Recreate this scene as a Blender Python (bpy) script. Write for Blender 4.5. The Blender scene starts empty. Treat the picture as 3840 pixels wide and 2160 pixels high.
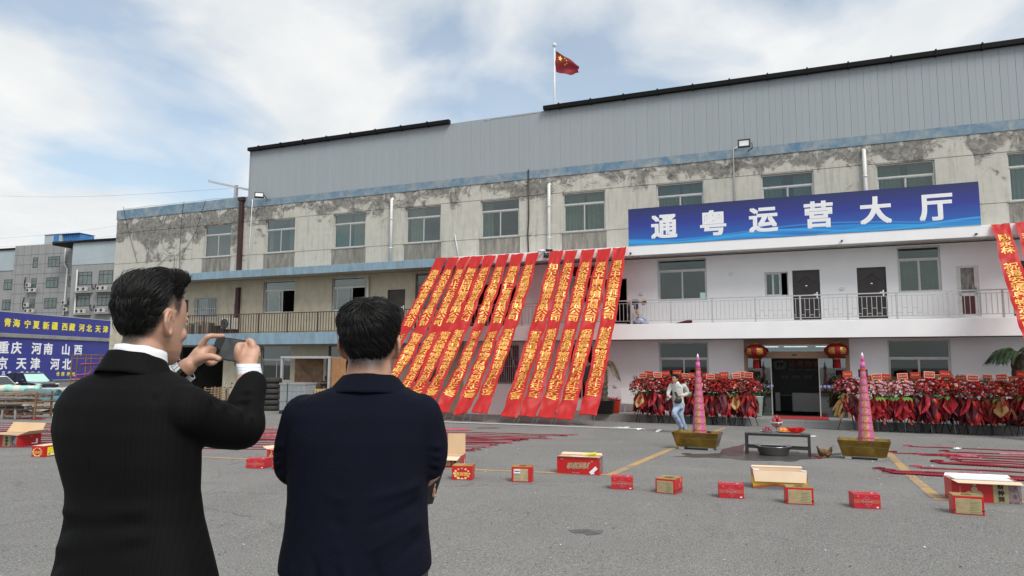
import bpy, bmesh, math, random
from math import sin, cos, pi, radians as R, sqrt, atan2
from mathutils import Vector, Matrix, noise, Euler
random.seed(7)
SC = bpy.context.scene
COL = SC.collection

# ------------------------------------------------------------------ camera
FOC, PITCH, ROLL, YAW, CAMH = 2668.7, R(6.0958), R(-.18637), R(-22.2303), 1.65
cd = bpy.data.cameras.new('camera')
cam = bpy.data.objects.new('camera', cd); COL.objects.link(cam)
cd.sensor_width = 36; cd.lens = 36 * FOC / 3840; cd.clip_start = .05; cd.clip_end = 3000
rt = Vector((cos(ROLL), sin(ROLL) * sin(PITCH), -sin(ROLL) * cos(PITCH)))
up = Vector((sin(ROLL), -cos(ROLL) * sin(PITCH), cos(ROLL) * cos(PITCH)))
fw = Vector((0, cos(PITCH), sin(PITCH)))
cam.matrix_world = Matrix(((rt.x, up.x, -fw.x, 0), (rt.y, up.y, -fw.y, 0), (rt.z, up.z, -fw.z, CAMH), (0, 0, 0, 1)))
SC.camera = cam

# ------------------------------------------------------------------ sky, sun, exposure
SUN_EL, SUN_AZ = R(48), R(150)          # azimuth measured from +Y towards +X: behind the camera, to its right
W = bpy.data.worlds.new('World'); SC.world = W; W.use_nodes = True
nt = W.node_tree; nt.nodes.clear()
def nd(t, nt=nt, **k):
    n = nt.nodes.new(t)
    for a, b in k.items(): setattr(n, a, b)
    return n
sky = nd('ShaderNodeTexSky', sky_type='NISHITA', sun_disc=False, sun_elevation=SUN_EL, sun_rotation=SUN_AZ)
sky.air_density = 1.0; sky.dust_density = 2.0; sky.ozone_density = 1.0
SKYLOC, SKYSC = (5.1, 2.2, 0), 1.9
tc = nd('ShaderNodeTexCoord'); sep = nd('ShaderNodeSeparateXYZ'); nt.links.new(tc.outputs['Generated'], sep.inputs[0])
zz = nd('ShaderNodeMath', operation='MAXIMUM'); zz.inputs[1].default_value = .02; nt.links.new(sep.outputs[2], zz.inputs[0])
za = nd('ShaderNodeMath', operation='ADD'); za.inputs[1].default_value = .18; nt.links.new(zz.outputs[0], za.inputs[0])
dv = []
for k in (0, 1):
    m = nd('ShaderNodeMath', operation='DIVIDE'); nt.links.new(sep.outputs[k], m.inputs[0]); nt.links.new(za.outputs[0], m.inputs[1]); dv.append(m)
cmb = nd('ShaderNodeCombineXYZ'); nt.links.new(dv[0].outputs[0], cmb.inputs[0]); nt.links.new(dv[1].outputs[0], cmb.inputs[1])
mp = nd('ShaderNodeMapping'); mp.inputs['Location'].default_value = SKYLOC; mp.inputs['Rotation'].default_value = (0, 0, .5); mp.inputs['Scale'].default_value = (1.0, .75, 1)
nt.links.new(cmb.outputs[0], mp.inputs[0])
n1 = nd('ShaderNodeTexNoise'); n1.inputs['Scale'].default_value = SKYSC; n1.inputs['Detail'].default_value = 9; n1.inputs['Roughness'].default_value = .48; n1.inputs['Distortion'].default_value = .35
nt.links.new(mp.outputs[0], n1.inputs['Vector'])
cr = nd('ShaderNodeValToRGB'); cr.color_ramp.elements[0].position = .36; cr.color_ramp.elements[1].position = .52
cr.color_ramp.elements[0].color = (.34, .34, .34, 1); cr.color_ramp.elements[1].color = (1, 1, 1, 1)
nt.links.new(n1.outputs['Fac'], cr.inputs[0])
n2 = nd('ShaderNodeTexNoise'); n2.inputs['Scale'].default_value = 3.1; n2.inputs['Detail'].default_value = 8; n2.inputs['Roughness'].default_value = .55
nt.links.new(mp.outputs[0], n2.inputs['Vector'])
cc = nd('ShaderNodeValToRGB'); cc.color_ramp.elements[0].position = .3; cc.color_ramp.elements[1].position = .72
cc.color_ramp.elements[0].color = (5.8, 6.1, 6.3, 1); cc.color_ramp.elements[1].color = (7.35, 7.4, 7.35, 1)
nt.links.new(n2.outputs['Fac'], cc.inputs[0])
sm = nd('ShaderNodeMix', data_type='RGBA', blend_type='MULTIPLY'); sm.inputs[0].default_value = 1
nt.links.new(sky.outputs[0], sm.inputs[6]); sm.inputs[7].default_value = (1.28, 1.40, 1.34, 1)
mx = nd('ShaderNodeMix', data_type='RGBA'); nt.links.new(cr.outputs[0], mx.inputs[0]); nt.links.new(sm.outputs[2], mx.inputs[6]); nt.links.new(cc.outputs[0], mx.inputs[7])
lo_ = nd('ShaderNodeMapRange'); lo_.inputs[1].default_value = 0; lo_.inputs[2].default_value = .06; nt.links.new(sep.outputs[2], lo_.inputs[0])
mz = nd('ShaderNodeMix', data_type='RGBA'); mz.inputs[6].default_value = (6.6, 6.9, 7.0, 1); nt.links.new(lo_.outputs[0], mz.inputs[0]); nt.links.new(mx.outputs[2], mz.inputs[7]); mx = mz
bg = nd('ShaderNodeBackground'); bg.inputs[1].default_value = .1; nt.links.new(mx.outputs[2], bg.inputs[0])
wo = nd('ShaderNodeOutputWorld'); nt.links.new(bg.outputs[0], wo.inputs[0])
sl = bpy.data.lights.new('sun', 'SUN'); sun = bpy.data.objects.new('sun', sl); COL.objects.link(sun)
sl.energy = 2.3; sl.angle = R(28); sl.color = (1, .96, .9)
sd = Vector((sin(SUN_AZ) * cos(SUN_EL), cos(SUN_AZ) * cos(SUN_EL), sin(SUN_EL)))
sun.rotation_euler = sd.to_track_quat('Z', 'Y').to_euler(); sun.location = (0, -20, 40)
SC.view_settings.view_transform = 'Standard'; SC.view_settings.look = 'None'; SC.view_settings.exposure = 0.4; SC.view_settings.gamma = 1
SC.view_settings.use_curve_mapping = False
SC.render.engine = 'CYCLES'
SC.cycles.use_denoising = True; SC.cycles.max_bounces = 8; SC.cycles.transparent_max_bounces = 12
SC.cycles.caustics_reflective = False; SC.cycles.caustics_refractive = False

# ------------------------------------------------------------------ survey: photo pixels (3840 wide) to metres
UV = Vector((cos(YAW), sin(YAW), 0)); NV = Vector((sin(YAW), -cos(YAW), 0))
def ray(px, py):
    return fw + rt * ((px - 1920) / FOC) - up * ((py - 1080) / FOC)
CAM = Vector((0, 0, CAMH))
_r = ray(2981, 1365); ORG = Vector((_r.x / _r.y * 28, 28, 0)); FD = -ORG.dot(NV)
def F(px, py, off=0.0):                 # a pixel on the facade plane (off metres in front of the wall) -> along, height
    r = ray(px, py); k = (FD - off) / -r.dot(NV); p = CAM + r * k
    return (p - ORG).dot(UV), p.z
def FW(t, off, z): return ORG + UV * t + NV * off + Vector((0, 0, z))   # facade metres -> world
GA, GS = .00077, FD - 1.2
def gz(x, y):
    s = -(x * NV.x + y * NV.y); s = max(0, min(s, GS)); return -GA * s * s
def G(px, py):                          # a pixel on the ground -> world
    r = ray(px, py); z = 0
    for _ in range(40):
        k = (z - CAMH) / r.z; z = gz(r.x * k, r.y * k)
    return Vector((r.x * k, r.y * k, z))
def WP(px, py, d):                      # a pixel at forward distance d
    r = ray(px, py); return CAM + r * (d / r.y)
DS = 3840 / 2576

# ------------------------------------------------------------------ object helpers
def tag(o, label=None, cat=None, group=None, kind=None):
    if label: o['label'] = label
    if cat: o['category'] = cat
    if group: o['group'] = group
    if kind: o['kind'] = kind
    return o
def thing(name, label, cat, loc=(0, 0, 0), rz=0.0, group=None):
    o = bpy.data.objects.new(name, None); COL.objects.link(o); o.empty_display_size = .1
    o.location = loc; o.rotation_euler = (0, 0, rz)
    return tag(o, label, cat, group)
def fthing(name, label, cat, t, off, z, group=None):
    return thing(name, label, cat, FW(t, off, z), YAW, group)
def link(name, me, parent=None, mats=None):
    o = bpy.data.objects.new(name, me); COL.objects.link(o)
    if parent: o.parent = parent
    if mats is not None and not me.materials:
        for m in (mats if isinstance(mats, (list, tuple)) else [mats]): me.materials.append(m)
    return o
def copy_tree(o, parent=None):
    c = o.copy(); COL.objects.link(c)
    if parent: c.parent = parent
    for ch in list(o.children): copy_tree(ch, c)
    return c

class MB:
    def __init__(s): s.v = []; s.f = []; s.m = []; s.cur = 0; s.T = None
    def add(s, vs, fs):
        b = len(s.v)
        s.v += [tuple(s.T @ Vector(v)) if s.T else tuple(v) for v in vs]
        for f in fs: s.f.append([i + b for i in f]); s.m.append(s.cur)
        return s
    def mat(s, k): s.cur = k; return s
    def box(s, x0, x1, y0, y1, z0, z1):
        v = [(x, y, z) for z in (z0, z1) for y in (y0, y1) for x in (x0, x1)]
        return s.add(v, [(0, 2, 3, 1), (4, 5, 7, 6), (0, 1, 5, 4), (2, 6, 7, 3), (0, 4, 6, 2), (1, 3, 7, 5)])
    def cbox(s, c, d): return s.box(c[0] - d[0] / 2, c[0] + d[0] / 2, c[1] - d[1] / 2, c[1] + d[1] / 2, c[2] - d[2] / 2, c[2] + d[2] / 2)
    def quad(s, a, b, c, d): return s.add([a, b, c, d], [(0, 1, 2, 3)])
    def beam(s, a, b, w, h=None):        # a square bar from a to b
        a = Vector(a); b = Vector(b); h = h or w; d = (b - a).normalized()
        x = d.cross(Vector((0, 0, 1)));  x = x.normalized() if x.length > .01 else Vector((1, 0, 0)); y = d.cross(x)
        v = [p + x * (w / 2) * i + y * (h / 2) * j for p in (a, b) for i, j in ((-1, -1), (1, -1), (1, 1), (-1, 1))]
        return s.add(v, [(0, 1, 2, 3), (7, 6, 5, 4), (0, 4, 5, 1), (1, 5, 6, 2), (2, 6, 7, 3), (3, 7, 4, 0)])
    def tube(s, pts, r, n=8, caps=True):
        pts = [Vector(p) for p in pts]; rs = r if isinstance(r, (list, tuple)) else [r] * len(pts)
        vs = []; px = None
        for i, p in enumerate(pts):
            d = (pts[min(i + 1, len(pts) - 1)] - pts[max(i - 1, 0)]).normalized()
            if px is None:
                px = d.cross(Vector((0, 0, 1))); px = px.normalized() if px.length > .05 else Vector((1, 0, 0))
            px = (px - d * px.dot(d)).normalized(); py = d.cross(px)
            for k in range(n):
                a = 2 * pi * k / n; vs.append(p + (px * cos(a) + py * sin(a)) * rs[i])
        fs = [(i * n + k, i * n + (k + 1) % n, (i + 1) * n + (k + 1) % n, (i + 1) * n + k) for i in range(len(pts) - 1) for k in range(n)]
        if caps: fs += [tuple(range(n - 1, -1, -1)), tuple(range((len(pts) - 1) * n, len(pts) * n))]
        return s.add(vs, fs)
    def lathe(s, prof, n=16, c=(0, 0, 0), caps=False):
        vs = [(c[0] + r * cos(2 * pi * k / n), c[1] + r * sin(2 * pi * k / n), c[2] + z) for r, z in prof for k in range(n)]
        fs = [(i * n + k, i * n + (k + 1) % n, (i + 1) * n + (k + 1) % n, (i + 1) * n + k) for i in range(len(prof) - 1) for k in range(n)]
        if caps: fs += [tuple(range(n - 1, -1, -1)), tuple(range((len(prof) - 1) * n, len(prof) * n))]
        return s.add(vs, fs)
    def loft(s, rings, n=20, p=2.0):      # rings: (centre, half-axis vector a, half-axis vector b[, power])
        vs = []
        for rg in rings:
            c, a, b = Vector(rg[0]), Vector(rg[1]), Vector(rg[2]); pw = rg[3] if len(rg) > 3 else p
            for k in range(n):
                th = 2 * pi * k / n; co, si = cos(th), sin(th)
                vs.append(c + a * (abs(co) ** (2 / pw) * (1 if co >= 0 else -1)) + b * (abs(si) ** (2 / pw) * (1 if si >= 0 else -1)))
        L = len(rings)
        fs = [(i * n + k, i * n + (k + 1) % n, (i + 1) * n + (k + 1) % n, (i + 1) * n + k) for i in range(L - 1) for k in range(n)]
        fs += [tuple(range(n - 1, -1, -1)), tuple(range((L - 1) * n, L * n))]
        return s.add(vs, fs)
    def ball(s, c, r, n=10, m=7):
        r = r if isinstance(r, (tuple, list)) else (r, r, r)
        vs = [(c[0], c[1], c[2] - r[2])]
        for i in range(1, m):
            a = -pi / 2 + pi * i / m
            vs += [(c[0] + r[0] * cos(a) * cos(2 * pi * k / n), c[1] + r[1] * cos(a) * sin(2 * pi * k / n), c[2] + r[2] * sin(a)) for k in range(n)]
        vs.append((c[0], c[1], c[2] + r[2])); e = len(vs) - 1
        fs = [(0, 1 + (k + 1) % n, 1 + k) for k in range(n)]
        fs += [(1 + i * n + k, 1 + i * n + (k + 1) % n, 1 + (i + 1) * n + (k + 1) % n, 1 + (i + 1) * n + k) for i in range(m - 2) for k in range(n)]
        fs += [(e, 1 + (m - 2) * n + k, 1 + (m - 2) * n + (k + 1) % n) for k in range(n)]
        return s.add(vs, fs)
    def mesh(s, name='mesh', mats=None, smooth=False):
        me = bpy.data.meshes.new(name); me.from_pydata(s.v, [], s.f)
        for m in (mats if isinstance(mats, (list, tuple)) else [mats] if mats else []): me.materials.append(m)
        me.polygons.foreach_set('material_index', s.m)
        if smooth: me.polygons.foreach_set('use_smooth', [True] * len(s.f))
        me.update(); return me
    def build(s, name, mats, parent=None, smooth=False, loc=None, bevel=0):
        o = link(name, s.mesh(name, mats, smooth), parent)
        if loc is not None: o.location = loc
        if bevel:
            md = o.modifiers.new('bevel', 'BEVEL'); md.width = bevel; md.segments = 2; md.limit_method = 'ANGLE'; md.angle_limit = R(40)
        return o
def set_smooth_angle(me, ang=40):
    me.polygons.foreach_set('use_smooth', [True] * len(me.polygons))
    bm = bmesh.new(); bm.from_mesh(me)
    for e in bm.edges:
        if len(e.link_faces) == 2 and e.calc_face_angle(0) > R(ang): e.smooth = False
    bm.to_mesh(me); bm.free()
def remeshed(mb, voxel, smooth=4, name='body', mats=None):   # one continuous skin round overlapping volumes
    me = mb.mesh('tmp'); o = bpy.data.objects.new('tmp', me); COL.objects.link(o)
    md = o.modifiers.new('r', 'REMESH'); md.mode = 'VOXEL'; md.voxel_size = voxel; md.use_smooth_shade = True
    if smooth:
        m2 = o.modifiers.new('s', 'SMOOTH'); m2.factor = .5; m2.iterations = smooth
    dg = bpy.context.evaluated_depsgraph_get(); dg.update()
    out = bpy.data.meshes.new_from_object(o.evaluated_get(dg)); out.name = name
    bpy.data.objects.remove(o); bpy.data.meshes.remove(me)
    out.materials.clear()
    for m in (mats if isinstance(mats, (list, tuple)) else [mats] if mats else []): out.materials.append(m)
    out.polygons.foreach_set('use_smooth', [True] * len(out.polygons))
    return out

# glyphs (the font that ships with Blender)
_tc = bpy.data.curves.new('glyph', 'FONT'); _to = bpy.data.objects.new('glyph', _tc); COL.objects.link(_to)
_gc = {}
def glyph(ch, bold=.022, res=3, bx=None):
    k = (ch, bold, res, bx); bx = bold if bx is None else bx
    if k not in _gc:
        _tc.body = ch; _tc.offset = 0; _tc.resolution_u = res
        me = bpy.data.meshes.new_from_object(_to)
        v0 = [v.co.xy.copy() for v in me.vertices]; f0 = [list(p.vertices) for p in me.polygons]
        bpy.data.meshes.remove(me); vs, fs = [], []
        # emboldened by a few shifted copies, each a hair above the last
        for q, (dx, dy) in enumerate(((-bx, -bold * .7), (bx, -bold * .7), (-bx, bold * .7), (bx, bold * .7)) if bold > .004 else ((0, 0),)):
            b = len(vs); vs += [Vector((v.x + dx, v.y + dy)) for v in v0]; fs += [[i + b for i in f] for f in f0]
        _gc[k] = (vs, fs, len(v0))
    return _gc[k]
def text(mb, body, size, fn, bold=.022, adv=1.0, sx=1.0, vertical=False, res=3, bx=None):
    """lay the characters of body out through fn(x, y) -> point; centred about 0 along the run and across it"""
    wide = [(.62 if (ord(c) < 256 and c != ' ') else (.5 if c == ' ' else 1.0)) for c in body]
    tot = sum(wide) * adv * size; pos = -tot / 2
    for c, w in zip(body, wide):
        a = w * adv * size
        if c != ' ':
            vs, fs, nv = glyph(c, bold, res, bx)
            gx = .5 if w == 1.0 else .29
            if vertical: P = [Vector(fn((v.x - gx) * size * sx, -(pos + a / 2) + (v.y - .38) * size)) for v in vs]
            else: P = [Vector(fn(pos + a / 2 + (v.x - gx) * size * sx, (v.y - .36) * size)) for v in vs]
            if len(vs) > nv:
                f = fs[0]; nrm = (P[f[1]] - P[f[0]]).cross(P[f[2]] - P[f[0]])
                f2 = max((g_ for g_ in fs[:40]), key=lambda g_: (P[g_[1]] - P[g_[0]]).cross(P[g_[2]] - P[g_[0]]).length)
                nrm = (P[f2[1]] - P[f2[0]]).cross(P[f2[2]] - P[f2[0]]).normalized()
                P = [p_ + nrm * (.0012 * (q_ // nv)) for q_, p_ in enumerate(P)]
            mb.add(P, fs)
        pos += a
    return mb
# ------------------------------------------------------------------ materials
def newmat(name):
    m = bpy.data.materials.new(name); m.use_nodes = True
    n = m.node_tree; b = n.nodes['Principled BSDF']; return m, n, b
def c4(c): return (c[0], c[1], c[2], 1)
def mat(name, c1, c2=None, rough=.6, metal=0, scale=4, detail=6, lo=.35, hi=.65, bump=0, bscale=40, spec=.5, coat=0, rnd=0, stretch=(1, 1, 1), sheen=0, dist=0, r2=None):
    m, n, b = newmat(name)
    b.inputs['Roughness'].default_value = rough; b.inputs['Metallic'].default_value = metal
    b.inputs['Specular IOR Level'].default_value = spec; b.inputs['Coat Weight'].default_value = coat
    if sheen: b.inputs['Sheen Weight'].default_value = sheen
    c2 = c2 or tuple(x * .78 for x in c1)
    tc = nd('ShaderNodeTexCoord', n); mp = nd('ShaderNodeMapping', n); mp.inputs['Scale'].default_value = stretch
    n.links.new(tc.outputs['Object'], mp.inputs[0])
    no = nd('ShaderNodeTexNoise', n); no.inputs['Scale'].default_value = scale; no.inputs['Detail'].default_value = detail; no.inputs['Roughness'].default_value = .6; no.inputs['Distortion'].default_value = dist
    n.links.new(mp.outputs[0], no.inputs['Vector'])
    cr = nd('ShaderNodeValToRGB', n); cr.color_ramp.elements[0].position = lo; cr.color_ramp.elements[1].position = hi
    cr.color_ramp.elements[0].color = c4(c2); cr.color_ramp.elements[1].color = c4(c1)
    n.links.new(no.outputs['Fac'], cr.inputs[0]); out = cr.outputs[0]
    if rnd:
        oi = nd('ShaderNodeObjectInfo', n); mr = nd('ShaderNodeMapRange', n); mr.inputs[3].default_value = 1 - rnd; mr.inputs[4].default_value = 1 + rnd
        n.links.new(oi.outputs['Random'], mr.inputs[0])
        mu = nd('ShaderNodeMix', n, data_type='RGBA', blend_type='MULTIPLY'); mu.inputs[0].default_value = 1
        n.links.new(out, mu.inputs[6]); n.links.new(mr.outputs[0], mu.inputs[7]); out = mu.outputs[2]
    n.links.new(out, b.inputs['Base Color'])
    if r2 is not None:
        mr = nd('ShaderNodeMapRange', n); mr.inputs[3].default_value = r2; mr.inputs[4].default_value = rough
        n.links.new(no.outputs['Fac'], mr.inputs[0]); n.links.new(mr.outputs[0], b.inputs['Roughness'])
    if bump:
        nb = nd('ShaderNodeTexNoise', n); nb.inputs['Scale'].default_value = bscale; nb.inputs['Detail'].default_value = 4
        n.links.new(mp.outputs[0], nb.inputs['Vector'])
        bp = nd('ShaderNodeBump', n); bp.inputs['Strength'].default_value = bump; bp.inputs['Distance'].default_value = .02
        n.links.new(nb.outputs['Fac'], bp.inputs['Height']); n.links.new(bp.outputs[0], b.inputs['Normal'])
    return m
def M(n, op, a, b=None, c=None):
    x = nd('ShaderNodeMath', n, operation=op)
    for i, v in enumerate((a, b, c)):
        if v is None: continue
        if isinstance(v, (int, float)): x.inputs[i].default_value = v
        else: n.links.new(v, x.inputs[i])
    return x.outputs[0]
def mixc(n, fac, a, b, bt='MIX'):
    x = nd('ShaderNodeMix', n, data_type='RGBA', blend_type=bt)
    for i, v in ((0, fac), (6, a), (7, b)):
        if isinstance(v, (int, float)): x.inputs[i].default_value = v
        elif isinstance(v, tuple): x.inputs[i].default_value = c4(v)
        else: n.links.new(v, x.inputs[i])
    return x.outputs[2]
def rng(n, v, a, b, c=0., d=1., smooth=False):
    x = nd('ShaderNodeMapRange', n); x.clamp = True
    if smooth: x.interpolation_type = 'SMOOTHSTEP'
    n.links.new(v, x.inputs[0])
    for i, q in ((1, a), (2, b), (3, c), (4, d)): x.inputs[i].default_value = q
    return x.outputs[0]
def nz(n, vec, scale, detail=6, rough=.6, dist=0):
    x = nd('ShaderNodeTexNoise', n); x.inputs['Scale'].default_value = scale; x.inputs['Detail'].default_value = detail
    x.inputs['Roughness'].default_value = rough; x.inputs['Distortion'].default_value = dist
    n.links.new(vec, x.inputs['Vector']); return x.outputs['Fac']
def mapped(n, scale=(1, 1, 1), loc=(0, 0, 0), rot=(0, 0, 0), src='Object'):
    tc = nd('ShaderNodeTexCoord', n); mp = nd('ShaderNodeMapping', n)
    mp.inputs['Scale'].default_value = scale; mp.inputs['Location'].default_value = loc; mp.inputs['Rotation'].default_value = rot
    n.links.new(tc.outputs[src], mp.inputs[0]); return mp.outputs[0]
def bump_in(n, b, h, strength=.3, dist=.02):
    bp = nd('ShaderNodeBump', n); bp.inputs['Strength'].default_value = strength; bp.inputs['Distance'].default_value = dist
    n.links.new(h, bp.inputs['Height']); n.links.new(bp.outputs[0], b.inputs['Normal'])
def glass(name, tint, refl=.10, rough=.02):
    m, n, b = newmat(name); n.nodes.remove(b)
    t = nd('ShaderNodeBsdfTransparent', n); t.inputs[0].default_value = c4(tint)
    g = nd('ShaderNodeBsdfGlossy', n); g.inputs[0].default_value = (.9, .95, .95, 1); g.inputs['Roughness'].default_value = rough
    lw = nd('ShaderNodeLayerWeight', n); lw.inputs[0].default_value = .35
    f = M(n, 'MULTIPLY_ADD', lw.outputs['Facing'], .38, refl)
    mx = nd('ShaderNodeMixShader', n); n.links.new(f, mx.inputs[0]); n.links.new(t.outputs[0], mx.inputs[1]); n.links.new(g.outputs[0], mx.inputs[2])
    n.links.new(mx.outputs[0], n.nodes['Material Output'].inputs[0]); return m
def emit(name, col, s):
    m, n, b = newmat(name); b.inputs['Base Color'].default_value = c4(col); b.inputs['Emission Color'].default_value = c4(col); b.inputs['Emission Strength'].default_value = s; return m

def plaster_old(name, base, left_heavy):
    m, n, b = newmat(name); b.inputs['Roughness'].default_value = .85
    v = mapped(n); sx = nd('ShaderNodeSeparateXYZ', n); n.links.new(v, sx.inputs[0]); X, Z = sx.outputs[0], sx.outputs[2]
    streak = nz(n, mapped(n, (5, 5, .5)), 1.2, 6)
    big = nz(n, v, .55, 8, .62, .6); fine = nz(n, v, 2.6, 10, .7, .4)
    col = mixc(n, rng(n, fine, .35, .7), tuple(x * .86 for x in base), base)
    col = mixc(n, M(n, 'MULTIPLY', rng(n, streak, .50, .72), .65), col, tuple(x * .55 for x in base))
    top = rng(n, Z, 8.8, 10.1, -.15, .15)
    lf = rng(n, X, -28.2, -27.4, 1, 0)
    lft = M(n, 'MULTIPLY', M(n, 'MULTIPLY', lf, rng(n, Z, 6.6, 8.6, .02, .20)), 1.0 if left_heavy else 0.)
    pres = rng(n, nz(n, mapped(n, (.32, .32, .32)), 1.0, 3), .36, .64, -.13, .10); rough_ = nz(n, v, 1.25, 12, .74, .9)
    mask = M(n, 'ADD', M(n, 'ADD', M(n, 'MULTIPLY', big, .3), M(n, 'MULTIPLY', rough_, .72)), M(n, 'ADD', M(n, 'ADD', top, lft), pres))
    edge = rng(n, mask, .488, .55)
    dark = mixc(n, rng(n, nz(n, v, 4.5, 10, .75, .6), .36, .64), (.055, .052, .047), (.30, .285, .26))
    col = mixc(n, M(n, 'MULTIPLY', edge, .92), col, dark)
    chalk = rng(n, M(n, 'ADD', nz(n, v, 1.7, 9, .7, 1.2), top), .66, .70)
    col = mixc(n, M(n, 'MULTIPLY', chalk, .6), col, (.62, .60, .56))
    n.links.new(col, b.inputs['Base Color'])
    bump_in(n, b, M(n, 'SUBTRACT', fine, M(n, 'MULTIPLY', edge, .8)), .35, .02)
    return m
def weathered(name, base, dirt, amt=.5, scale=1.6, vstretch=.35, rough=.75, sharp=.12):
    m, n, b = newmat(name); b.inputs['Roughness'].default_value = rough
    s = nz(n, mapped(n, (2.2, 2.2, vstretch * 2.2)), scale, 9, .68, .5); f = nz(n, mapped(n), scale * 5, 8, .7)
    k = M(n, 'ADD', M(n, 'MULTIPLY', s, .75), M(n, 'MULTIPLY', f, .25))
    e = rng(n, k, .5 + (.5 - amt) * .3 - sharp, .5 + (.5 - amt) * .3 + sharp)
    n.links.new(mixc(n, e, mixc(n, f, tuple(x * .85 for x in base), base), mixc(n, f, dirt, tuple(x * 1.6 for x in dirt))), b.inputs['Base Color'])
    bump_in(n, b, k, .25, .015); return m
def stripes(name, base, line, period, axis=0, width=.12, rough=.75, amount=1., src='Object', bump=.15, bscale=300, sheen=0, warp=0., spec=.3):
    m, n, b = newmat(name); b.inputs['Roughness'].default_value = rough; b.inputs['Specular IOR Level'].default_value = spec
    if sheen: b.inputs['Sheen Weight'].default_value = sheen; b.inputs['Sheen Roughness'].default_value = .5
    v = mapped(n, src=src); sx = nd('ShaderNodeSeparateXYZ', n); n.links.new(v, sx.inputs[0])
    fr = M(n, 'FRACT', M(n, 'DIVIDE', sx.outputs[axis], period))
    f = M(n, 'MULTIPLY', rng(n, M(n, 'ABSOLUTE', M(n, 'SUBTRACT', fr, .5)), width, width + .12, 1, 0), amount)
    n.links.new(mixc(n, f, base, line), b.inputs['Base Color'])
    bump_in(n, b, nz(n, v, bscale, 2), bump, .002); return m

MT = dict(
    cream=plaster_old('old_cream_plaster', (.52, .505, .45), True),
    spandrel=weathered('stained_spandrel', (.33, .31, .27), (.10, .095, .085), .55, 2.2, .18),
    cream2=weathered('yellowed_plaster', (.52, .47, .36), (.27, .23, .17), .26, 1.1, .6),
    bluepaint=weathered('worn_blue_paint', (.24, .37, .48), (.13, .16, .17), .36, 1.3, .25),
    bluestripe=weathered('faded_blue_stripe', (.10, .205, .315), (.22, .245, .25), .46, .7, .9),
    white=mat('fresh_white_paint', (.83, .825, .84), (.79, .785, .80), .7, scale=1.2, bump=.08, bscale=60),
    concrete=mat('grey_concrete', (.26, .26, .25), (.19, .19, .185), .85, scale=2, bump=.3, bscale=60),
    clad=mat('blue_grey_cladding', (.315, .348, .375), (.285, .318, .343), .55, metal=.0, scale=.5, stretch=(1, 1, .12), rnd=.012, spec=.4),
    gutter=mat('black_gutter', (.007, .007, .008), rough=.6, spec=.15),
    alu=mat('pale_aluminium', (.56, .56, .54), (.47, .47, .45), .4, metal=.3, scale=8),
    bronze=mat('bronze_aluminium', (.20, .19, .17), rough=.4, metal=.4),
    whitealu=mat('white_window_frame', (.72, .72, .70), rough=.4),
    glass=glass('greenish_glass', (.58, .66, .63), .07), glass2=glass('dark_glass', (.28, .33, .33), .06), glassc=glass('clear_door_glass', (.62, .68, .68), .14),
    curtain=mat('pale_green_curtain', (.46, .51, .47), (.36, .41, .38), .9, scale=3, stretch=(6, 1, 1)),
    curtain2=mat('grey_curtain', (.44, .46, .42), (.36, .38, .35), .9, scale=3, stretch=(6, 1, 1)),
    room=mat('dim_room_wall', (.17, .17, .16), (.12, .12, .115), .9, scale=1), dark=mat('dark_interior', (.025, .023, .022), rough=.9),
    steel_d=mat('rusty_dark_steel', (.040, .032, .027), (.075, .042, .025), .7, scale=9), steel_l=mat('galvanised_rail', (.50, .50, .51), (.42, .42, .43), .45, metal=.4, scale=6),
    maroon=mat('maroon_downpipe', (.030, .010, .010), (.05, .018, .016), .6, scale=3), pvc=mat('white_pvc_pipe', (.70, .70, .70), (.6, .6, .59), .45, scale=3),
    doorbrown=mat('dark_brown_door', (.035, .026, .024), (.028, .021, .02), .4, scale=3), doorgrey=mat('weathered_dark_door', (.065, .055, .05), (.045, .04, .036), .7, scale=3),
    black=mat('black_plastic', (.02, .02, .02), rough=.45), blackm=mat('black_painted_steel', (.014, .014, .016), (.03, .028, .028), .5, scale=8), grey=mat('grey_plastic', (.3, .3, .3), rough=.5), chrome=mat('polished_steel', (.75, .75, .75), (.68, .68, .68), .18, metal=1, scale=12),
    tan=mat('tan_door_frame', (.36, .22, .14), (.30, .18, .115), .5, scale=6, stretch=(1, 1, 6)),
    lampface=mat('lamp_lens', (.72, .74, .74), rough=.2),
    gold=mat('gold_foil_lettering', (.92, .52, .13), (.84, .42, .08), .38, metal=.15, scale=30, spec=.6), redcloth=None,
    wood=mat('weathered_wood', (.30, .21, .13), (.19, .13, .08), .8, scale=4, stretch=(1, 1, 1), bump=.2), cardboard=mat('cardboard', (.62, .43, .26), (.57, .39, .23), .85, scale=3, bump=.05),
    rust=mat('rusty_steel', (.23, .12, .065), (.12, .065, .04), .8, scale=6, bump=.2), tyre=mat('tyre_rubber', (.022, .022, .022), (.035, .034, .033), .8, scale=9),
    granite=mat('grey_granite_step', (.30, .30, .30), (.22, .22, .22), .6, scale=60, detail=3), ropeg=mat('green_rope', (.05, .12, .09), rough=.8),
    leaf=mat('dark_leaf', (.035, .075, .025), (.02, .05, .018), .5, scale=10), leafl=mat('bright_leaf', (.12, .28, .05), (.07, .19, .03), .45, scale=12),
    text_white=mat('white_print', (.80, .81, .84), (.77, .78, .81), .5), text_yellow=mat('yellow_print', (.86, .74, .05), (.82, .7, .04), .5),
    signblue=mat('blue_sign_print', (.030, .035, .235), (.025, .03, .21), .5, scale=1),
)
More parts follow.
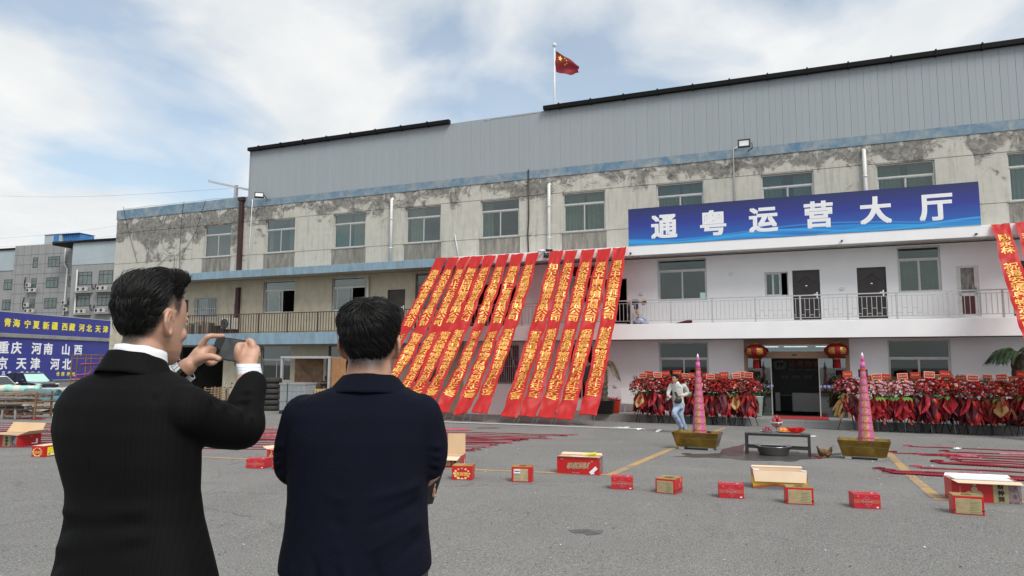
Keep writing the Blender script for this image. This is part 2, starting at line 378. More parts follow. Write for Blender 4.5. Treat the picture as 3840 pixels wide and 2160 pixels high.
def cloth(name, col, trans, rough=.6, bump=.2, tr=.3, c2=None):
    m, n, b = newmat(name); b.inputs['Roughness'].default_value = rough; b.inputs['Specular IOR Level'].default_value = .35
    v = mapped(n); n.links.new(mixc(n, nz(n, v, 2.5, 6), c2 or tuple(x * .88 for x in col), col), b.inputs['Base Color'])
    bump_in(n, b, nz(n, v, 9, 5, .55, .5), bump, .03)
    t = nd('ShaderNodeBsdfTranslucent', n); t.inputs[0].default_value = c4(trans)
    mx = nd('ShaderNodeMixShader', n); mx.inputs[0].default_value = tr; n.links.new(b.outputs[0], mx.inputs[1]); n.links.new(t.outputs[0], mx.inputs[2])
    n.links.new(mx.outputs[0], n.nodes['Material Output'].inputs[0]); return m
MT['redcloth'] = cloth('red_banner_cloth', (.56, .024, .024), (.75, .03, .03), .5, .25, .25)

def asphalt():
    m, n, b = newmat('yard_concrete'); v = mapped(n)
    big = nz(n, v, .22, 8, .68, .8); mid = nz(n, v, .9, 8, .65); grit = nz(n, v, 55, 3, .7); grit2 = nz(n, v, 140, 2, .6)
    vo = nd('ShaderNodeTexVoronoi', n); vo.inputs['Scale'].default_value = 70; n.links.new(v, vo.inputs['Vector'])
    peb = rng(n, vo.outputs['Distance'], .0, .55)
    base = mixc(n, rng(n, big, .38, .60), (.140, .138, .133), (.215, .212, .204))
    base = mixc(n, M(n, 'MULTIPLY', rng(n, mid, .45, .72), .5), base, (.15, .148, .143))
    clod = nz(n, v, 24, 4, .75)
    base = mixc(n, rng(n, clod, .50, .68, 0, .6), base, (.075, .074, .072)); base = mixc(n, M(n, 'MULTIPLY', rng(n, nz(n, v, 1.7, 10, .75, .4), .52, .66), .35), base, (.10, .099, .096))
    lanes = nz(n, mapped(n, (.25, 3.2, 1), rot=(0, 0, .3)), .8, 6, .6)
    base = mixc(n, M(n, 'MULTIPLY', rng(n, lanes, .50, .72), .45), base, (.17, .168, .163))
    base = mixc(n, rng(n, grit, .40, .64, 0, .7), base, (.36, .355, .345))
    base = mixc(n, rng(n, grit2, .52, .66, 0, .75), base, (.085, .083, .08))
    spk = nd('ShaderNodeTexVoronoi', n); spk.inputs['Scale'].default_value = 16; spk.inputs['Randomness'].default_value = 1; n.links.new(v, spk.inputs['Vector'])
    base = mixc(n, M(n, 'MULTIPLY', rng(n, spk.outputs['Distance'], .07, .12, 1, 0), rng(n, spk.outputs['Color'], .5, .52)), base, (.55, .54, .52))
    base = mixc(n, M(n, 'MULTIPLY', rng(n, spk.outputs['Distance'], .10, .17, 1, 0), rng(n, spk.outputs['Color'], .28, .26)), base, (.10, .10, .10))
    ck = nd('ShaderNodeTexVoronoi', n); ck.feature = 'DISTANCE_TO_EDGE'; ck.inputs['Scale'].default_value = .16
    wv = nd('ShaderNodeVectorMath', n, operation='ADD'); nw = nd('ShaderNodeTexNoise', n); nw.inputs['Scale'].default_value = 1.2; nw.inputs['Detail'].default_value = 6
    n.links.new(v, nw.inputs['Vector']); n.links.new(v, wv.inputs[0]); n.links.new(nw.outputs['Color'], wv.inputs[1]); n.links.new(wv.outputs[0], ck.inputs['Vector'])
    crack = rng(n, ck.outputs['Distance'], .0, .006, 1, 0)
    base = mixc(n, M(n, 'MULTIPLY', M(n, 'MULTIPLY', crack, rng(n, mid, .45, .6)), .6), base, (.09, .088, .085))
    n.links.new(base, b.inputs['Base Color']); b.inputs['Roughness'].default_value = .9; b.inputs['Specular IOR Level'].default_value = .3
    h = M(n, 'ADD', M(n, 'MULTIPLY', grit, .7), M(n, 'MULTIPLY', peb, .6))
    bump_in(n, b, M(n, 'SUBTRACT', h, crack), .8, .018)
    return m
MT['yard'] = asphalt()
def worn(name, col, under, amt=.45):
    m, n, b = newmat(name); v = mapped(n); b.inputs['Roughness'].default_value = .8
    k = M(n, 'ADD', M(n, 'MULTIPLY', nz(n, v, 3, 8, .7), .6), M(n, 'MULTIPLY', nz(n, v, 40, 4, .7), .4))
    n.links.new(mixc(n, rng(n, k, amt - .06, amt + .08), under, col), b.inputs['Base Color']); return m
MT['linepaint'] = worn('worn_yellow_paint', (.46, .28, .095), (.20, .19, .17), .47)

# ------------------------------------------------------------------ ground
def along(s, t):                         # yard point from distance-to-camera s and facade position t
    p = ORG + UV * t + NV * (FD - s); return Vector((p.x, p.y, gz(p.x, p.y)))
g = MB()
ss = [-400, -60, -12, 0] + [k * .5 for k in range(1, 59)] + [GS, GS + 2, 60, 140, 600]
ts = [-600, -120, -60, -30, 0, 30, 60, 120, 600]
for s_ in ss:
    for t_ in ts: g.v.append(tuple(along(s_, t_)))
nn = len(ts)
for i in range(len(ss) - 1):
    for j in range(nn - 1): g.f.append([i * nn + j, i * nn + j + 1, (i + 1) * nn + j + 1, (i + 1) * nn + j]); g.m.append(0)
tag(g.build('ground', MT['yard']), kind='structure')
def strip(pts, w, dz=.004, mb=None):      # a painted band on the ground through world points
    mb = mb or MB(); P = []
    for a, b in zip(pts[:-1], pts[1:]):
        k = max(1, int((b - a).length / .4))
        P += [a.lerp(b, i / k) for i in range(k)]
    P.append(pts[-1]); vs = []
    for i, p in enumerate(P):
        d = P[min(i + 1, len(P) - 1)] - P[max(i - 1, 0)]; d.z = 0; d.normalize(); x = Vector((d.y, -d.x, 0)) * (w / 2)
        for q in (p - x, p + x): vs.append((q.x, q.y, gz(q.x, q.y) + dz))
    mb.add(vs, [(2 * i, 2 * i + 1, 2 * i + 3, 2 * i + 2) for i in range(len(P) - 1)]); return mb
for pts in ([(2283, 1784), (2525, 1681), (2720, 1604)], [(720, 1712), (1270, 1738), (1800, 1763), (2290, 1781)],
            [(3283, 1640), (3345, 1714), (3420, 1790), (3515, 1868)], [(3500, 1871), (3600, 1876), (3900, 1885)]):
    tag(strip([G(*p) for p in pts], .15).build('road_marking', MT['linepaint']), kind='structure')

# ------------------------------------------------------------------ main building
Z_SLAB_B, Z_SLAB_T, Z_CAN_B, Z_CAN_T, Z_WS, Z_WT, Z_CL, Z_ROOF = 2.66, 3.29, 6.13, 6.53, 7.53, 9.34, 10.52, 13.33
Z_FL = -.50; T0, TX, TR, TN = -37.72, -27.6, 14.0, -14.4       # left corner, end of cladding, right end, old/new change
OVER = 1.2
bld = thing('office_building', 'long two storey office block with cream upper wall, white balcony and grey metal top', 'building', FW(0, 0, 0), YAW)
def wall(name, t0, t1, z0, z1, holes, mat_, y0=0., thick=.22, grooves=(), parent=bld):
    xs = sorted({t0, t1} | {min(max(v, t0), t1) for h in holes for v in h[:2]}); gs = [q for g_ in grooves for q in (g_ - .014, g_ + .014)]
    zs = sorted({z0, z1} | {min(max(v, z0), z1) for h in holes for v in h[2:]} | set(gs))
    def dep(i, j):
        if i < 0 or j < 0 or i >= len(xs) - 1 or j >= len(zs) - 1: return thick
        cx, cz = (xs[i] + xs[i + 1]) / 2, (zs[j] + zs[j + 1]) / 2
        for h in holes:
            if h[0] < cx < h[1] and h[2] < cz < h[3]: return thick
        return .03 if any(abs(cz - g_) < .012 for g_ in grooves) else 0.
    m = MB()
    for i in range(len(xs) - 1):
        for j in range(len(zs) - 1):
            d = dep(i, j)
            if d >= thick: continue
            a, b, c, e = xs[i], xs[i + 1], zs[j], zs[j + 1]
            m.quad((a, y0 + d, c), (b, y0 + d, c), (b, y0 + d, e), (a, y0 + d, e))
            for (di, dj, p, q) in ((-1, 0, (a, c), (a, e)), (1, 0, (b, e), (b, c)), (0, -1, (b, c), (a, c)), (0, 1, (a, e), (b, e))):
                d2 = dep(i + di, j + dj)
                if d2 > d: m.quad((p[0], y0 + d, p[1]), (q[0], y0 + d, q[1]), (q[0], y0 + d2, q[1]), (p[0], y0 + d2, p[1]))
    return m.build(name, mat_, parent)

HOLES1, HOLES2, HOLES3 = [], [], []
def sheet(mb, t0, t1, z0, z1, y, amp=.03, per=.16):
    n_ = max(4, int((t1 - t0) / .04)); vs = []
    for i in range(n_ + 1):
        t = t0 + (t1 - t0) * i / n_; w = amp * sin(2 * pi * t / per + 1.3 * sin(t * 5))
        vs += [(t, y + w, z0), (t, y + w * .7, z1)]
    mb.add(vs, [(2 * i, 2 * i + 2, 2 * i + 3, 2 * i + 1) for i in range(n_)])
def window(t0, t1, z0, z1, holes, tr=.30, cols=2, frame='alu', gl='glass', curt=((0, 1),), cm='curtain', y=.09, fw_=.055, opened=None, topc=True, bars=False, fill=None):
    """an aluminium window: frame with transom and mullion, a pane per light, curtains behind"""
    holes.append((t0, t1, z0, z1)); h = z1 - z0; zt = z1 - h * tr if tr else z1
    f = MB(); w = fw_
    f.box(t0, t0 + w, y, y + .07, z0, z1); f.box(t1 - w, t1, y, y + .07, z0, z1)
    f.box(t0 + w, t1 - w, y, y + .07, z0, z0 + w); f.box(t0 + w, t1 - w, y, y + .07, z1 - w, z1)
    if tr: f.box(t0 + w, t1 - w, y - .004, y + .066, zt - w * .6, zt + w * .6)
    o = f.build('window', MT[frame], bld)
    ct = (t1 - t0 - 2 * w) / cols; zb = zt - w * .6 if tr else z1 - w
    for i in range(cols):
        a, b = t0 + w + i * ct, t0 + w + (i + 1) * ct
        yy = y + (.012 if i % 2 else .034)
        if opened is not None and i == opened: a, b = a - ct * .82, b - ct * .82; yy = y + .045
        s_ = MB(); q = .034
        s_.box(a, a + q, yy, yy + .03, z0 + w, zb); s_.box(b - q, b, yy, yy + .03, z0 + w, zb)
        s_.box(a + q, b - q, yy, yy + .03, z0 + w, z0 + w + q); s_.box(a + q, b - q, yy, yy + .03, zb - q, zb)
        s_.build('sash', MT[frame], o)
        p = MB(); p.box(a + q, b - q, yy + .012, yy + .018, z0 + w + q, zb - q); p.build('pane', MT[gl], o)
    if tr:
        p = MB(); p.box(t0 + w, t1 - w, y + .03, y + .036, zt + w * .6, z1 - w); p.build('pane', MT[gl], o)
    for a, b in curt:
        c = MB(); sheet(c, t0 + (t1 - t0) * a + .02, t0 + (t1 - t0) * b - .02, z0, z1 if topc else zt, y + .24); c.build('curtain', MT[cm], o)
    if bars:
        g_ = MB()
        for k in range(12): tt = t0 + (t1 - t0) * (k + .5) / 12; g_.box(tt - .012, tt + .012, y - .1, y - .08, z0, z1)
        for k in (0.02, .45, .98): zz_ = z0 + h * k; g_.box(t0, t1, y - .104, y - .08, zz_ - .014, zz_ + .014)
        g_.build('security_grille', MT['steel_l'], o)
    if fill: fm = MB(); fm.box(t0, t1, .4, .44, z0, z1); fm.build('blind', MT[fill], o)
    return o
def door(t0, t1, z1, mat_='doorbrown', carved=True, z0=None, yy=.08, handle=True):
    z0 = Z_SLAB_T + .1 if z0 is None else z0; HOLES2.append((t0, t1, z0, z1)); w = .05
    f = MB(); f.box(t0, t0 + w, yy - .03, yy + .08, z0, z1); f.box(t1 - w, t1, yy - .03, yy + .08, z0, z1); f.box(t0 + w, t1 - w, yy - .03, yy + .08, z1 - w, z1)
    o = f.build('door', MT[mat_], bld)
    l = MB(); l.box(t0 + w, t1 - w, yy, yy + .05, z0, z1 - w)
    c = (t0 + t1) / 2; hw = (t1 - t0) / 2 - w
    if carved:
        for zc, rr in ((z0 + 1.34, .17), (z0 + 1.34, .10), (z0 + .5, .2)):
            l.tube([(c + rr * 1.1 * cos(a), yy, zc + rr * 1.5 * sin(a)) for a in [2 * pi * k / 20 for k in range(21)]], .012, 5, False)
        l.tube([(c + hw * .72 * k / 8, yy, z0 + 1.60 + .10 * cos(pi * k / 8)) for k in range(-8, 9)], .012, 5, False)
        for sx in (-1, 1): l.box(c + sx * hw * .8 - .012, c + sx * hw * .8 + .012, yy - .008, yy, z0 + .15, z0 + 1.75)
    l.build('door_leaf', MT[mat_], o)
    if carved: MB().ball((c, yy - .012, z0 + 1.36), (.05, .015, .035)).build('emblem', MT['chrome'], o, True)
    if handle:
        h = MB(); h.box(t1 - .14, t1 - .09, yy - .012, yy, z0 + .85, z0 + 1.1); h.box(t1 - .24, t1 - .10, yy - .05, yy - .03, z0 + 1.0, z0 + 1.03); h.box(t1 - .125, t1 - .105, yy - .04, yy - .01, z0 + 1.0, z0 + 1.03)
        h.build('handle', MT['chrome'], o)
    return o
def opening(t0, t1, z0, z1, holes):
    holes.append((t0, t1, z0, z1)); f = MB(); w = .05
    f.box(t0, t0 + w, .06, .14, z0, z1); f.box(t1 - w, t1, .06, .14, z0, z1); f.box(t0 + w, t1 - w, .06, .14, z1 - w, z1)
    return f.build('door_frame', MT['doorgrey'], bld)

# third floor windows
CT = {0: ((.0, .16), (.7, 1)), 1: ((.0, .5), (.55, 1)), 2: ((.05, .48),), 3: ((.0, .28),), 4: ((0, .48), (.52, 1)), 5: ((0, .5), (.52, 1)), 6: ((0, .4), (.6, 1)), 7: ((0, .45), (.55, 1)), 8: ((0, .3),), 9: ((0, .2),)}
for i, c in enumerate([-29.78, -25.42, -21.0, -16.70, -12.61, -8.52, -4.29, -.03, 4.16, 8.42, 12.6]):
    half = .99
    window(c - half, c + half, Z_WS, Z_WT, HOLES3, .29, curt=CT.get(i - 1, ((.1, .4),)) if i else (), gl='glass', fill='room' if i == 0 else None)
    s_ = MB(); s_.box(c - half - .06, c + half + .06, -.03, .1, Z_WS - .05, Z_WS - .004); s_.build('window_sill', MT['concrete'], bld)
    s_ = MB(); s_.box(c - half - .04, c + half + .04, -.012, .0, Z_CAN_T + .02, Z_WS - .055); s_.build('stained_panel', MT['spandrel'], bld)
wall('wall', T0, TR, Z_CAN_T - .35, Z_CL - .30, HOLES3, MT['cream'], grooves=(Z_WT + .002 + .03, Z_WS - .02))
m = MB(); m.box(TX, TR, -.03, .2, Z_CL - .36, Z_CL + .02); m.box(T0 - .03, TX - .02, -.03, .35, Z_CL - .30, Z_CL + .26); m.build('blue_parapet_band', MT['bluestripe'], bld)
m = MB(); m.box(T0 + .0, T0 + .16, -.008, .0, Z_FL, 6.55); m.build('corner_strip', MT['cream'], bld)

# balcony floor
zb = Z_SLAB_T + 1.02
z2t, z2b = 6.02, 4.30
def two(a, b): return F(a, 1110)[0], F(b, 1110)[0]
a, b = two(731, 817); window(a, b, 4.10, F(731, 1116)[1], HOLES2, 0, 2, cm='curtain2', bars=True, frame='whitealu')
a, b = two(987, 1104); window(a, b, z2b, z2t, HOLES2, .30, curt=((0, .2),), gl='glass', opened=1)
a, b = two(1244, 1368); window(a, b, z2b, z2t, HOLES2, .30, curt=(), gl='glass', opened=1)
a, b = two(1557, 1660); window(a, b, z2b, z2t, HOLES2, .30, curt=((.1, .3),), gl='glass2', frame='bronze')
a, b = two(2135, 2262); window(a, b, z2b, z2t, HOLES2, .30, curt=((.5, .9),), gl='glass', frame='alu')
a, b = two(2467, 2652); window(a, b, z2b, z2t + .05, HOLES2, .27, curt=(), gl='glass', frame='alu'); WF = (a, b)
a, b = two(3372, 3535); window(a, b, z2b + .05, z2t + .06, HOLES2, .27, curt=((0, .5), (.5, 1)), cm='curtain2', topc=False)
a, b = two(2869, 2958); window(a, b, 4.38, F(2869, 1022)[1], HOLES2, 0, 3, frame='whitealu', curt=(), opened=2, fw_=.04)
dz = 5.37
a, b = two(674, 708); door(a, b, 5.2, 'doorgrey', False)
a, b = two(1453, 1519); door(a, b, 5.28, 'doorgrey', False)
a, b = two(2974, 3077); door(a, b, dz)
a, b = two(3217, 3327); door(a, b, dz)
a, b = two(3798, 3900); door(a, b, dz)
a, b = two(1745, 1935); opening(a, b, Z_SLAB_T + .02, 5.34, HOLES2)
a, b = two(2268, 2351); opening(a, b, Z_SLAB_T + .02, 5.34, HOLES2)
# white framed bathroom door with a mottled glass light
a, b = two(3591, 3676); z0 = Z_SLAB_T + .1; z1 = 5.27; HOLES2.append((a, b, z0, z1))
m = MB(); w = .07
m.box(a, a + w, .03, .1, z0, z1); m.box(b - w, b, .03, .1, z0, z1); m.box(a + w, b - w, .03, .1, z1 - w, z1)
m.box(a + w, b - w, .05, .09, z0, z0 + .12); m.box(a + w, b - w, .05, .09, z0 + .78, z0 + .90); m.box(a + w, a + w + .07, .05, .09, z0 + .12, z1 - w); m.box(b - w - .07, b - w, .05, .09, z0 + .12, z1 - w)
o = m.build('white_door', MT['whitealu'], bld)
p = MB(); p.box(a + .14, b - .14, .066, .074, z0 + .9, z1 - w); p.build('pane', mat('mottled_glass', (.30, .28, .26), (.10, .09, .09), .2, scale=9, stretch=(1, 1, .3)), o)
p = MB(); p.box(a + .14, b - .14, .066, .074, z0 + .12, z0 + .78); p.build('pane', mat('dark_red_panel', (.10, .03, .03), rough=.25), o)
p = MB(); p.box(b - .13, b - .11, .0, .05, z0 + .95, z0 + 1.08); p.build('handle', MT['black'], o)
wall('wall', T0, TN, Z_SLAB_T - .02, Z_CAN_B + .01, HOLES2, MT['cream2']); wall('wall', TN, TR, Z_SLAB_T - .02, Z_CAN_B + .01, HOLES2, MT['white'])
m = MB(); m.box(TN + .02, TR, -.02, -.002, Z_SLAB_T, Z_SLAB_T + .12); m.build('skirting', MT['white'], bld)

# ground floor
def one(a, b, y=1340): return F(a, y)[0], F(b, y)[0]
Z1 = 2.62
a, b = one(672, 838); opening(a, b, Z_FL, 2.55, HOLES1)
a, b = one(978, 1090); window(a, b, .7, 2.55, HOLES1, .38, curt=(), gl='glass2')
a, b = one(1231, 1345); window(a, b, .7, 2.55, HOLES1, .38, curt=(), gl='glass2', frame='bronze')
a, b = one(1540, 1660); window(a, b, .7, 2.5, HOLES1, .3, curt=(), gl='glass2', frame='alu')
a, b = one(1863, 1946); window(a, b, .75, 2.52, HOLES1, .35, curt=(), gl='glass2', frame='bronze', bars=True)
a, b = one(2134, 2222); window(a, b, .1, 2.52, HOLES1, .35, curt=((0, 1),), cm='doorgrey', gl='glass2', frame='alu')
a, b = one(2471, 2657); window(a, b, .55, 2.58, HOLES1, .33, curt=((0, .08),), cm='redcloth', gl='glass2', frame='alu')
a, b = one(3330, 3566); window(a, b, .55, 2.60, HOLES1, .33, curt=(), gl='glass2', frame='alu')
EA, EB = one(2790, 3186); HOLES1.append((EA, EB, Z_FL, 2.66))
wall('wall', T0, TN, -.9, Z_SLAB_B + .01, HOLES1, MT['cream2']); wall('wall', TN, TR, -.9, Z_SLAB_B + .01, HOLES1, MT['white'])

# canopy, balcony slab
for nm, t0, t1, z0, z1, mt, x in (('canopy', T0 + 4.6, -30.95, Z_CAN_B - .02, Z_CAN_T - .03, 'bluepaint', 0), ('canopy', -30.72, TN, Z_CAN_B - .02, Z_CAN_T - .03, 'bluepaint', 0), ('canopy', TN + .01, TR, Z_CAN_B, Z_CAN_T, 'white', 0),
                             ('balcony_slab', T0 + 4.6, TN, Z_SLAB_B - .06, Z_SLAB_T - .1, 'bluepaint', 0), ('balcony_slab', TN + .01, TR, Z_SLAB_B, Z_SLAB_T, 'white', 0)):
    m = MB(); m.box(t0, t1, -OVER, -OVER + .12, z0, z1); m.box(t0, t1, -OVER + .121, -.002, z0 + .10, z1 - .02 if nm == 'canopy' else z0 + .28)
    m.build(nm, MT[mt], bld, bevel=.012)
m = MB(); m.box(T0 + 4.6, TN, -OVER + .125, -.004, Z_CAN_B + .02, Z_CAN_B + .078); m.build('soffit', MT['cream2'], bld)
m = MB(); m.box(T0 + 4.6, TN, -OVER + .122, -.01, Z_SLAB_B + .225, Z_SLAB_T - .09); m.box(TN + .02, TR, -OVER + .122, -.03, Z_SLAB_B + .285, Z_SLAB_T - .02); m.build('balcony_floor', MT['concrete'], bld)

# railings: posts, rails and every baluster
def railing(t0, t1, mat_, y, pitch, zlo, ztop, post, posth, bw, r, lattice_from=None):
    m = MB(); m.box(t0, t1, y - r, y + r, ztop - 2 * r, ztop); m.box(t0, t1, y - bw, y + bw, zlo, zlo + 2 * bw)
    if lattice_from is not None: m.box(t0, t1, y - bw, y + bw, ztop - .145, ztop - .145 + 2 * bw)
    o = m.build('balcony_railing', MT[mat_], bld)
    bm_ = MB(); bm_.box(-bw, bw, -bw, bw, 0, ztop - 2 * r - zlo - 2 * bw - .002 if lattice_from is None else ztop - .147 - zlo - 2 * bw); me = bm_.mesh('baluster', MT[mat_])
    pm = MB(); pm.box(-.03, .03, -.03, .03, 0, ztop - 2 * r - posth - .002); mp_ = pm.mesh('post', MT[mat_])
    cross = MB()
    n_ = int((t1 - t0) / pitch)
    for i in range(n_ + 1):
        t = t0 + i * pitch
        if i % post == 0: q = link('post', mp_, o); q.location = (t, y - .004, posth)
        else: q = link('baluster', me, o); q.location = (t, y, zlo + 2 * bw + .001)
        if lattice_from is not None and t > lattice_from and i % post != post - 1 and t < 4.3:
            hh = (ztop - zlo) * (.34 if i % 2 else .12); cross.box(t + bw, t + pitch - bw, y - bw, y + bw, zlo + hh, zlo + hh + 2 * bw)
    if cross.v: cross.build('lattice_bar', MT[mat_], o)
railing(TN + .1, TR, 'steel_l', -1.08, .162, Z_SLAB_T + .13, Z_SLAB_T + 1.0, 10, Z_SLAB_T, .010, .022, lattice_from=-1.8)
m = MB(); m.box(T0, T0 + 4.59, -.012, .2, Z_SLAB_B + .012, Z_SLAB_T - .022); m.build('wall', MT['cream2'], bld); m = MB(); m.box(T0 - .01, T0 + 4.59, -.02, -.002, Z_CAN_B + .05, Z_CAN_T); m.build('blue_painted_band', MT['bluepaint'], bld)
railing(T0 + 4.7, TN - .1, 'steel_d', -1.10, .168, Z_SLAB_T - .06, Z_SLAB_T + .92, 11, Z_SLAB_T - .1, .013, .02)

# cladding of ribbed sheets and its gutter
pw = .5
prof = [(0, 0), (.006, -.008), (.016, -.008), (.026, 0), (.247, 0), (.251, -.006), (.260, -.006), (.267, 0), (pw - .004, 0)]
m = MB(); vs = [(x, y, z) for x, y in prof for z in (Z_CL + .021, Z_ROOF)]
m.add(vs, [(2 * i, 2 * i + 2, 2 * i + 3, 2 * i + 1) for i in range(len(prof) - 1)]); me = m.mesh('cladding_panel', MT['clad'])
m = MB(); m.box(TX, TR, .02, .14, Z_CL + .025, Z_ROOF - .01); core = m.build('cladding', MT['clad'], bld)
for i in range(int((TR - TX) / pw)):
    o = link('panel', me, core); o.location = (TX + i * pw, 0, 0)
m = MB(); m.box(TX - .06, TX - .005, -.05, .3, Z_CL - .3, Z_ROOF); m.build('corner_flashing', MT['clad'], bld)
for ta, tb in ((TX - .1, F(1690, 467)[0]), (F(2042, 421)[0], TR)):
    m = MB(); m.box(ta, tb, -.22, .0, Z_ROOF - .02, Z_ROOF + .16)
    n_ = int((tb - ta) / 1.5)
    for i in range(n_): t = ta + .75 + i * 1.5; m.box(t - .03, t + .03, -.24, .03, Z_ROOF - .05, Z_ROOF + .2)
    m.build('roof_gutter', MT['gutter'], bld)
m = MB(); m.box(TX, TR, .142, 12, Z_ROOF - .25, Z_ROOF - .05); m.box(T0, TX - .1, .36, 12, Z_CL - .1, Z_CL); m.build('roof', MT['clad'], bld)
m = MB(); m.box(T0, T0 + .2, .36, 12, -.9, Z_CL - .1); m.box(TR - .2, TR, .36, 12, -.9, Z_ROOF - .26); m.box(T0 + .2, TR - .2, 11.8, 12, -.9, Z_CL - .11); m.build('side_wall', MT['cream2'], bld)
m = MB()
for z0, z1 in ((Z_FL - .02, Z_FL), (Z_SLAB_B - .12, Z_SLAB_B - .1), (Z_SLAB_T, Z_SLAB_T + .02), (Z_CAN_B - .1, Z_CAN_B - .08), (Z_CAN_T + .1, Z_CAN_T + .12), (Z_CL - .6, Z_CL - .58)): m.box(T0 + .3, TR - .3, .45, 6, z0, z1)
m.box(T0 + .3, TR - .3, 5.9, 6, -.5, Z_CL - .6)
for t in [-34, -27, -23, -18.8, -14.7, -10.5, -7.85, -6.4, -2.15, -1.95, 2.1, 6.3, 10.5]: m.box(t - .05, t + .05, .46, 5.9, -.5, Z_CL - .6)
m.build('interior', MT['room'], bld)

# sidewalk step
SW0, SWT = -15.0, F(2900, 1570, 1.6)[1]
m = MB(); m.box(-9.3, 14.6, -1.70, -.004, -.80, SWT - .10)
sw = tag(m.build('sidewalk', MT['concrete']), kind='structure'); sw.matrix_world = Matrix.Translation(ORG) @ Matrix.Rotation(YAW, 4, 'Z')
m = MB(); m.box(0, .794, -1.75, -.003, SWT - .098, SWT); slab = m.mesh('granite_slab', MT['granite']); m = MB(); m.box(0, .794, -1.745, -1.702, -.80, SWT - .101); kerb = m.mesh('kerb_stone', MT['granite'])
for i in range(30):
    for nm, me in (('slab', slab), ('kerb_stone', kerb)): o = link(nm, me, sw); o.location = (-9.3 + i * .8, random.uniform(-.004, .004), random.uniform(-.002, 0))
# ------------------------------------------------------------------ entrance (part of the building)
EZ = SWT + .004
m = MB(); m.box(EA, EA + .14, .0, .16, EZ, 2.655); m.box(EB - .14, EB, .0, .16, EZ, 2.655); m.box(EA + .14, EB - .14, .0, .16, 2.44, 2.655); m.build('door_frame', MT['tan'], bld)
ed0, ed1 = F(2892, 1400)[0], F(3072, 1400)[0]; zt = F(2950, 1332)[1]
m = MB(); m.box(ed0 - .35, ed1 + .35, .02, .14, zt - .12, zt + .13); o = m.build('door_header', MT['tan'], bld)
m = MB(); m.box((ed0 + ed1) / 2 - .09, (ed0 + ed1) / 2 + .09, .005, .02, zt - .02, zt + .04); m.build('door_sensor', MT['black'], o)
for a, b in ((EA + .145, ed0), (ed1, EB - .145)):
    m = MB(); m.box(a, b, .06, .072, EZ, zt - .125 if a > EA + .2 or True else zt); o = m.build('glass_panel', MT['glassc'], bld)
    e = MB(); q = b if b == ed0 else a; e.box(q - .02, q + .02, .05, .08, EZ, zt - .125); e.build('edge_rail', MT['alu'], o)
    zs = F(2860, 1447)[1]; mid = (a + b) / 2
    e = MB(); e.box(a + .02, b - .02, .050, .056, zs - .08, zs + .08); e.build('glass_strip', MT['signblue'], o)
    t_ = MB(); text(t_, '通粤物流欢迎您', .115, lambda x, y: (mid + x, .047, zs + y), .02, 1.28); t_.build('lettering', MT['text_white'], o)
m = MB(); m.box(EA + .145, EB - .145, .06, .07, zt + .14, 2.44); m.build('glass_panel', MT['glassc'], bld)
# reception hall behind the doors
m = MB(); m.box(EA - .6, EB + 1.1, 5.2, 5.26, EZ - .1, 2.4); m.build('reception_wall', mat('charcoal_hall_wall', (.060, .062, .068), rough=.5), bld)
m = MB(); m.box(EA - .6, EB + 1.1, .4, 5.2, 2.42, 2.46); m.build('hall_ceiling', mat('hall_ceiling', (.30, .30, .30), rough=.8), bld)
for t in (EA + .8, (EA + EB) / 2, EB - .7): m = MB(); m.box(t - .45, t + .45, 2.0, 2.14, 2.40, 2.415); m.build('ceiling_lamp', emit('ceiling_lamp_light', (1, 1, 1), 3.0), bld)
def hall(px, py, y=5.17): return F(px, py, -y)
t_ = MB(); hx, hz = hall(3016, 1364); text(t_, '通粤物流', .30, lambda x, y: (hx + x, 5.17, hz + y), .03, 1.15); t_.build('lettering', mat('orange_wall_letters', (.50, .14, .06), rough=.5), bld)
t_ = MB(); hx2, hz2 = hall(3016, 1385); text(t_, 'Tong Yue Logistics', .15, lambda x, y: (hx2 + x, 5.17, hz2 + y), .01, .82); t_.build('lettering', MT['grey'], bld)
t_ = MB()
for s_, px in (('高效', 2942), ('精准', 2986), ('服务', 3030)): hx3, hz3 = hall(px, 1414); text(t_, s_, .17, lambda x, y: (hx3 + x, 5.17, hz3 + y), .01)
t_.build('lettering', MT['grey'], bld)
lx, lz = hall(2924, 1369); t_ = MB(); t_.T = Matrix.Translation((lx, 5.17, lz)); t_.add([(-.28, 0, .12), (-.22, 0, .18), (.1, 0, .22), (.30, 0, .12), (.28, 0, -.09), (.18, 0, -.19), (-.15, 0, -.21), (-.25, 0, -.11)], [range(8)]); t_.T = None
t_.build('emblem', MT['grey'], bld)
t_ = MB(); text(t_, 'TY', .27, lambda x, y: (lx + x + y * .25, 5.15, lz + y), .04); t_.build('emblem', MT['dark'], bld)
d0, d1, d2, d3 = F(2908, 1500, -3.2)[0], F(2925, 1500, -3.2)[0], F(2972, 1500, -3.2)[0], F(3110, 1500, -3.2)[0]; dh = F(2990, 1474, -3.2)[1]
m = MB(); m.box(d0, d1, 3.2, 3.9, EZ, dh); m.box(d1 + .01, d2 - .01, 3.3, 3.9, EZ, dh - .1); m.box(d2, d3, 3.2, 3.9, EZ, dh)
m.build('reception_desk', mat('marble_desk', (.42, .42, .43), (.36, .36, .37), .3, scale=2, dist=2), bld)
m = MB(); m.box(d1 + .02, d2 - .02, 3.28, 3.29, EZ, dh - .11); m.build('desk_gap_sheet', MT['dark'], bld)  # dark sheet set across the gap between the two desk parts

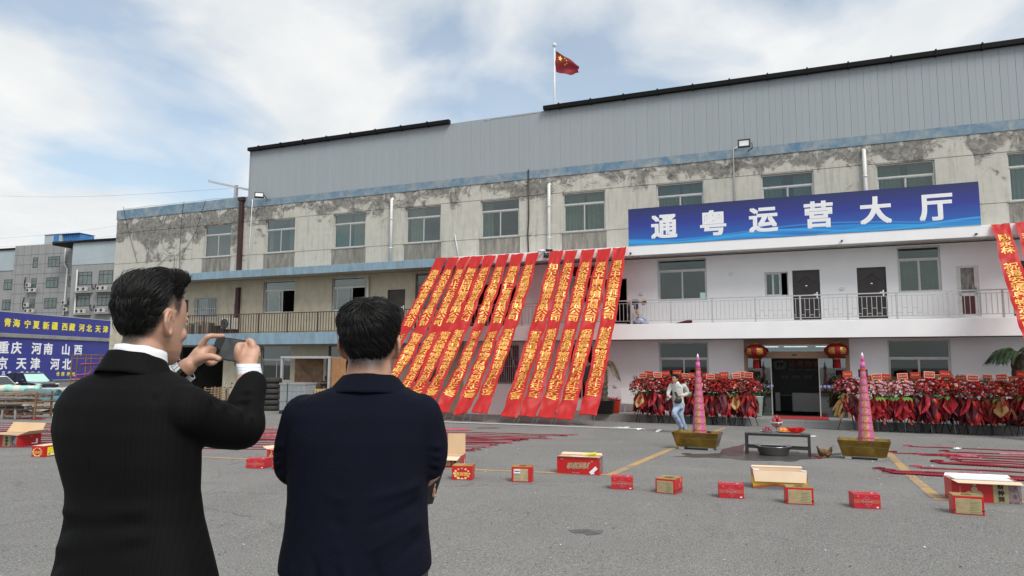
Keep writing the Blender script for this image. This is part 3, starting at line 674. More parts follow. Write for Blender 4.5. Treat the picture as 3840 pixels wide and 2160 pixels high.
# lit room behind the wide upper window, with its far window
m = MB(); m.box(WF[1] - .62, WF[1] - .08, 2.6, 2.64, Z_SLAB_T + 1.05, Z_SLAB_T + 1.58); m.build('bright_far_window', emit('daylit_far_window', (.62, .80, .76), .9), bld)
m = MB(); m.box(WF[0] - .2, WF[1] + .3, 2.66, 2.7, Z_SLAB_T, 6.0); m.build('partition', mat('teal_grey_wall', (.12, .16, .16), rough=.9), bld)

# ------------------------------------------------------------------ things fixed to the building
a = (-6.24, -1.215, 6.545); b = (6.25, 0, 8.10)
sign = fthing('sign_banner', 'long blue sign reading 通粤运营大厅 above the white balcony canopy', 'sign', 0, 1.22, 6.545)
m = MB(); m.box(-6.24, 6.25, 0, .04, 0, 1.55); 
def signprint():
    mm, n, bs = newmat('blue_wave_print'); v = mapped(n); sx = nd('ShaderNodeSeparateXYZ', n); n.links.new(v, sx.inputs[0]); X, Z = sx.outputs[0], sx.outputs[2]
    cr = nd('ShaderNodeValToRGB', n); cr.color_ramp.elements[0].color = (.02, .12, .45, 1); cr.color_ramp.elements[0].position = .08
    cr.color_ramp.elements[1].color = (.022, .035, .26, 1); cr.color_ramp.elements[1].position = .55
    e = cr.color_ramp.elements.new(.98); e.color = (.018, .025, .11, 1); n.links.new(M(n, 'DIVIDE', Z, 1.55), cr.inputs[0])
    col = cr.outputs[0]
    for amp, per, ph, base, wd, cc_ in ((.10, 9.0, .6, .22, .16, (.02, .26, .66)), (.12, 7.0, 2.0, .18, .06, (.05, .40, .78)), (.09, 5.2, 4.0, .12, .10, (.03, .33, .72)), (.14, 11., 1.0, .30, .03, (.04, .30, .70))):
        w = M(n, 'MULTIPLY', M(n, 'SINE', M(n, 'MULTIPLY_ADD', X, 2 * pi / per, ph)), amp)
        d = M(n, 'SUBTRACT', Z, M(n, 'ADD', w, base))
        f = M(n, 'MULTIPLY', rng(n, d, -wd * 2.2, 0, 0, 1, True), rng(n, d, 0, .012, 1, 0))
        col = mixc(n, M(n, 'MULTIPLY', f, .8), col, cc_)
    n.links.new(col, bs.inputs['Base Color']); bs.inputs['Roughness'].default_value = .45; return mm
m.build('panel', signprint(), sign)
for ch, px, py in (('通', 2490, 850), ('粤', 2674, 838), ('运', 2862, 823), ('营', 3069, 806), ('大', 3283, 790), ('厅', 3510, 776)):
    t, z = F(px, py, 1.22); t_ = MB(); text(t_, ch, 1.06, lambda x, y: (t + x, -.006, z - 6.545 + y), .038, res=6); t_.build('lettering', MT['text_white'], sign)

def floodlight(t, z, off, face, label, flip=1):
    o = fthing('floodlight', label, 'floodlight', t, off, z)
    f = MB(); f.T = Matrix.Rotation(R(face[1]), 4, 'Z') @ Matrix.Rotation(R(face[0]), 4, 'X')
    w, h = .245, .17
    for q in ((-w, -w + .05, -h, h), (w - .05, w, -h, h), (-w + .05, w - .05, -h, -h + .05), (-w + .05, w - .05, h - .05, h)): f.box(q[0], q[1], -.05, .05, q[2], q[3])
    f.box(-w + .05, w - .05, .0, .06, -h + .05, h - .05)
    for k in range(7): f.box(-.2 + k * .06, -.19 + k * .06, .06, .1, -.15, .15)
    f.build('housing', MT['black'], o)
    l = MB(); l.T = f.T; l.box(-w + .055, w - .055, -.035, -.03, -h + .055, h - .055); l.build('lens', MT['lampface'], o)
    b_ = MB(); b_.beam((flip * .3, 0, 0), (flip * .3, off * .5, -.15), .03); b_.beam((flip * .3, off * .5, -.15), (flip * .1, off, -.2), .03); b_.build('bracket', MT['black'], o)
t, z = F(2790, 538, .5); floodlight(t, z, .5, (-8, 0), 'square black floodlight above the blue sign, on the cladding edge')
t, z = F(972, 732, .5); floodlight(t, z, .5, (-30, 40), 'tilted black floodlight by the left end of the grey cladding')

def pipe(name, pts, r, m_, label, cat, brackets=(), n=10, group=None):   # pts in facade (t, off, z)
    t, off, z = pts[-1]; o = fthing(name, label, cat, t, off, z, group)
    L = [(p[0] - t, -(p[1] - off), p[2] - z) for p in pts]
    MB().tube(L, r, n).build('pipe', MT[m_], o, True)
    for k in brackets:
        c = L[0][2] + (L[-1][2] - L[0][2]) * k
        b_ = MB(); b_.lathe([(r + .012, -.03), (r + .016, -.03), (r + .016, .03), (r + .012, .03)], 12, (L[-1][0], L[-1][1], c)); b_.build('collar', MT[m_], o, True)
    return o
for px, y0, y1, lab in ((1470, 745, 978, 'white plastic downpipe between the second and third old windows'), (2059, 690, 935, 'white plastic downpipe above the security cameras and red banners'), (3239, 562, 640, 'short white downpipe running down behind the blue sign')):
    t, z = F(px, y0, .1); z1_ = Z_CAN_T
    pipe('downpipe', [(t, -.1, z - .05), (t, .04, z), (t, .12, z - .06), (t, .12, z1_)], .075, 'pvc', lab, 'downpipe', (.3, .75))
t, z = F(917, 720); 
o = fthing('downpipe', 'dark maroon square downpipe at the joint of the old block', 'downpipe', -28.02, .1, Z_CAN_T - .04)
m = MB(); m.box(-.115, .115, -.1, .08, 0, 4.05); m.box(-.20, .20, -.14, .12, 4.05, 4.25); m.build('pipe', MT['maroon'], o)
m = MB(); m.box(-.11, .11, -.08, .08, -3.6, -.75); m.T = None; m.build('pipe', MT['maroon'], o)
t, z = F(850, 1030, 1.2); o = fthing('expansion_joint_cover', 'maroon joint cover splitting the blue canopy fascia', 'joint cover', -30.83, 1.22, 6.05)
MB().box(-.11, .11, 0, .1, -.1, .5).build('cover', MT['maroon'], o)
t, z = F(1981, 640, .05); pipe('downpipe', [(t, .05, z + .05), (t + .03, .06, 8.4), (t - .02, .05, 7.6), (t + .02, .06, Z_CAN_T)], .032, 'black', 'thin black pipe running down the wall above the banners', 'pipe', (), 6)
t, z = F(2750, 560, .05); pipe('conduit', [(t + .25, .1, z + .1), (t, .05, z), (t, .05, Z_CAN_T + .02)], .025, 'pvc', 'thin white conduit below the floodlight over the sign', 'conduit', (), 6)
t, z = F(947, 748, .05); pipe('conduit', [(t, .05, z), (t - .06, .05, 8.5), (t - .12, .05, Z_CAN_T)], .025, 'pvc', 'thin white conduit beside the maroon downpipe', 'conduit', (), 6)
t, z = F(1706, 880, .05); pipe('conduit', [(t, .06, z), (t + .25, .06, Z_CAN_T)], .022, 'pvc', 'short slanting white conduit above the leftmost banners', 'conduit', (), 6)
t, z = F(1380, 1050, .1); pipe('downpipe', [(t, .1, 5.98), (t, .1, 3.3)], .06, 'pvc', 'white downpipe beside the open window on the old balcony', 'downpipe', (.5,))
# loose cables on the old wall
def cable(name, pts, r, label, mt='black'):
    P = [Vector((F(x, y, o_)[0], -o_, F(x, y, o_)[1])) for x, y, o_ in pts]
    Q = []
    for i in range(len(P) - 1):
        a_, b_ = P[i], P[i + 1]
        Q += [a_.lerp(b_, k / 5) + Vector((0, 0, -.02 * sin(pi * k / 5))) for k in range(5)]
    Q.append(P[-1]); c = Q[0].copy()
    o = fthing(name, label, 'cable', c.x, -c.y, c.z)
    MB().tube([q - c for q in Q], r, 5).build('cable_run', MT[mt], o, True)
cable('wall_cable', [(690, 757, .06), (684, 790, .06), (676, 900, .05), (672, 1020, .05), (660, 1090, .05)], .011, 'black cable hanging from the roof edge of the old block')
cable('wall_cable', [(770, 752, .06), (755, 800, .06), (735, 870, .06), (690, 940, .05), (678, 975, .05)], .011, 'black cable slanting down the peeled plaster')
cable('wall_cable', [(462, 775, .06), (478, 850, .05), (500, 930, .05), (515, 985, .05)], .012, 'dark cable near the left corner of the old block')
cable('wall_cable', [(590, 995, .05), (630, 960, .05), (655, 955, .05), (652, 1000, .05), (668, 1040, .05)], .012, 'thin looping wire on the peeled plaster')
cable('roof_wire', [(465, 784, .0), (560, 772, 0), (680, 760, 0), (800, 746, 0), (905, 738, 0)], .015, 'wire lying along the roof edge of the old block', 'steel_l')
cable('roof_wire', [(1815, 452, 0), (1850, 445, 0), (2040, 418, 0)], .02, 'thin bare rail on the roof between the two gutters', 'steel_l')

# antenna-like cross arm on the roof of the old block
o = fthing('cross_arm', 'steel cross arm with insulators on the old roof', 'cross arm', F(885, 715, -1)[0], -1, Z_CL + .1)
m = MB(); m.beam((0, 0, 0), (0, 0, 1.2), .16); m.build('post', MT['steel_l'], o)
m = MB(); m.beam((-1.5, -.6, 1.45), (1.5, .6, .75), .1); m.build('arm', MT['steel_l'], o)
for k in (-1.4, 1.4): m = MB(); m.lathe([(.03, 0), (.06, .04), (.03, .08), (.06, .12), (.02, .16)], 8, (k, k * .4, 1.1 - k * .233 + .04)); m.build('insulator', MT['pvc'], o, True)
# flag on the roof
ft, fz = F(2080, 405, -3); ztop = F(2079, 168, -3)[1]
o = fthing('flagpole', 'tall white flagpole with a red flag on the roof', 'flagpole', ft, -3, Z_ROOF - .1)
m = MB(); m.tube([(0, 0, 0), (0, 0, ztop - Z_ROOF)], [.06, .04], 8); m.ball((0, 0, ztop - Z_ROOF + .08), .12); m.build('pole', MT['pvc'], o, True)
zf = F(2083, 190, -3)[1] - Z_ROOF + .1; ppm = 1 / (F(2180, 300, -3)[0] - F(2080, 300, -3)[0]) * 100
fh = 78 / ppm
def flagp(u, v):                          # u along the fly 0..1, v 0 top .. 1 bottom
    x = .06 + u * 88 / ppm * (1 - .12 * v * u * 0); zz_ = -v * fh * (1 - .62 * u ** 1.6) - (u * 66 / ppm + .08 * u * u)
    return (x, .12 * sin(u * 9 + v * 2.5) * u + .05 * sin(v * 8 + u * 5), zf + zz_ + .03 * sin(u * 12 + v * 3) * u)
m = MB(); NU, NVv = 24, 14; m.add([flagp(i / NU, j / NVv) for i in range(NU + 1) for j in range(NVv + 1)], [(i * (NVv + 1) + j, (i + 1) * (NVv + 1) + j, (i + 1) * (NVv + 1) + j + 1, i * (NVv + 1) + j + 1) for i in range(NU) for j in range(NVv)])
m.build('flag', cloth('red_flag_cloth', (.24, .02, .028), (.27, .02, .028), tr=.2), o, True)
st = MB()
for (u0, v0, r, rot) in ((.2, .26, .17, 0), (.42, .12, .05, .3), (.5, .24, .055, .8), (.5, .4, .05, 0), (.42, .5, .05, .5)):
    pts = [(u0, v0)]
    for k in range(10): a_ = rot + pi * k / 5; rr = r * (1 if k % 2 == 0 else .42); pts.append((u0 + rr * sin(a_) * .62, v0 - rr * cos(a_)))
    st.add([Vector(flagp(*p)) + Vector((0, -.02, 0)) for p in pts], [(0, 1 + k, 1 + (k + 1) % 10) for k in range(10)])
st.build('stars', MT['text_yellow'], o)

# spotlights and cameras on the canopy edge, dome lamps below it
for i, (px, py, dx) in enumerate(((2033, 942, -1), (2043, 955, 0), (2053, 955, 0), (2060, 940, 1))):
    t, z = F(px, py, 1.3); o = fthing('security_camera', ('white camera head turned left at the gap in the banners', 'black camera hanging left of its twin in the banner gap', 'black camera hanging right of its twin in the banner gap', 'dark camera turned right beside the white downpipe foot')[i], 'camera', t, 1.3, z)
    if dx: MB().tube([(-.12, -.12 * 1, .0), (.12, .05, .02)], [.06, .05], 10).build('camera_body', MT['black' if dx > 0 else 'pvc'], o, True)
    else: MB().tube([(0, -.03, -.13), (0, 0, .08)], [.055, .05], 10).build('camera_body', MT['black'], o, True)
    MB().beam((0, 0, .05), (0, .12, .1), .03).build('bracket', MT['pvc'], o)
for i, (px, py) in enumerate(((2365, 949), (3157, 902), (3660, 877))):
    t, z = F(px, py, 1.24); o = fthing('security_camera', ('tiny black spout on the white fascia under the left end of the sign', 'tiny black spout in the middle of the white fascia', 'tiny black spout on the white fascia near the right banners')[i], 'drain spout', t, 1.24, z)
    MB().tube([(0, .05, 0), (0, -.1, -.02)], .035, 8).build('spout', MT['black'], o, True)
    o.name = 'drain_spout'
for i, (px, py) in enumerate(((2383, 968), (3126, 928), (3722, 893))):
    t, z = F(px, py, .7); o = fthing('ceiling_lamp', ('round dome lamp under the canopy near the red banners', 'round dome lamp under the canopy left of the third door', 'round dome lamp under the canopy by the right banners')[i], 'ceiling lamp', t, .7, Z_CAN_B + .095)
    MB().lathe([(.20, 0), (.20, -.03), (.17, -.07), (.0, -.085)], 20).build('lamp_shade', MT['lampface'], o, True); MB().lathe([(.21, 0), (.215, -.02), (.205, -.02)], 20).build('rim', MT['grey'], o, True)

# air conditioner on the old balcony
def ac_unit(o, w, h, d, fan_x):
    m = MB(); m.box(-w / 2, w / 2, -d / 2, d / 2, 0, h); m.build('casing', MT['acwhite'], o, bevel=.02 if w > .7 else 0)
    m = MB(); c = (fan_x, -d / 2 - .012, h / 2); r = h * .42
    m.add([(c[0] + r * cos(2 * pi * k / 20), c[1], c[2] + r * sin(2 * pi * k / 20)) for k in range(20)], [range(20)]); m.build('fan', MT['black'], o)
    m = MB()
    for q in (.35, .65, 1.0): m.tube([(c[0] + r * q * cos(2 * pi * k / 20), c[1] - .012, c[2] + r * q * sin(2 * pi * k / 20)) for k in range(21)], .008, 4, False)
    m.build('fan_guard', MT['grey'], o)
MT['acwhite'] = mat('air_conditioner_casing', (.50, .49, .46), (.42, .41, .38), .5, scale=6)
t, z = F(862, 1215, .3); o = fthing('air_conditioner', 'grubby white air conditioner bracketed behind the rusty balcony rail', 'air conditioner', t, .32, z - .3); ac_unit(o, .95, .62, .34, -.18)
m = MB(); m.beam((-.35, -.15, -.02), (-.35, .3, -.02), .04); m.beam((.35, -.15, -.02), (.35, .3, -.02), .04); m.beam((.35, -.15, -.02), (.35, .3, -.3), .03); m.build('bracket', MT['steel_d'], o)
m = MB(); m.tube([(.1, .2, .6), (.05, .25, 1.0), (.0, .28, 1.35), (.1, .28, 1.6), (.2, .3, 1.66)], .035, 7); m.build('hose', MT['grey'], o, True)
t, z = F(790, 1240, .6); o = fthing('junk_pile', 'stacked boards and dark junk behind the rusty balcony rail', 'junk', t, .55, Z_SLAB_T - .09)
for k in range(9): m = MB(); h = .5 + .35 * random.random(); x = -1.9 + k * .21; m.box(x, x + .17, -.05 + .2 * random.random(), .1 + .2 * random.random(), 0, h); m.build('board', MT[random.choice(['doorgrey', 'wood', 'concrete'])], o)
m = MB(); m.box(.2, .6, -.2, .2, 0, .45); m.box(.65, .95, -.15, .2, 0, .3); m.build('crate', MT['black'], o)

# small wall boxes
for px, py, f_, lab in ((2405, 1102, 0, 'small white socket box on the balcony wall by the first doorway'), (3158, 1082, 0, 'small white socket box between the two carved doors'), (2740, 1028, 0, 'pale round vent plug on the white balcony wall'), (2308, 1447, 0, 'small grey meter box on the ground floor wall beside the potted trunk')):
    t, z = F(px, py); o = fthing('wall_box', lab, 'wall box', t, .02, z); MB().box(-.07, .07, -.03, .018, -.06, .06).build('casing', MT['pvc'], o, bevel=.01)

# ------------------------------------------------------------------ red banners slung from the canopy to the yard
PT = Vector((0, 1.24, 6.52)); PB = Vector((0, FD - 23.55, -.42))       # (.., off, z): the canopy edge and the pole on the ground
def bp(px, py):                            # photo pixel on the slanting plane -> world
    d_ = PB - PT; nn_ = NV * (-d_.z) + Vector((0, 0, 1)) * d_.y         # normal in the (off, z) plane
    p0 = FW(0, PT.y, PT.z); r = ray(px, py); k = (p0 - CAM).dot(nn_) / r.dot(nn_); return CAM + r * k
def zz1(x, y): return (1400 + x / 1.932, 900 + y / 1.932)
WISH = '祝海安通粤物流有限公司乔迁之喜'
BAN = [ # left top, right top, bottom centre x, bottom y, sender
 (zz1(452, 132), zz1(538, 127), 1318, 1560, '海安腾龙物流有限公司'), (zz1(538, 129), zz1(625, 124), 1392, 1556, '海安双友物流有限公司'), (zz1(626, 125), zz1(706, 120), 1462, 1552, '海安正大快运有限公司'),
 (zz1(706, 121), zz1(802, 115), 1522, 1549, '海安向阳物流有限公司'), (zz1(802, 116), zz1(893, 110), 1586, 1547, '海安安通物流有限公司'), (zz1(905, 109), zz1(988, 104), 1655, 1546, '海安通达物流有限公司'),
 (zz1(1000, 105), zz1(1092, 99), 1726, 1552, '海安国仁物流有限公司'), (zz1(1112, 99), zz1(1206, 90), 1798, 1548, '海安富通物流有限公司'), (zz1(1282, 84), zz1(1382, 74), 1906, 1563, '如皋龙腾物流有限公司'),
 (zz1(1388, 78), zz1(1482, 72), 1977, 1561, '海安永弘物流有限公司'), (zz1(1508, 74), zz1(1608, 66), 2047, 1566, '海安惠安快运有限公司'), (zz1(1622, 68), zz1(1726, 60), 2115, 1573, '海安平顺运输有限公司'),
 (zz1(1733, 60), zz1(1838, 50), 2203, 1555, '海安中荣物流有限公司'), ((3714, 843), (3788, 836), 3990, 1590, '陆永林'), ((3803, 836), (3885, 828), 4080, 1596, '李国华')]
for i, (tl, tr_, bx, by, who) in enumerate(BAN):
    A0, B0 = bp(*tl), bp(*tr_); wid = (B0 - A0).length; C = bp(bx, by); C0 = C - UV * (wid * .52); D0 = C + UV * (wid * .52)
    d_ = ((C0 + D0) / 2 - (A0 + B0) / 2); Lg = d_.length; nrm = UV.cross(d_).normalized()
    if nrm.z < 0: nrm = -nrm
    rnd_ = random.Random(i); ph = rnd_.random() * 6; sag = .12 + .16 * rnd_.random(); tw = rnd_.uniform(-.05, .05)
    def bpt(u, v, lift=0.):                # u across 0..1, v down 0..1
        p = A0.lerp(B0, u).lerp(C0.lerp(D0, u), v)
        w = -sag * 4 * v * (1 - v) + .036 * sin(v * 38 + ph + u * 3 + 2 * sin(v * 11 + ph)) * min(1, v * 4) + .020 * sin(v * 83 + u * 5 + ph * 2 + 1.5 * sin(v * 17)) * v + .03 * sin(u * 4 + v * 11 + ph) * (.3 + v) + tw * (u - .5) * sin(v * 6 + ph)
        w += .035 * noise.noise(Vector((u * 2.5, v * 26, i * 7.3))) + .05 * abs(noise.noise(Vector((u * 3, v * 9, i * 3.1)))) + .03 * noise.noise(Vector((u * 5 + v * 8, v * 14, i * 1.7)))
        sq = 1 - .13 * math.exp(-((v - .07 - .01 * (i % 3)) / .04) ** 2) - .07 * (.5 + .5 * sin(v * 9 + ph)) * (1 - v)
        p += UV * ((u - .5) * wid * (sq - 1) + .028 * noise.noise(Vector((v * 7, i * 2.9, 0))) * min(1, v * 6) + .008 * noise.noise(Vector((v * 21, i * 2.9, u))))
        return p + nrm * (w + lift)
    lab = (['leftmost', 'second', 'third', 'fourth', 'fifth', 'sixth', 'seventh', 'eighth', 'ninth', 'tenth', 'eleventh', 'twelfth', 'rightmost'][i] + ' red banner' + (' from the left' if 0 < i < 12 else '') + ' of the slung row, gold lettering starting ' + who[:4]) if i < 13 else ('red banner at the right edge beside the sign, gold lettering starting ' + who if i == 13 else 'red banner hanging right of the edge banner, mostly out of view')
    org = (A0 + B0) / 2; o = thing('vertical_banner', lab, 'banner', (C0 + D0) / 2, 0, 'red congratulation banners')
    base = Vector(o.location)
    NU, NL = 10, 110; m = MB()
    vs = [bpt(a_ / NU, b_ / NL) - base for b_ in range(NL + 1) for a_ in range(NU + 1)]
    m.add(vs, [(b_ * (NU + 1) + a_, b_ * (NU + 1) + a_ + 1, (b_ + 1) * (NU + 1) + a_ + 1, (b_ + 1) * (NU + 1) + a_) for b_ in range(NL) for a_ in range(NU)])
    m.build('cloth', MT['redcloth'], o, True)
    t_ = MB()
    if i < 13:
        v0 = .085; v1 = .455; v2 = .505; v3 = .905
    else: v0 = .06; v1 = .17; v2 = .215; v3 = .80
    for body, va, vb in ((who, v0, v1), (WISH, v2, v3)):
        hh = (vb - va) / len(body) * Lg; sz = min(hh * 1.03, wid * .72)
        def fn(x, y, vc=(va + vb) / 2): return bpt(.5 + x / wid, vc - y / Lg, .012) - base
        text(t_, body, sz, fn, .030, adv=hh / sz, sx=wid * .74 / sz, vertical=True, res=2, bx=.017)
    t_.build('lettering', MT['gold'], o)
    MB().tube([bpt(u_ / 8, 1.0) - base for u_ in range(9)], .022, 6).build('hem_rod', MT['redcloth'], o)
    r_ = MB(); po = FW(0, PB.y, -.40)
    for u in (.08, .92):
        e = bpt(u, 1); f_ = e + d_.normalized() * .45; f_.z = gz(f_.x, f_.y) + .03; r_.tube([e - base, (e + f_) / 2 - base + Vector((0, 0, -.03)), f_ - base], .012, 4)
    r_.build('tie_rope', MT['ropeg'], o)
gA, gB = G(1560, 1582), G(2420, 1612)
o = thing('ground_pole', 'long silver pole on the yard that the red banners are tied to', 'pole', gA); v = gB - gA
MB().tube([v * (k / 20) + Vector((0, 0, gz(*(gA + v * (k / 20)).xy) - gA.z + .03)) for k in range(21)], .03, 8).build('tube', MT['chrome'], o, True)
o = thing('ground_pole', 'silver pole on the yard beyond the right edge flower stands', 'pole', G(3860, 1640)); MB().tube([(0, 0, .03), tuple(UV * 3 + Vector((0, 0, .03)))], .03, 8).build('tube', MT['chrome'], o, True)

# ------------------------------------------------------------------ lanterns at the entrance
lred = cloth('red_lantern_silk', (.27, .008, .012), (.35, .012, .015), tr=.2, bump=.05)
for px, py, lab, ch in ((2834, 1318, 'red palace lantern left of the entrance', '隆福'), (3138, 1315, 'red palace lantern right of the entrance', '福發')):
    t, z = F(px, py, .6); o = fthing('red_lantern', lab, 'lantern', t, .6, z, 'red lanterns hung over the entrance')
    rx = 41 * 1.0 / 97; rz = 27 / 97.; m = MB(); n_ = 48; pr = [(-1.0, .30), (-.9, .52), (-.7, .76), (-.4, .94), (0, 1.0), (.4, .94), (.7, .76), (.9, .52), (1., .30)]
    for zz_, rr in pr: m.v += [(rx * rr * (1 + .014 * (k % 3 == 0)) * cos(2 * pi * k / n_), rx * rr * (1 + .014 * (k % 3 == 0)) * sin(2 * pi * k / n_), rz * zz_) for k in range(n_)]
    for a_ in range(len(pr) - 1):
        for k in range(n_): m.f.append([a_ * n_ + k, a_ * n_ + (k + 1) % n_, (a_ + 1) * n_ + (k + 1) % n_, (a_ + 1) * n_ + k]); m.m.append(0)
    m.build('silk_body', lred, o, True)
    m = MB(); m.lathe([(.01, rz + .06), (.13, rz + .06), (.13, rz - .01)], 20); m.lathe([(.12, -rz + .0), (.12, -rz - .05), (.01, -rz - .05)], 20); m.tube([(0, 0, rz + .06), (0, 0, Z_SLAB_B + .11 - z)], .01, 5); m.build('gold_cap', mat('lantern_gold', (.50, .31, .07), rough=.4, metal=.4) if px < 3000 else bpy.data.materials['lantern_gold'], o, True)
    m = MB()
    for k in range(28):
        a_ = 2 * pi * k / 28; m.tube([(.10 * cos(a_), .10 * sin(a_), -rz - .05), (.115 * cos(a_), .115 * sin(a_), -rz - .38)], .011, 4)
    m.build('tassel', lred, o)
    for q, c in enumerate(ch):
        th0 = (-.62, .42)[q] if px < 3000 else (-.5, .5)[q]; t_ = MB()
        def ln(x, y):
            th = th0 + x / rx; k = 1 - min(.9, abs(y / rz)) ** 2 * .35; return (rx * 1.02 * k * sin(th), -rx * 1.02 * k * cos(th), y)
        text(t_, c, .27, ln, .02, res=2); t_.build('lettering', bpy.data.materials['lantern_gold'], o)
# red carpet
a, b = F(2905, 1571, 1.5)[0], F(3110, 1576, 1.5)[0]; o = fthing('red_carpet', 'red carpet on the granite step before the glass doors', 'carpet', (a + b) / 2, .8, SWT + .004)
MB().box(-(b - a) / 2, (b - a) / 2, -.85, .85, 0, .012).build('mat', mat('red_carpet_pile', (.36, .02, .03), (.28, .015, .02), .95, scale=20), o)
# ------------------------------------------------------------------ flower stands
FM = dict(red=mat('deep_red_petal', (.40, .010, .012), (.20, .005, .007), .5, scale=20), red2=mat('bright_red_petal', (.66, .030, .016), (.5, .016, .01), .5, scale=20),
          pink=mat('pale_pink_petal', (.72, .42, .48), (.62, .30, .38), .5, scale=20), white=mat('cream_petal', (.75, .68, .58), (.66, .58, .48), .5, scale=20), orange=mat('orange_petal', (.80, .25, .06), (.68, .16, .04), .5, scale=20))
PAPER = [cloth('crimson_wrap', (.44, .022, .035), (.35, .02, .02), .5, .5, .2), cloth('maroon_wrap', (.095, .012, .022), (.1, .01, .01), .5, .5, .15), cloth('gold_wrap', (.50, .34, .13), (.5, .3, .1), .5, .5, .2), cloth('scarlet_ribbon', (.50, .035, .018), (.5, .05, .02), .4, .2, .25)]
MT['card'] = mat('red_card', (.42, .02, .018), (.36, .016, .014), .5); MT['cardrim'] = mat('peach_card_rim', (.80, .36, .24), (.74, .30, .2), .5); MT['cardtext'] = mat('cream_card_print', (.85, .72, .5), rough=.5)
def flower_stand(seed, pal, lilies, card, wraps, leaves, xs=1.0):
    rn = random.Random(seed); o = thing('flower_stand', 'flower stand', 'flower stand')
    legs = [rn.uniform(-.3, .3) + 2 * pi * k / 3 - pi / 2 for k in range(3)]
    for a in legs: MB().beam((0, 0, 1.12), (.36 * cos(a), .36 * sin(a), 0), .022).build('leg', MT['blackm'], o)
    f = MB(); mats = [FM[c] for c in pal]
    for k in range(270):
        th = rn.uniform(0, 2 * pi); el = rn.uniform(-.25, 1.35); d = Vector((cos(th) * cos(el), sin(th) * cos(el) * .8, sin(el)))
        c = Vector((d.x * .47 * xs, d.y * .40, 1.36 + d.z * .34)) * 1.0; c += Vector((rn.uniform(-.03, .03), rn.uniform(-.03, .03), rn.uniform(-.03, .05)))
        n_ = (d + Vector((rn.uniform(-.4, .4), rn.uniform(-.4, .4), rn.uniform(-.1, .5)))).normalized(); x = n_.orthogonal().normalized(); y = n_.cross(x)
        lil = rn.random() < lilies; r = rn.uniform(.032, .056) * (1.45 if lil else 1); np_ = 6
        f.cur = (max(q_ for q_, m_ in enumerate(mats) if m_ == FM['pink']) if lil and FM['pink'] in mats else rn.choice([q for q in range(len(mats))]))
        vs = [c - n_ * .015]; fs = []
        for q in range(np_):
            a = 2 * pi * q / np_ + k; b = 2 * pi * (q + .5) / np_ + k; w = .26 if lil else .5
            e = x * cos(a) + y * sin(a); s_ = n_.cross(e); i0 = len(vs)
            vs += [c + e * r * .5 + s_ * r * w + n_ * .02, c + e * r * 1.1 + n_ * (.005 if lil else .025), c + e * r * .5 - s_ * r * w + n_ * .02]; fs.append((0, i0, i0 + 1, i0 + 2))
        if not lil:
            i0 = len(vs); vs += [c + (x * cos(2 * pi * q / 5) + y * sin(2 * pi * q / 5)) * r * .5 + n_ * .035 for q in range(5)] + [c + n_ * .02]; fs += [(i0 + q, i0 + (q + 1) % 5, i0 + 5) for q in range(5)]
        f.add(vs, fs)
    tag(f.build('flower_heads', mats, o), kind='stuff')
    l = MB()
    for k in range(70):
        th = rn.uniform(0, 2 * pi); el = rn.uniform(-.5, 1.4); d = Vector((cos(th) * cos(el), sin(th) * cos(el), sin(el)))
        c = Vector((d.x * .36 * xs, d.y * .32, 1.34 + d.z * .28)); Ln = rn.uniform(.12, .24); e = (d + Vector((0, 0, .3))).normalized(); s_ = e.orthogonal().normalized() * .028; dr = Vector((0, 0, -.05))
        l.cur = 0; l.add([c, c + e * Ln * .5 + s_, c + e * Ln + dr, c + e * Ln * .5 - s_], [(0, 1, 2, 3)])
    for k in range(9):                    # feathery palm sprays behind
        a = rn.uniform(-.9, .9); b0 = Vector((rn.uniform(-.3, .3), .15, 1.5)); tip = b0 + Vector((sin(a) * .4, .05, .32 * cos(a)))
        for q in range(9):
            p = b0.lerp(tip, .35 + q * .08); 
            for sg in (-1, 1): l.add([p, p + Vector((sg * .07, 0, .06)), p + Vector((sg * .075, 0, .05))], [(0, 1, 2)])
    for k in range(leaves):
        a = rn.uniform(pi * 1.05, pi * 1.95); c = Vector((cos(a) * .28, sin(a) * .28, 1.2)); e = Vector((cos(a) * .8, sin(a) * .8, -.5)).normalized(); s_ = e.cross(Vector((0, 0, 1))).normalized()
        l.cur = 1; l.add([c, c + e * .1 + s_ * .06, c + e * .27, c + e * .1 - s_ * .06], [(0, 1, 2, 3)])
    tag(l.build('leaves', [MT['leaf'], MT['leafl']], o), kind='stuff')
    for k in range(15):
        w = wraps[k % len(wraps)]; a = 2 * pi * k / 15 * 2 + rn.uniform(-.3, .3); e = Vector((cos(a), sin(a), 0)); s_ = Vector((-sin(a), cos(a), 0)); W_ = rn.uniform(.15, .25); H_ = rn.uniform(.52, .88); r1 = rn.uniform(.14, .36); pk_ = rn.uniform(.22, .85); sk_ = rn.uniform(-.16, .16); lo_ = rn.uniform(.0, .5)
        m = MB(); NX, NZ = 6, 7; vs = []
        for j in range(NZ + 1):
            v = j / NZ; ww = W_ * (.35 + .75 * v / pk_ if v < pk_ else 1.1 + (lo_ - 1.1) * (v - pk_) / (1.001 - pk_)) 
            for i_ in range(NX + 1):
                u = i_ / NX * 2 - 1; c = e * (.10 + r1 * v + .05 * sin(u * 5 + k) + .03 * noise.noise(Vector((u * 2 + k, v * 4, seed)))) + s_ * (u * ww + sk_ * v + .05 * v * sin(k * 3.) + .03 * noise.noise(Vector((u * 3, v * 3, k)))) + Vector((0, 0, 1.2 - H_ * v + .03 * u))
                vs.append(c)
        m.add(vs, [(j * (NX + 1) + i_, j * (NX + 1) + i_ + 1, (j + 1) * (NX + 1) + i_ + 1, (j + 1) * (NX + 1) + i_) for j in range(NZ) for i_ in range(NX)])
        m.build('wrapping_paper', PAPER[w], o)
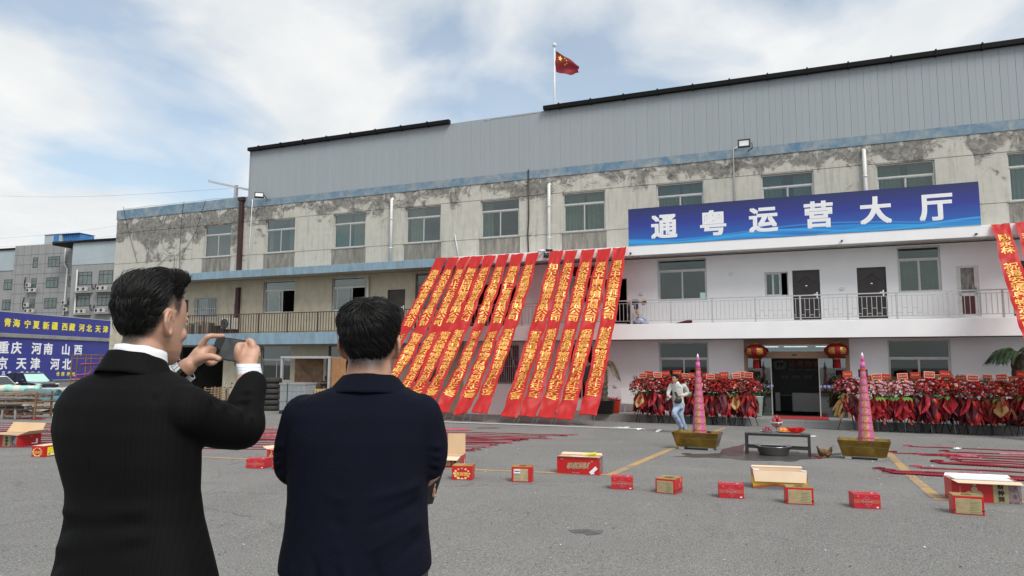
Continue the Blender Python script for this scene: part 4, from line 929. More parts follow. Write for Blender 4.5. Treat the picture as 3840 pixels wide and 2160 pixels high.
    for k in range(3):
        a = -pi / 2 + rn.uniform(-1.2, 1.2); e = Vector((cos(a), sin(a), 0)); s_ = Vector((-sin(a), cos(a), 0)) * .035; Ln = rn.uniform(.55, .85); m = MB(); vs = []
        for j in range(9): c = e * (.30 + .05 * sin(j * .9 + k)) + Vector((0, 0, 1.12 - Ln * j / 8)) + s_ * sin(j * .7); vs += [c - s_, c + s_]
        m.add(vs, [(2 * j, 2 * j + 1, 2 * j + 3, 2 * j + 2) for j in range(8)]); m.build('ribbon', PAPER[3], o)
    rz_ = rn.uniform(-.08, .08); cx_ = rn.uniform(-.08, .08); m = MB(); m.T = Matrix.Translation((cx_, -.05, 1.87)) @ Matrix.Rotation(rz_, 4, 'Y')
    m.box(-.16, .16, 0, .008, -.10, .10); o2 = m.build('greeting_card', MT['cardrim' if card else 'card'], o)
    MB().beam((cx_, -.04, 1.3), (cx_, -.035, 1.8), .012).build('card_stick', MT['leaf'], o)
    if card:
        q = MB(); q.T = m.T; q.box(-.135, .135, -.004, -.001, -.072, .072); q.build('card_panel', MT['card'], o2)
    t_ = MB(); t_.T = m.T; text(t_, '乔迁之喜', .058, lambda x, y: (x, -.007, y), .02, res=1); t_.build('lettering', MT['cardtext' if card else 'gold'], o2)
    return o
PR = [flower_stand(1, ['red', 'red', 'red2', 'red', 'red2', 'red', 'pink'], .10, True, [0, 1, 1], 0), flower_stand(2, ['red', 'red2', 'red', 'red', 'red2', 'red', 'white'], .08, False, [1, 0, 1, 0], 2), flower_stand(3, ['red', 'red2', 'red', 'red2', 'orange', 'pink'], .10, True, [0, 1, 2], 3),
      flower_stand(4, ['red', 'pink', 'white', 'orange'], .3, True, [0, 0, 0, 1], 10, 1.15), flower_stand(5, ['red', 'red', 'red2', 'red', 'red', 'pink'], .14, False, [2, 1, 0, 2], 1), flower_stand(6, ['red', 'red2', 'red'], .1, False, [1, 1, 0], 0)]
ORDN = ['first', 'second', 'third', 'fourth', 'fifth', 'sixth', 'seventh', 'eighth', 'ninth', 'tenth', 'eleventh', 'twelfth', 'thirteenth', 'fourteenth', 'fifteenth', 'sixteenth', 'seventeenth', 'eighteenth']
used = set()
def put_stand(k, px, off, label, group):
    o = PR[k] if k not in used else copy_tree(PR[k]); used.add(k)
    t, _ = F(px, 1500, off); p = FW(t, off, 0); o.location = (p.x, p.y, gz(p.x, p.y)); o.rotation_euler = (0, 0, YAW + random.uniform(-.35, .35)); o.scale = [1.0 + random.uniform(-.04, .04)] * 3
    o['label'] = label; o['group'] = group
fr = [(2, 2408), (0, 2463), (5, 2537), (1, 2612), (0, 2662), (5, 2712), (2, 2758), (0, 2806)]
for i, (k, px) in enumerate(fr): put_stand(k, px, 2.15 + .12 * (i % 2), ORDN[i] + ' flower stand from the left in the front row left of the glass doors', 'flower stands left of the doors')
for i, (k, px) in enumerate([(1, 2442), (4, 2500), (0, 2570), (5, 2640), (1, 2696), (2, 2780)]): put_stand(k, px, 1.95 - .55 if False else 2.75 - .0 if i % 3 == 9 else 1.98, ORDN[i] + ' flower stand from the left in the back row left of the glass doors', 'flower stands left of the doors')
fr = [(4, 3181, 2.75), (3, 3292, 3.25), (3, 3388, 3.25), (0, 3482, 3.3), (1, 3560, 3.0), (0, 3648, 3.3), (2, 3752, 3.3), (1, 3850, 3.1)]
for i, (k, px, off) in enumerate(fr): put_stand(k, px, off, ORDN[i] + (' flower stand from the doors in the front row beside the right pagoda' if i else ' flower stand right of the doors, gold paper round its stem'), 'flower stands right of the doors')
for i, (k, px) in enumerate([(5, 3250), (1, 3335), (5, 3430), (2, 3515), (5, 3600), (0, 3700), (5, 3800), (1, 3905)]): put_stand(k, px, 2.15, ORDN[i] + ' flower stand from the doors in the back row right of the doors', 'flower stands right of the doors')

# ------------------------------------------------------------------ potted palms and plants at the wall
def palm(name, label, t, off, trunk_h, n, L, droop, seed, azs, pot=True, col='leaf'):
    rn = random.Random(seed); p = FW(t, off, 0); o = thing(name, label, 'potted palm', (p.x, p.y, SWT + .004 if off < 1.75 else gz(p.x, p.y)), YAW)
    z0 = 0
    if pot: MB().lathe([(.30, 0), (.42, .02), (.46, .5), (.50, .52), (.50, .58), (.44, .57), (.42, .5), (.02, .5)], 20, caps=True).build('pot', MT['black'], o, True); z0 = .5
    m = MB(); pts = [(.0, 0, z0 + trunk_h * k / 14) for k in range(15)]; m.tube(pts, [.19 + .025 * (k % 2) for k in range(15)], 10); m.build('trunk', mat('palm_trunk', (.10, .085, .06), (.045, .04, .03), .9, scale=9, bump=.5) if 'palm_trunk' not in bpy.data.materials else bpy.data.materials['palm_trunk'], o)
    for k in range(n):
        a = azs[k % len(azs)] + rn.uniform(-.25, .25); e = Vector((cos(a), sin(a), 0)); s_ = Vector((-sin(a), cos(a), 0)); f = MB(); ln = L * rn.uniform(.8, 1.1); up_ = rn.uniform(.3, 1.1)
        def fp(v): return Vector((0, 0, z0 + trunk_h)) + e * ln * v * (1 - .15 * v) + Vector((0, 0, ln * (up_ * v - (up_ + droop) * v * v)))
        f.tube([fp(v / 8) for v in range(9)], [.018 - .0015 * v for v in range(9)], 4)
        for q in range(26):
            v = .15 + .85 * q / 26; c = fp(v); ll = .30 * L / 1.2 * (1 - .6 * abs(v - .45))
            for sg in (-1, 1): f.add([c, c + s_ * sg * ll * .5 + e * ll * .45 + Vector((0, 0, -.03)), c + s_ * sg * ll * .8 + e * ll * .75 + Vector((0, 0, -.12 - .1 * droop)), c + s_ * sg * ll * .42 + e * ll * .52 + Vector((0, 0, -.05))], [(0, 1, 2, 3)])
        f.build('frond', MT[col], o)
    return o
MT['dryleaf'] = mat('dry_brown_frond', (.17, .125, .07), (.09, .065, .04), .8, scale=9)
t, z = F(2262, 1500, 1.6); palm('potted_palm', 'potted palm trunk with drooping brown fronds behind the rightmost slung banner', t, 1.62, 1.55, 9, .75, .9, 5, [-.3, .2, .5, -1.2, 2.6], True, 'dryleaf')
t, z = F(3832, 1480, 1.5); palm('potted_palm', 'potted palm with green windblown fronds behind the right flower stands', t, 1.3, 1.9, 16, 1.15, .35, 9, [2.7, 2.9, 3.3, 3.6, 1.8, 4.2, .3, 5.3])
t, z = F(2330, 1560, .8); o = fthing('plant_trough', 'dark red cloth covered pots beside the leaning white board', 'plant pot', t - .25, 1.15, SWT + .004)
MB().lathe([(.24, 0), (.30, .5), (.33, .55), (.2, .53)], 12).build('pot', PAPER[3], o); m = MB()
for k in range(14): a = k * .9; m.tube([(.1 * cos(a), .1 * sin(a), .5), (.2 * cos(a), .2 * sin(a), .62 + .02 * (k % 3))], [.05, .01], 5)
m.build('crumpled_top', PAPER[3], o)
t, z = F(2385, 1540, .4); o = fthing('leaning_board', 'white board on legs leaning on the ground floor wall', 'board', t, .35, SWT + .004); m = MB(); m.box(-.62, .62, -.03, .0, .35, 1.0); m.build('panel', MT['white'], o); m = MB(); m.box(-.5, -.46, 0, .04, 0, .4); m.box(.46, .5, 0, .04, 0, .4); m.build('legs', MT['alu'], o)
t, z = F(2835, 1540, 1.0); o = fthing('plant_pot', 'tall pale green planter just left of the glass doors', 'plant pot', t, .75, SWT + .004)
MB().lathe([(.17, 0), (.20, .03), (.27, .75), (.29, .78), (.25, .77), (.24, .7), (.02, .7)], 20, caps=True).build('planter', mat('pale_green_glaze', (.34, .45, .40), (.3, .40, .36), .3), o, True); m = MB(); rn = random.Random(3)
for k in range(60): a = rn.uniform(0, 6.28); e = Vector((cos(a), sin(a), rn.uniform(.4, 1.8))).normalized(); c = Vector((0, 0, .7)) + e * rn.uniform(.1, .6); s_ = e.orthogonal().normalized() * .04; m.add([c, c + e * .12 + s_, c + e * .26, c + e * .12 - s_], [(0, 1, 2, 3)])
tag(m.build('leaves', MT['leaf'], o), kind='stuff')

# ------------------------------------------------------------------ offering table, basin, pagodas, hen
def at(px, py, name, label, cat, rz=YAW, group=None): return thing(name, label, cat, G(px, py), rz, group)
tb0 = G(2794, 1703); o = thing('offering_table', 'low dark narrow bench table set with fruit', 'table', tb0, YAW + R(1)); TL, TH, TD = 1.27, .455, .36
m = MB(); m.box(0, TL, 0, TD, TH - .028, TH); m.build('tabletop', mat('grey_worn_tabletop', (.17, .17, .17), (.08, .08, .08), .5, scale=8), o, bevel=.003)
m = MB(); m.box(.01, TL - .01, .012, .03, TH - .07, TH - .03); m.box(.01, TL - .01, TD - .03, TD - .012, TH - .07, TH - .03); m.box(.05, TL - .05, .015, .045, .13, .17); m.box(.05, TL - .05, TD - .045, TD - .015, .13, .17); m.build('apron', MT['blackm'], o)
for x in (.005, TL - .055):
    for y in (.004, TD - .054): MB().box(x, x + .05, y, y + .05, 0, TH - .03).build('leg', MT['blackm'], o)
def on_table(x, y, name, label, cat): return thing(name, label, cat, o_t @ Vector((x, y, TH + .002)), YAW + R(1))
bpy.context.view_layer.update(); o_t = o.matrix_world.copy()
def plate(x, y, r, label):
    p = on_table(x, y, 'fruit_plate', label, 'plate'); MB().lathe([(.0, .004), (r * .6, .006), (r, .022), (r * 1.02, .026), (r * .62, .001), (0, 0)], 20).build('dish', MT['white'], p, True); return p
p = plate(.44, .17, .125, 'white plate of dark plums at the left of the offering table'); plum = mat('plum_skin', (.17, .02, .05), (.30, .08, .10), .3, scale=14)
for x, y, z in ((-.06, -.03, 0), (.0, -.05, 0), (.06, -.02, 0), (-.03, .04, 0), (.04, .05, 0), (0, 0, .04)): f = thing('plum', 'dark plum', 'plum', p.matrix_world @ Vector((0, 0, 0)) if False else (Vector(p.location) + UV * x - NV * y + Vector((0, 0, .045 + z))), 0, 'plums on the white plate'); f['label'] = {(-.06): 'leftmost plum on the white plate', .06: 'rightmost plum on the white plate'}.get(x, ['front plum on the white plate', 'back left plum on the plate', 'back right plum on the plate', 'topmost plum of the heap'][(0 if y == -.05 else 1 if x == -.03 else 2 if x == .04 else 3)]); MB().ball((0, 0, 0), (.036, .036, .034), 12, 8).build('skin', plum, f, True)
p = plate(.78, .16, .13, 'white plate of oranges at the middle of the offering table'); org_ = mat('orange_peel', (.85, .30, .03), (.78, .24, .02), .45, scale=30, bump=.15)
for q, (x, y, z) in enumerate(((-.07, -.03, 0), (.0, -.04, 0), (.065, -.02, 0), (-.03, .05, 0), (.05, .05, 0))): f = thing('orange', ['leftmost orange on the plate', 'front middle orange on the plate', 'orange beside the red bag', 'orange at the back left of the plate', 'orange at the back right of the plate'][q], 'orange', Vector(p.location) + UV * x - NV * y + Vector((0, 0, .055)), 0, 'oranges on the white plate'); MB().ball((0, 0, 0), (.043, .043, .040), 14, 9).build('peel', org_, f, True)
p = on_table(.63, .20, 'fruit_goblet', 'glass footed goblet heaped with dragon fruit', 'goblet'); MB().lathe([(.075, 0), (.07, .008), (.012, .02), (.012, .075), (.05, .10), (.105, .15), (.112, .20), (.108, .20), (.10, .155), (.03, .105), (0, .10)], 24).build('bowl', glass('amber_glass', (.80, .62, .52), .15), p, True)
MB().lathe([(.0, .11), (.05, .112), (.095, .155), (.10, .185), (.0, .19)], 20).build('peach_filling', mat('fruit_pulp', (.62, .25, .14), (.42, .10, .06), .5, scale=20), p, True); MB().lathe([(.10, .195), (.118, .2), (.118, .21), (.10, .207)], 24).build('lace_rim', MT['white'], p, True)
dfm = mat('dragon_fruit_skin', (.42, .02, .06), (.30, .02, .05), .45, scale=10); dfl = mat('dragon_fruit_scale', (.40, .34, .07), (.5, .12, .08), .5, scale=10)
for q, (x, y, z) in enumerate(((-.055, -.02, .235), (.045, -.045, .235), (.05, .045, .235), (-.03, .055, .24), (0, 0, .295))):
    f = thing('dragon_fruit', ['leftmost dragon fruit in the goblet', 'front dragon fruit in the goblet', 'right rear dragon fruit in the goblet', 'left rear dragon fruit in the goblet', 'topmost dragon fruit on the goblet heap'][q], 'dragon fruit', Vector(p.location) + Vector((x, y, z)), q * 1.3, 'dragon fruit in the goblet')
    MB().ball((0, 0, 0), (.042, .042, .05), 12, 8).build('skin', dfm, f, True); s_ = MB(); rn = random.Random(q)
    for k in range(14): a = k * 2.4; zq = -.04 + .09 * k / 14; r = sqrt(max(.0001, 1 - (zq / .05) ** 2)) * .042; e = Vector((cos(a), sin(a), 0)); c = e * r + Vector((0, 0, zq)); tt = Vector((-sin(a), cos(a), 0)) * .009; s_.add([c - tt, c + tt, c + e * .018 + Vector((0, 0, .03))], [(0, 1, 2)])
    s_.build('scales', dfl, f)
p = on_table(1.0, .15, 'red_plastic_bag', 'crumpled red plastic bag at the right end of the offering table', 'plastic bag'); m = MB(); rn = random.Random(8); NA, NB = 26, 9; vs = []
for j in range(NB + 1):
    for i in range(NA):
        a = 2 * pi * i / NA; ph = j / NB * pi * .5; r = (.04 + .12 * sin(ph * 1.0)) * (1 + .25 * noise.noise(Vector((cos(a) * 3, sin(a) * 3, j * .4)))); vs.append((r * cos(a) * 1.15, r * sin(a) * .8, .004 + .10 * (j / NB) ** 1.2 + .03 * noise.noise(Vector((a * 2, j * .7, 4))) * (j > 0)))
m.add(vs, [(j * NA + i, j * NA + (i + 1) % NA, (j + 1) * NA + (i + 1) % NA, (j + 1) * NA + i) for j in range(NB) for i in range(NA)] + [tuple(range(NA))]); m.build('plastic_film', cloth('red_plastic_film', (.65, .02, .015), (.7, .03, .02), .25, .4, .35), p)
bs = G(2908, 1708); o = thing('steel_basin', 'large shiny steel basin on the wet ground beneath the offering table', 'basin', bs + Vector((0, .1, 0)))
MB().lathe([(0, .0), (.25, .0), (.285, .02), (.335, .17), (.365, .185), (.368, .192), (.33, .185), (.278, .03), (.24, .012), (0, .012)], 36).build('bowl', mat('brushed_basin_steel', (.55, .55, .55), (.46, .46, .46), .28, metal=1, scale=20, stretch=(1, 1, 8)), o, True)
o = thing('blood_stained_water', 'x', 'x')
bpy.data.objects.remove(o)
def blob(pts, m_, dz, name):
    P = [G(*p) for p in pts]; c = sum(P, Vector()) / len(P); Q = []
    for i in range(len(P)):
        a, b = P[i], P[(i + 1) % len(P)]
        for k in range(6): q = a.lerp(b, k / 6); q += (q - c) * .22 * noise.noise(Vector((q.x * 3.1, q.y * 3.1, 1))); Q.append(q)
    m = MB(); m.add([(c.x, c.y, gz(c.x, c.y) + dz)] + [(q.x, q.y, gz(q.x, q.y) + dz) for q in Q], [(0, 1 + i, 1 + (i + 1) % len(Q)) for i in range(len(Q))])
    return tag(m.build(name, m_), kind='structure')
wet = mat('wet_concrete', (.050, .048, .046), (.085, .08, .077), .42, scale=3, r2=.2); wetred = mat('red_stained_wet_concrete', (.085, .022, .03), (.045, .028, .03), .38, scale=5)
blob([(2530, 1712), (2610, 1703), (2700, 1700), (2790, 1690), (2930, 1690), (3030, 1700), (3110, 1703), (3060, 1722), (2950, 1731), (2800, 1727), (2690, 1716), (2600, 1716)], wet, .004, 'puddle')
blob([(2712, 1686), (2758, 1674), (2790, 1668), (2792, 1676), (2785, 1706), (2735, 1709), (2695, 1700)], wetred, .008, 'puddle')
blob([(2555, 1700), (2590, 1700), (2588, 1706), (2560, 1705)], wet, .006, 'puddle'); oil = mat('dry_oil_stain', (.055, .055, .055), (.13, .13, .13), .8, scale=12)
blob([(2135, 1990), (2200, 1985), (2262, 1992), (2250, 2003), (2200, 2010), (2190, 2000), (2150, 1999)], oil, .005, 'puddle')
blob([(1775, 1605), (1850, 1603), (1878, 1605), (1850, 1607), (1790, 1607)], wet, .005, 'puddle')
blob([(3110, 1703), (3165, 1697), (3170, 1702), (3120, 1708)], wet, .006, 'puddle')

pinkp = mat('magenta_incense_paper', (.56, .11, .36), (.50, .09, .31), .5, scale=5); goldp = mat('gold_paper_trim', (.80, .58, .12), (.55, .36, .05), .35, metal=.15, scale=30); brass = mat('tarnished_brass', (.42, .28, .07), (.24, .15, .04), .30, metal=1, scale=3, r2=.16, dist=1.); redgold = mat('red_gold_braid', (.60, .20, .03), (.38, .03, .02), .4, scale=60)
def pagoda_set(px0, py0, px1, py1, lab):
    A_, B_ = G(px0, py0), G(px1, py1); Lb = (B_ - A_).length; rz = atan2(B_.y - A_.y, B_.x - A_.x); o = thing('brass_trough', 'brass trough planter on feet under the ' + lab, 'planter', A_, rz)
    h0, h1, d, fl = .06, .375, .40, .085
    m = MB(); ins = .012
    def ringq(z, e): return [(-e, -e, z), (Lb + e, -e, z), (Lb + e, d + e, z), (-e, d + e, z)]
    rs = [ringq(h0, 0), ringq(h1 - .05, fl * .85), ringq(h1 - .048, fl * .93), ringq(h1, fl), ringq(h1 + .002, fl - .03), ringq(h0 + .16, .03)]
    m.v = [p for r in rs for p in r]; m.f = [[i * 4 + k, i * 4 + (k + 1) % 4, i * 4 + 4 + (k + 1) % 4, i * 4 + 4 + k] for i in range(5) for k in range(4)] + [[3, 2, 1, 0], [20, 21, 22, 23]]; m.m = [0] * len(m.f)
    m.build('trough', brass, o, bevel=.006)
    m = MB(); m.box(-fl + .034, Lb + fl - .034, -fl + .034, d + fl - .034, h1 - .13, h1 - .10); m.build('ash_bed', MT['concrete'], o)
    for x in (.04, Lb - .16):
        for y in (.02, d - .08): MB().box(x, x + .12, y, y + .06, 0, h0).build('foot', MT['alu'], o, bevel=.006)
    bpy.context.view_layer.update()
    p = thing('incense_pagoda', lab[0].upper() * 0 + lab + ', magenta paper tower with gold medallions', 'incense tower', o.matrix_world @ Vector((Lb * .56, d / 2, h1 - .098)), rz)
    H_ = .148; n_ = 10
    for k in range(n_):
        z = k * H_; r0 = .150 - .0106 * k; r1 = r0 - .008
        q = MB().lathe([(0, z), (r0, z), (r1, z + H_ - .012), (0, z + H_ - .012)], 28).build('tier', pinkp, p, True); set_smooth_angle(q.data, 50)
        t_ = MB(); t_.lathe([(r1 + .0, z + H_ - .018), (r1 + .010, z + H_ - .016), (r1 + .010, z + H_ - .001), (r1, z + H_ - .001)], 28); t_.build('braid', redgold, p)
        g_ = MB(); rm = r0 * .45
        for s4 in range(4):
            a0 = -pi / 2 + s4 * pi / 2
            def on(x, y, l): a = a0 + x / r0; rr = r0 + (r1 - r0) * ((y + H_ / 2) / H_) + l; return (rr * cos(a), rr * sin(a), z + H_ / 2 + y)
            hs = min(1., (H_ * .42) / rm)
            for w in range(10): a = 2 * pi * w / 10; b = a + .22; c_ = a - .22; g_.add([on(rm * .45 * cos(a), rm * .45 * hs * sin(a), .004), on(rm * .8 * cos(b), rm * .8 * hs * sin(b), .010), on(rm * cos(a), rm * hs * sin(a), .006), on(rm * .8 * cos(c_), rm * .8 * hs * sin(c_), .010)], [(0, 1, 2, 3)])
            N_ = 14
            g_.add([on(rm * f_ * cos(2 * pi * w / N_), rm * f_ * hs * sin(2 * pi * w / N_), l_) for f_, l_ in ((1.05, .006), (1.18, .006)) for w in range(N_)], [(w, (w + 1) % N_, N_ + (w + 1) % N_, N_ + w) for w in range(N_)])
            text(g_, '大发财福吉利旺喜丰寿'[k], rm * .9, lambda x, y: on(x, y * .9, .008), .03, res=1)
        g_.build('medallion', goldp, p)
        if k == n_ - 1: MB().box(-.085, .085, .03, .04, z - .01, z + H_).build('back_card', PAPER[1], p)
    z = n_ * H_
    for r0, h in ((.048, .15), (.028, .12)):
        MB().lathe([(0, z), (r0, z), (r0 * .94, z + h), (0, z + h)], 20).build('spire_tier', pinkp, p, True); MB().lathe([(r0, z), (r0 + .008, z + .004), (r0 + .008, z + .016), (r0, z + .018)], 20).build('braid', redgold, p, True); z += h
    MB().lathe([(.02, z), (.024, z + .015), (.016, z + .035), (.004, z + .07), (0, z + .07)], 12).build('finial', MT['white'], p, True)
pagoda_set(2537, 1683, 2682, 1691, 'left incense pagoda')
pagoda_set(3160, 1720, 3326, 1729, 'right incense pagoda')

hn = G(3092, 1716); o = thing('hen', 'brown hen with tied legs lying beside the right brass trough', 'hen', hn, R(200)); b_ = MB()
b_.loft([((-.13, 0, .07), (0, .02, 0), (0, 0, .02)), ((-.09, 0, .075), (0, .075, 0), (0, 0, .065)), ((0, 0, .085), (0, .10, 0), (0, 0, .085)), ((.08, 0, .10), (0, .085, 0), (0, 0, .08)), ((.13, 0, .125), (0, .05, 0), (0, 0, .05)), ((.15, 0, .17), (0, .03, 0), (0, 0, .03)), ((.165, 0, .205), (0, .03, 0), (0, 0, .028)), ((.19, 0, .21), (0, .012, 0), (0, 0, .012))], 16)
b_.tube([(-.11, 0, .09), (-.16, .01, .15), (-.17, .015, .21)], [.05, .035, .012], 8); b_.tube([(.02, .05, .03), (.10, .09, .015), (.17, .10, .012)], [.03, .012, .008], 6); b_.tube([(.02, .02, .03), (.10, .05, .015), (.17, .07, .012)], [.03, .012, .008], 6)
me = remeshed(b_, .008, 2, 'hen_body', mat('brown_feathers', (.19, .095, .035), (.07, .035, .015), .8, scale=22, bump=.4)); link('body', me, o)
m = MB()
for k in range(5): m.add([(-.12, -.02 + k * .01, .12), (-.16 - .02 * k, -.03 + k * .015, .26), (-.13 - .02 * k, -.01 + k * .015, .24)], [(0, 1, 2)])
m.build('tail_feathers', MT['black'], o); MB().ball((.165, 0, .235), (.02, .006, .012)).build('comb', FM['red'], o)
for sg in (-1, 1): m = MB(); m.loft([((-.10, sg * .085, .085), (0, .008, 0), (0, 0, .03)), ((0, sg * .105, .095), (0, .01, 0), (0, 0, .055)), ((.07, sg * .085, .105), (0, .008, 0), (0, 0, .04))], 10); m.build('wing', bpy.data.materials['brown_feathers'], o, True)
a, b = G(3025, 1700), G(3080, 1722); o = thing('red_string', 'red cord tying the hen to the table leg', 'string', a); m = MB(); m.tube([Vector((0, 0, .1)), (b - a) * .4 + Vector((.0, 0, .03)), (b - a) * .7 + Vector((.03, -.03, .01)), (b - a) + Vector((0, 0, .01)), (b - a) * .6 + Vector((-.05, -.06, .01))], .006, 5); m.build('cord', FM['red2'], o)

# ------------------------------------------------------------------ firework boxes
boxr = mat('glossy_red_carton', (.50, .014, .016), (.43, .010, .013), .35, scale=3); boxr2 = mat('crimson_carton', (.50, .016, .035), (.44, .012, .028), .4, scale=3); bgold = mat('gold_label_print', (.42, .36, .19), (.30, .27, .15), .4, scale=9, stretch=(1, 1, 6), metal=.15); btan = mat('brownish_label_print', (.50, .40, .25), (.34, .26, .15), .5, scale=14, stretch=(1, 1, 5))
byel = mat('yellow_label', (.82, .72, .02), (.7, .6, .02), .45, scale=12); bdark = mat('dark_printed_side', (.05, .04, .06), (.30, .22, .22), .4, scale=9, dist=2.); btop = mat('gold_foil_top', (.55, .40, .13), (.36, .24, .07), .3, metal=.4, scale=4); bwhite = MT['text_white']; bpeach = mat('carton_inside', (.72, .56, .40), (.66, .50, .35), .8, scale=3)
def sunset():
    mm, n, b = newmat('sunset_print'); v = mapped(n); sx = nd('ShaderNodeSeparateXYZ', n); n.links.new(v, sx.inputs[0])
    cr = nd('ShaderNodeValToRGB', n); E = cr.color_ramp.elements; E[0].color = (.05, .22, .25, 1); E[0].position = 0; E[1].color = (.05, .05, .3, 1); E[1].position = 1
    for p, c in ((.18, (.35, .05, .03)), (.3, (.75, .5, .03)), (.5, (.7, .45, .02)), (.75, (.5, .08, .02))): e = E.new(p); e.color = c4(c)
    k = M(n, 'ADD', M(n, 'MULTIPLY', sx.outputs[2], 3.2), M(n, 'ADD', M(n, 'MULTIPLY', nz(n, v, 3), .25), M(n, 'MULTIPLY', M(n, 'ABSOLUTE', M(n, 'SUBTRACT', sx.outputs[0], .3)), .55)))
    n.links.new(M(n, 'SUBTRACT', k, .15), cr.inputs[0]); n.links.new(cr.outputs[0], b.inputs['Base Color']); b.inputs['Roughness'].default_value = .35; return mm
bsun = sunset()
def carton(pl, pr, hpx, depth, label, style, closed=True, side='r'):
    """pl, pr: photo pixels of the two lower front corners; hpx: front height in photo pixels"""
    a, b = G(*pl), G(*pr); w = (b - a).length; rz = atan2(b.y - a.y, b.x - a.x); h = hpx * ((a + b) / 2).y / FOC * 1.0
    o = thing('firework_box', label, 'box', a, rz, 'firework boxes set out on the yard'); Mx = dict(diamond=boxr2, label=boxr, gold=boxr, cartoon=boxr, big=boxr, sun=bsun, wealth=boxr, yellow=boxr, pink=boxr)[style]
    m = MB()
    if closed: m.box(0, w, 0, depth, 0, h); bd = m.build('carton_body', Mx, o, bevel=.004)
    else:
        t_ = .006
        m.box(0, w, 0, t_, 0, h); m.box(0, w, depth - t_, depth, 0, h); m.box(0, t_, t_, depth - t_, 0, h); m.box(w - t_, w, t_, depth - t_, 0, h); m.box(t_, w - t_, t_, depth - t_, 0, t_); bd = m.build('carton_body', Mx, o)
        m = MB(); m.box(t_ * 1.5, w - t_ * 1.5, t_ * 1.6, t_ * 2, t_ * 1.5, h - .002); m.box(t_ * 1.5, w - t_ * 1.5, depth - t_ * 2, depth - t_ * 1.6, t_ * 1.5, h - .002); m.box(t_ * 1.1, t_ * 1.4, t_ * 2, depth - t_ * 2, t_ * 1.5, h - .002); m.box(w - t_ * 1.4, w - t_ * 1.1, t_ * 2, depth - t_ * 2, t_ * 1.5, h - .002); m.build('inner_lining', bpeach, o)
        m = MB(); m.box(w * .06, w * .94, depth * .1, depth * .9, .01, h * .72); m.build('cylinder_pack', btop, o)
    def dec(name, mt_, x0, x1, z0, z1, lift=.0015): m = MB(); m.box(x0 * w, x1 * w, -lift - .001, -lift, z0 * h, z1 * h); return m.build(name, mt_, bd)
    def decs(name, mt_, y0, y1, z0, z1): m = MB(); m.box(w + .0015, w + .0025, y0 * depth, y1 * depth, z0 * h, z1 * h); return m.build(name, mt_, bd)
    def ftext(s_, size, cx, cz, mt_, adv=1., bold=.03, vert=False, lift=.004): t_ = MB(); text(t_, s_, size, lambda x, y: (cx * w + x, -lift, cz * h + y), bold, adv, vertical=vert, res=1); return t_.build('lettering', mt_, bd)
    pale = bpy.data.materials.get('pale_red_print') or mat('pale_red_print', (.72, .30, .26), rough=.45)
    if style == 'diamond':
        dec('printed_band', bpy.data.materials.get('tan_red_band') or mat('tan_red_band', (.34, .12, .06), (.45, .05, .03), .5, scale=18), 0, 1, .36, .62)
        d_ = MB(); cx_, cz_ = w * .5, h * .48
        for sc, i_ in ((.23, 0), (.20, 1)): pass
        P_ = [(cx_ + dx * w * .24, cz_ + dz * h * .40) for dx, dz in ((-1, 0), (0, 1), (1, 0), (0, -1))]; d_.add([(x, -.0035, z) for x, z in P_], [(0, 3, 2, 1)]); d_.build('diamond', Mx, bd)
        d_ = MB()
        for i_ in range(4): p, q = P_[i_], P_[(i_ + 1) % 4]; d_.beam((p[0], -.0045, p[1]), (q[0], -.0045, q[1]), .005, .002)
        d_.build('diamond_outline', pale, bd); ftext('恭喜发财', h * .17, .5, .48, pale); ftext('中国红', h * .10, .5, .64, pale); ftext('福', h * .12, .16, .84, pale); ftext('2023', h * .09, .83, .86, pale); ftext('烟花', h * .09, .5, .32, pale)
        dec('white_mark', bwhite, .84, .92, .07, .15); m = MB(); m.box(w * .72, w * .80, depth * .3, depth * .5, h + .001, h + .002); m.build('top_sticker', bwhite, bd)
        t_ = MB(); text(t_, '恭喜发财', depth * .3, lambda x, y: (w * .5 + x, depth * .5 + y, h + .003), .03, res=1); t_.build('lettering', pale, bd)
    elif style in ('gold', 'label'):
        lm = bgold if style == 'gold' else btan
        if style == 'gold': dec('dark_stripe', MT['black'], 0, 1, .20, .26); decs('dark_stripe', MT['black'], 0, 1, .2, .26)
        dec('label_backing', btan, .08 if style == 'gold' else .10, .92 if style == 'gold' else .80, .06, .88); dec('text_label', lm, .10 if style == 'gold' else .115, .49 if style == 'gold' else .44, .09, .85, .003); dec('text_label', lm, .52 if style == 'gold' else .46, .90 if style == 'gold' else .78, .09, .85, .003)
        for q in range(7): dec('print_line', MT['doorgrey'] if style == 'label' else pale, .14, .45 - .05 * (q % 3), .14 + q * .09, .155 + q * .09, .0042); dec('print_line', MT['doorgrey'], .55, .86 - .06 * (q % 2), .16 + q * .09, .17 + q * .09, .0042)
        if style == 'label': dec('white_panel', bwhite, .12, .42, .58, .84, .0042); dec('print_line', MT['signblue'], .14, .40, .68, .76, .005)
        m = MB(); m.box(.004, w - .004, .004, depth - .004, h + .001, h + .004); m.build('foil_top', btop, bd); t_ = MB(); text(t_, '发', min(w, depth) * .5, lambda x, y: (w * .5 + x, depth * .5 + y, h + .006), .03, res=1); t_.build('lettering', mat('dark_gold_print', (.30, .18, .04), rough=.4) if 'dark_gold_print' not in bpy.data.materials else bpy.data.materials['dark_gold_print'], bd)
        t_ = MB(); text(t_, '发财' if style == 'label' else '飞天', h * .34, lambda x, y: (w + .004, depth * .5 + x * .6, h * .5 + y), .03, res=1); t_.build('lettering', MT['gold'] if style == 'label' else pale, bd)
        MB().ball((w + .002, depth * .75, h * .82), (.002, .03, .03)).build('round_mark', FM['orange'], bd)
    elif style in ('cartoon', 'yellow'):
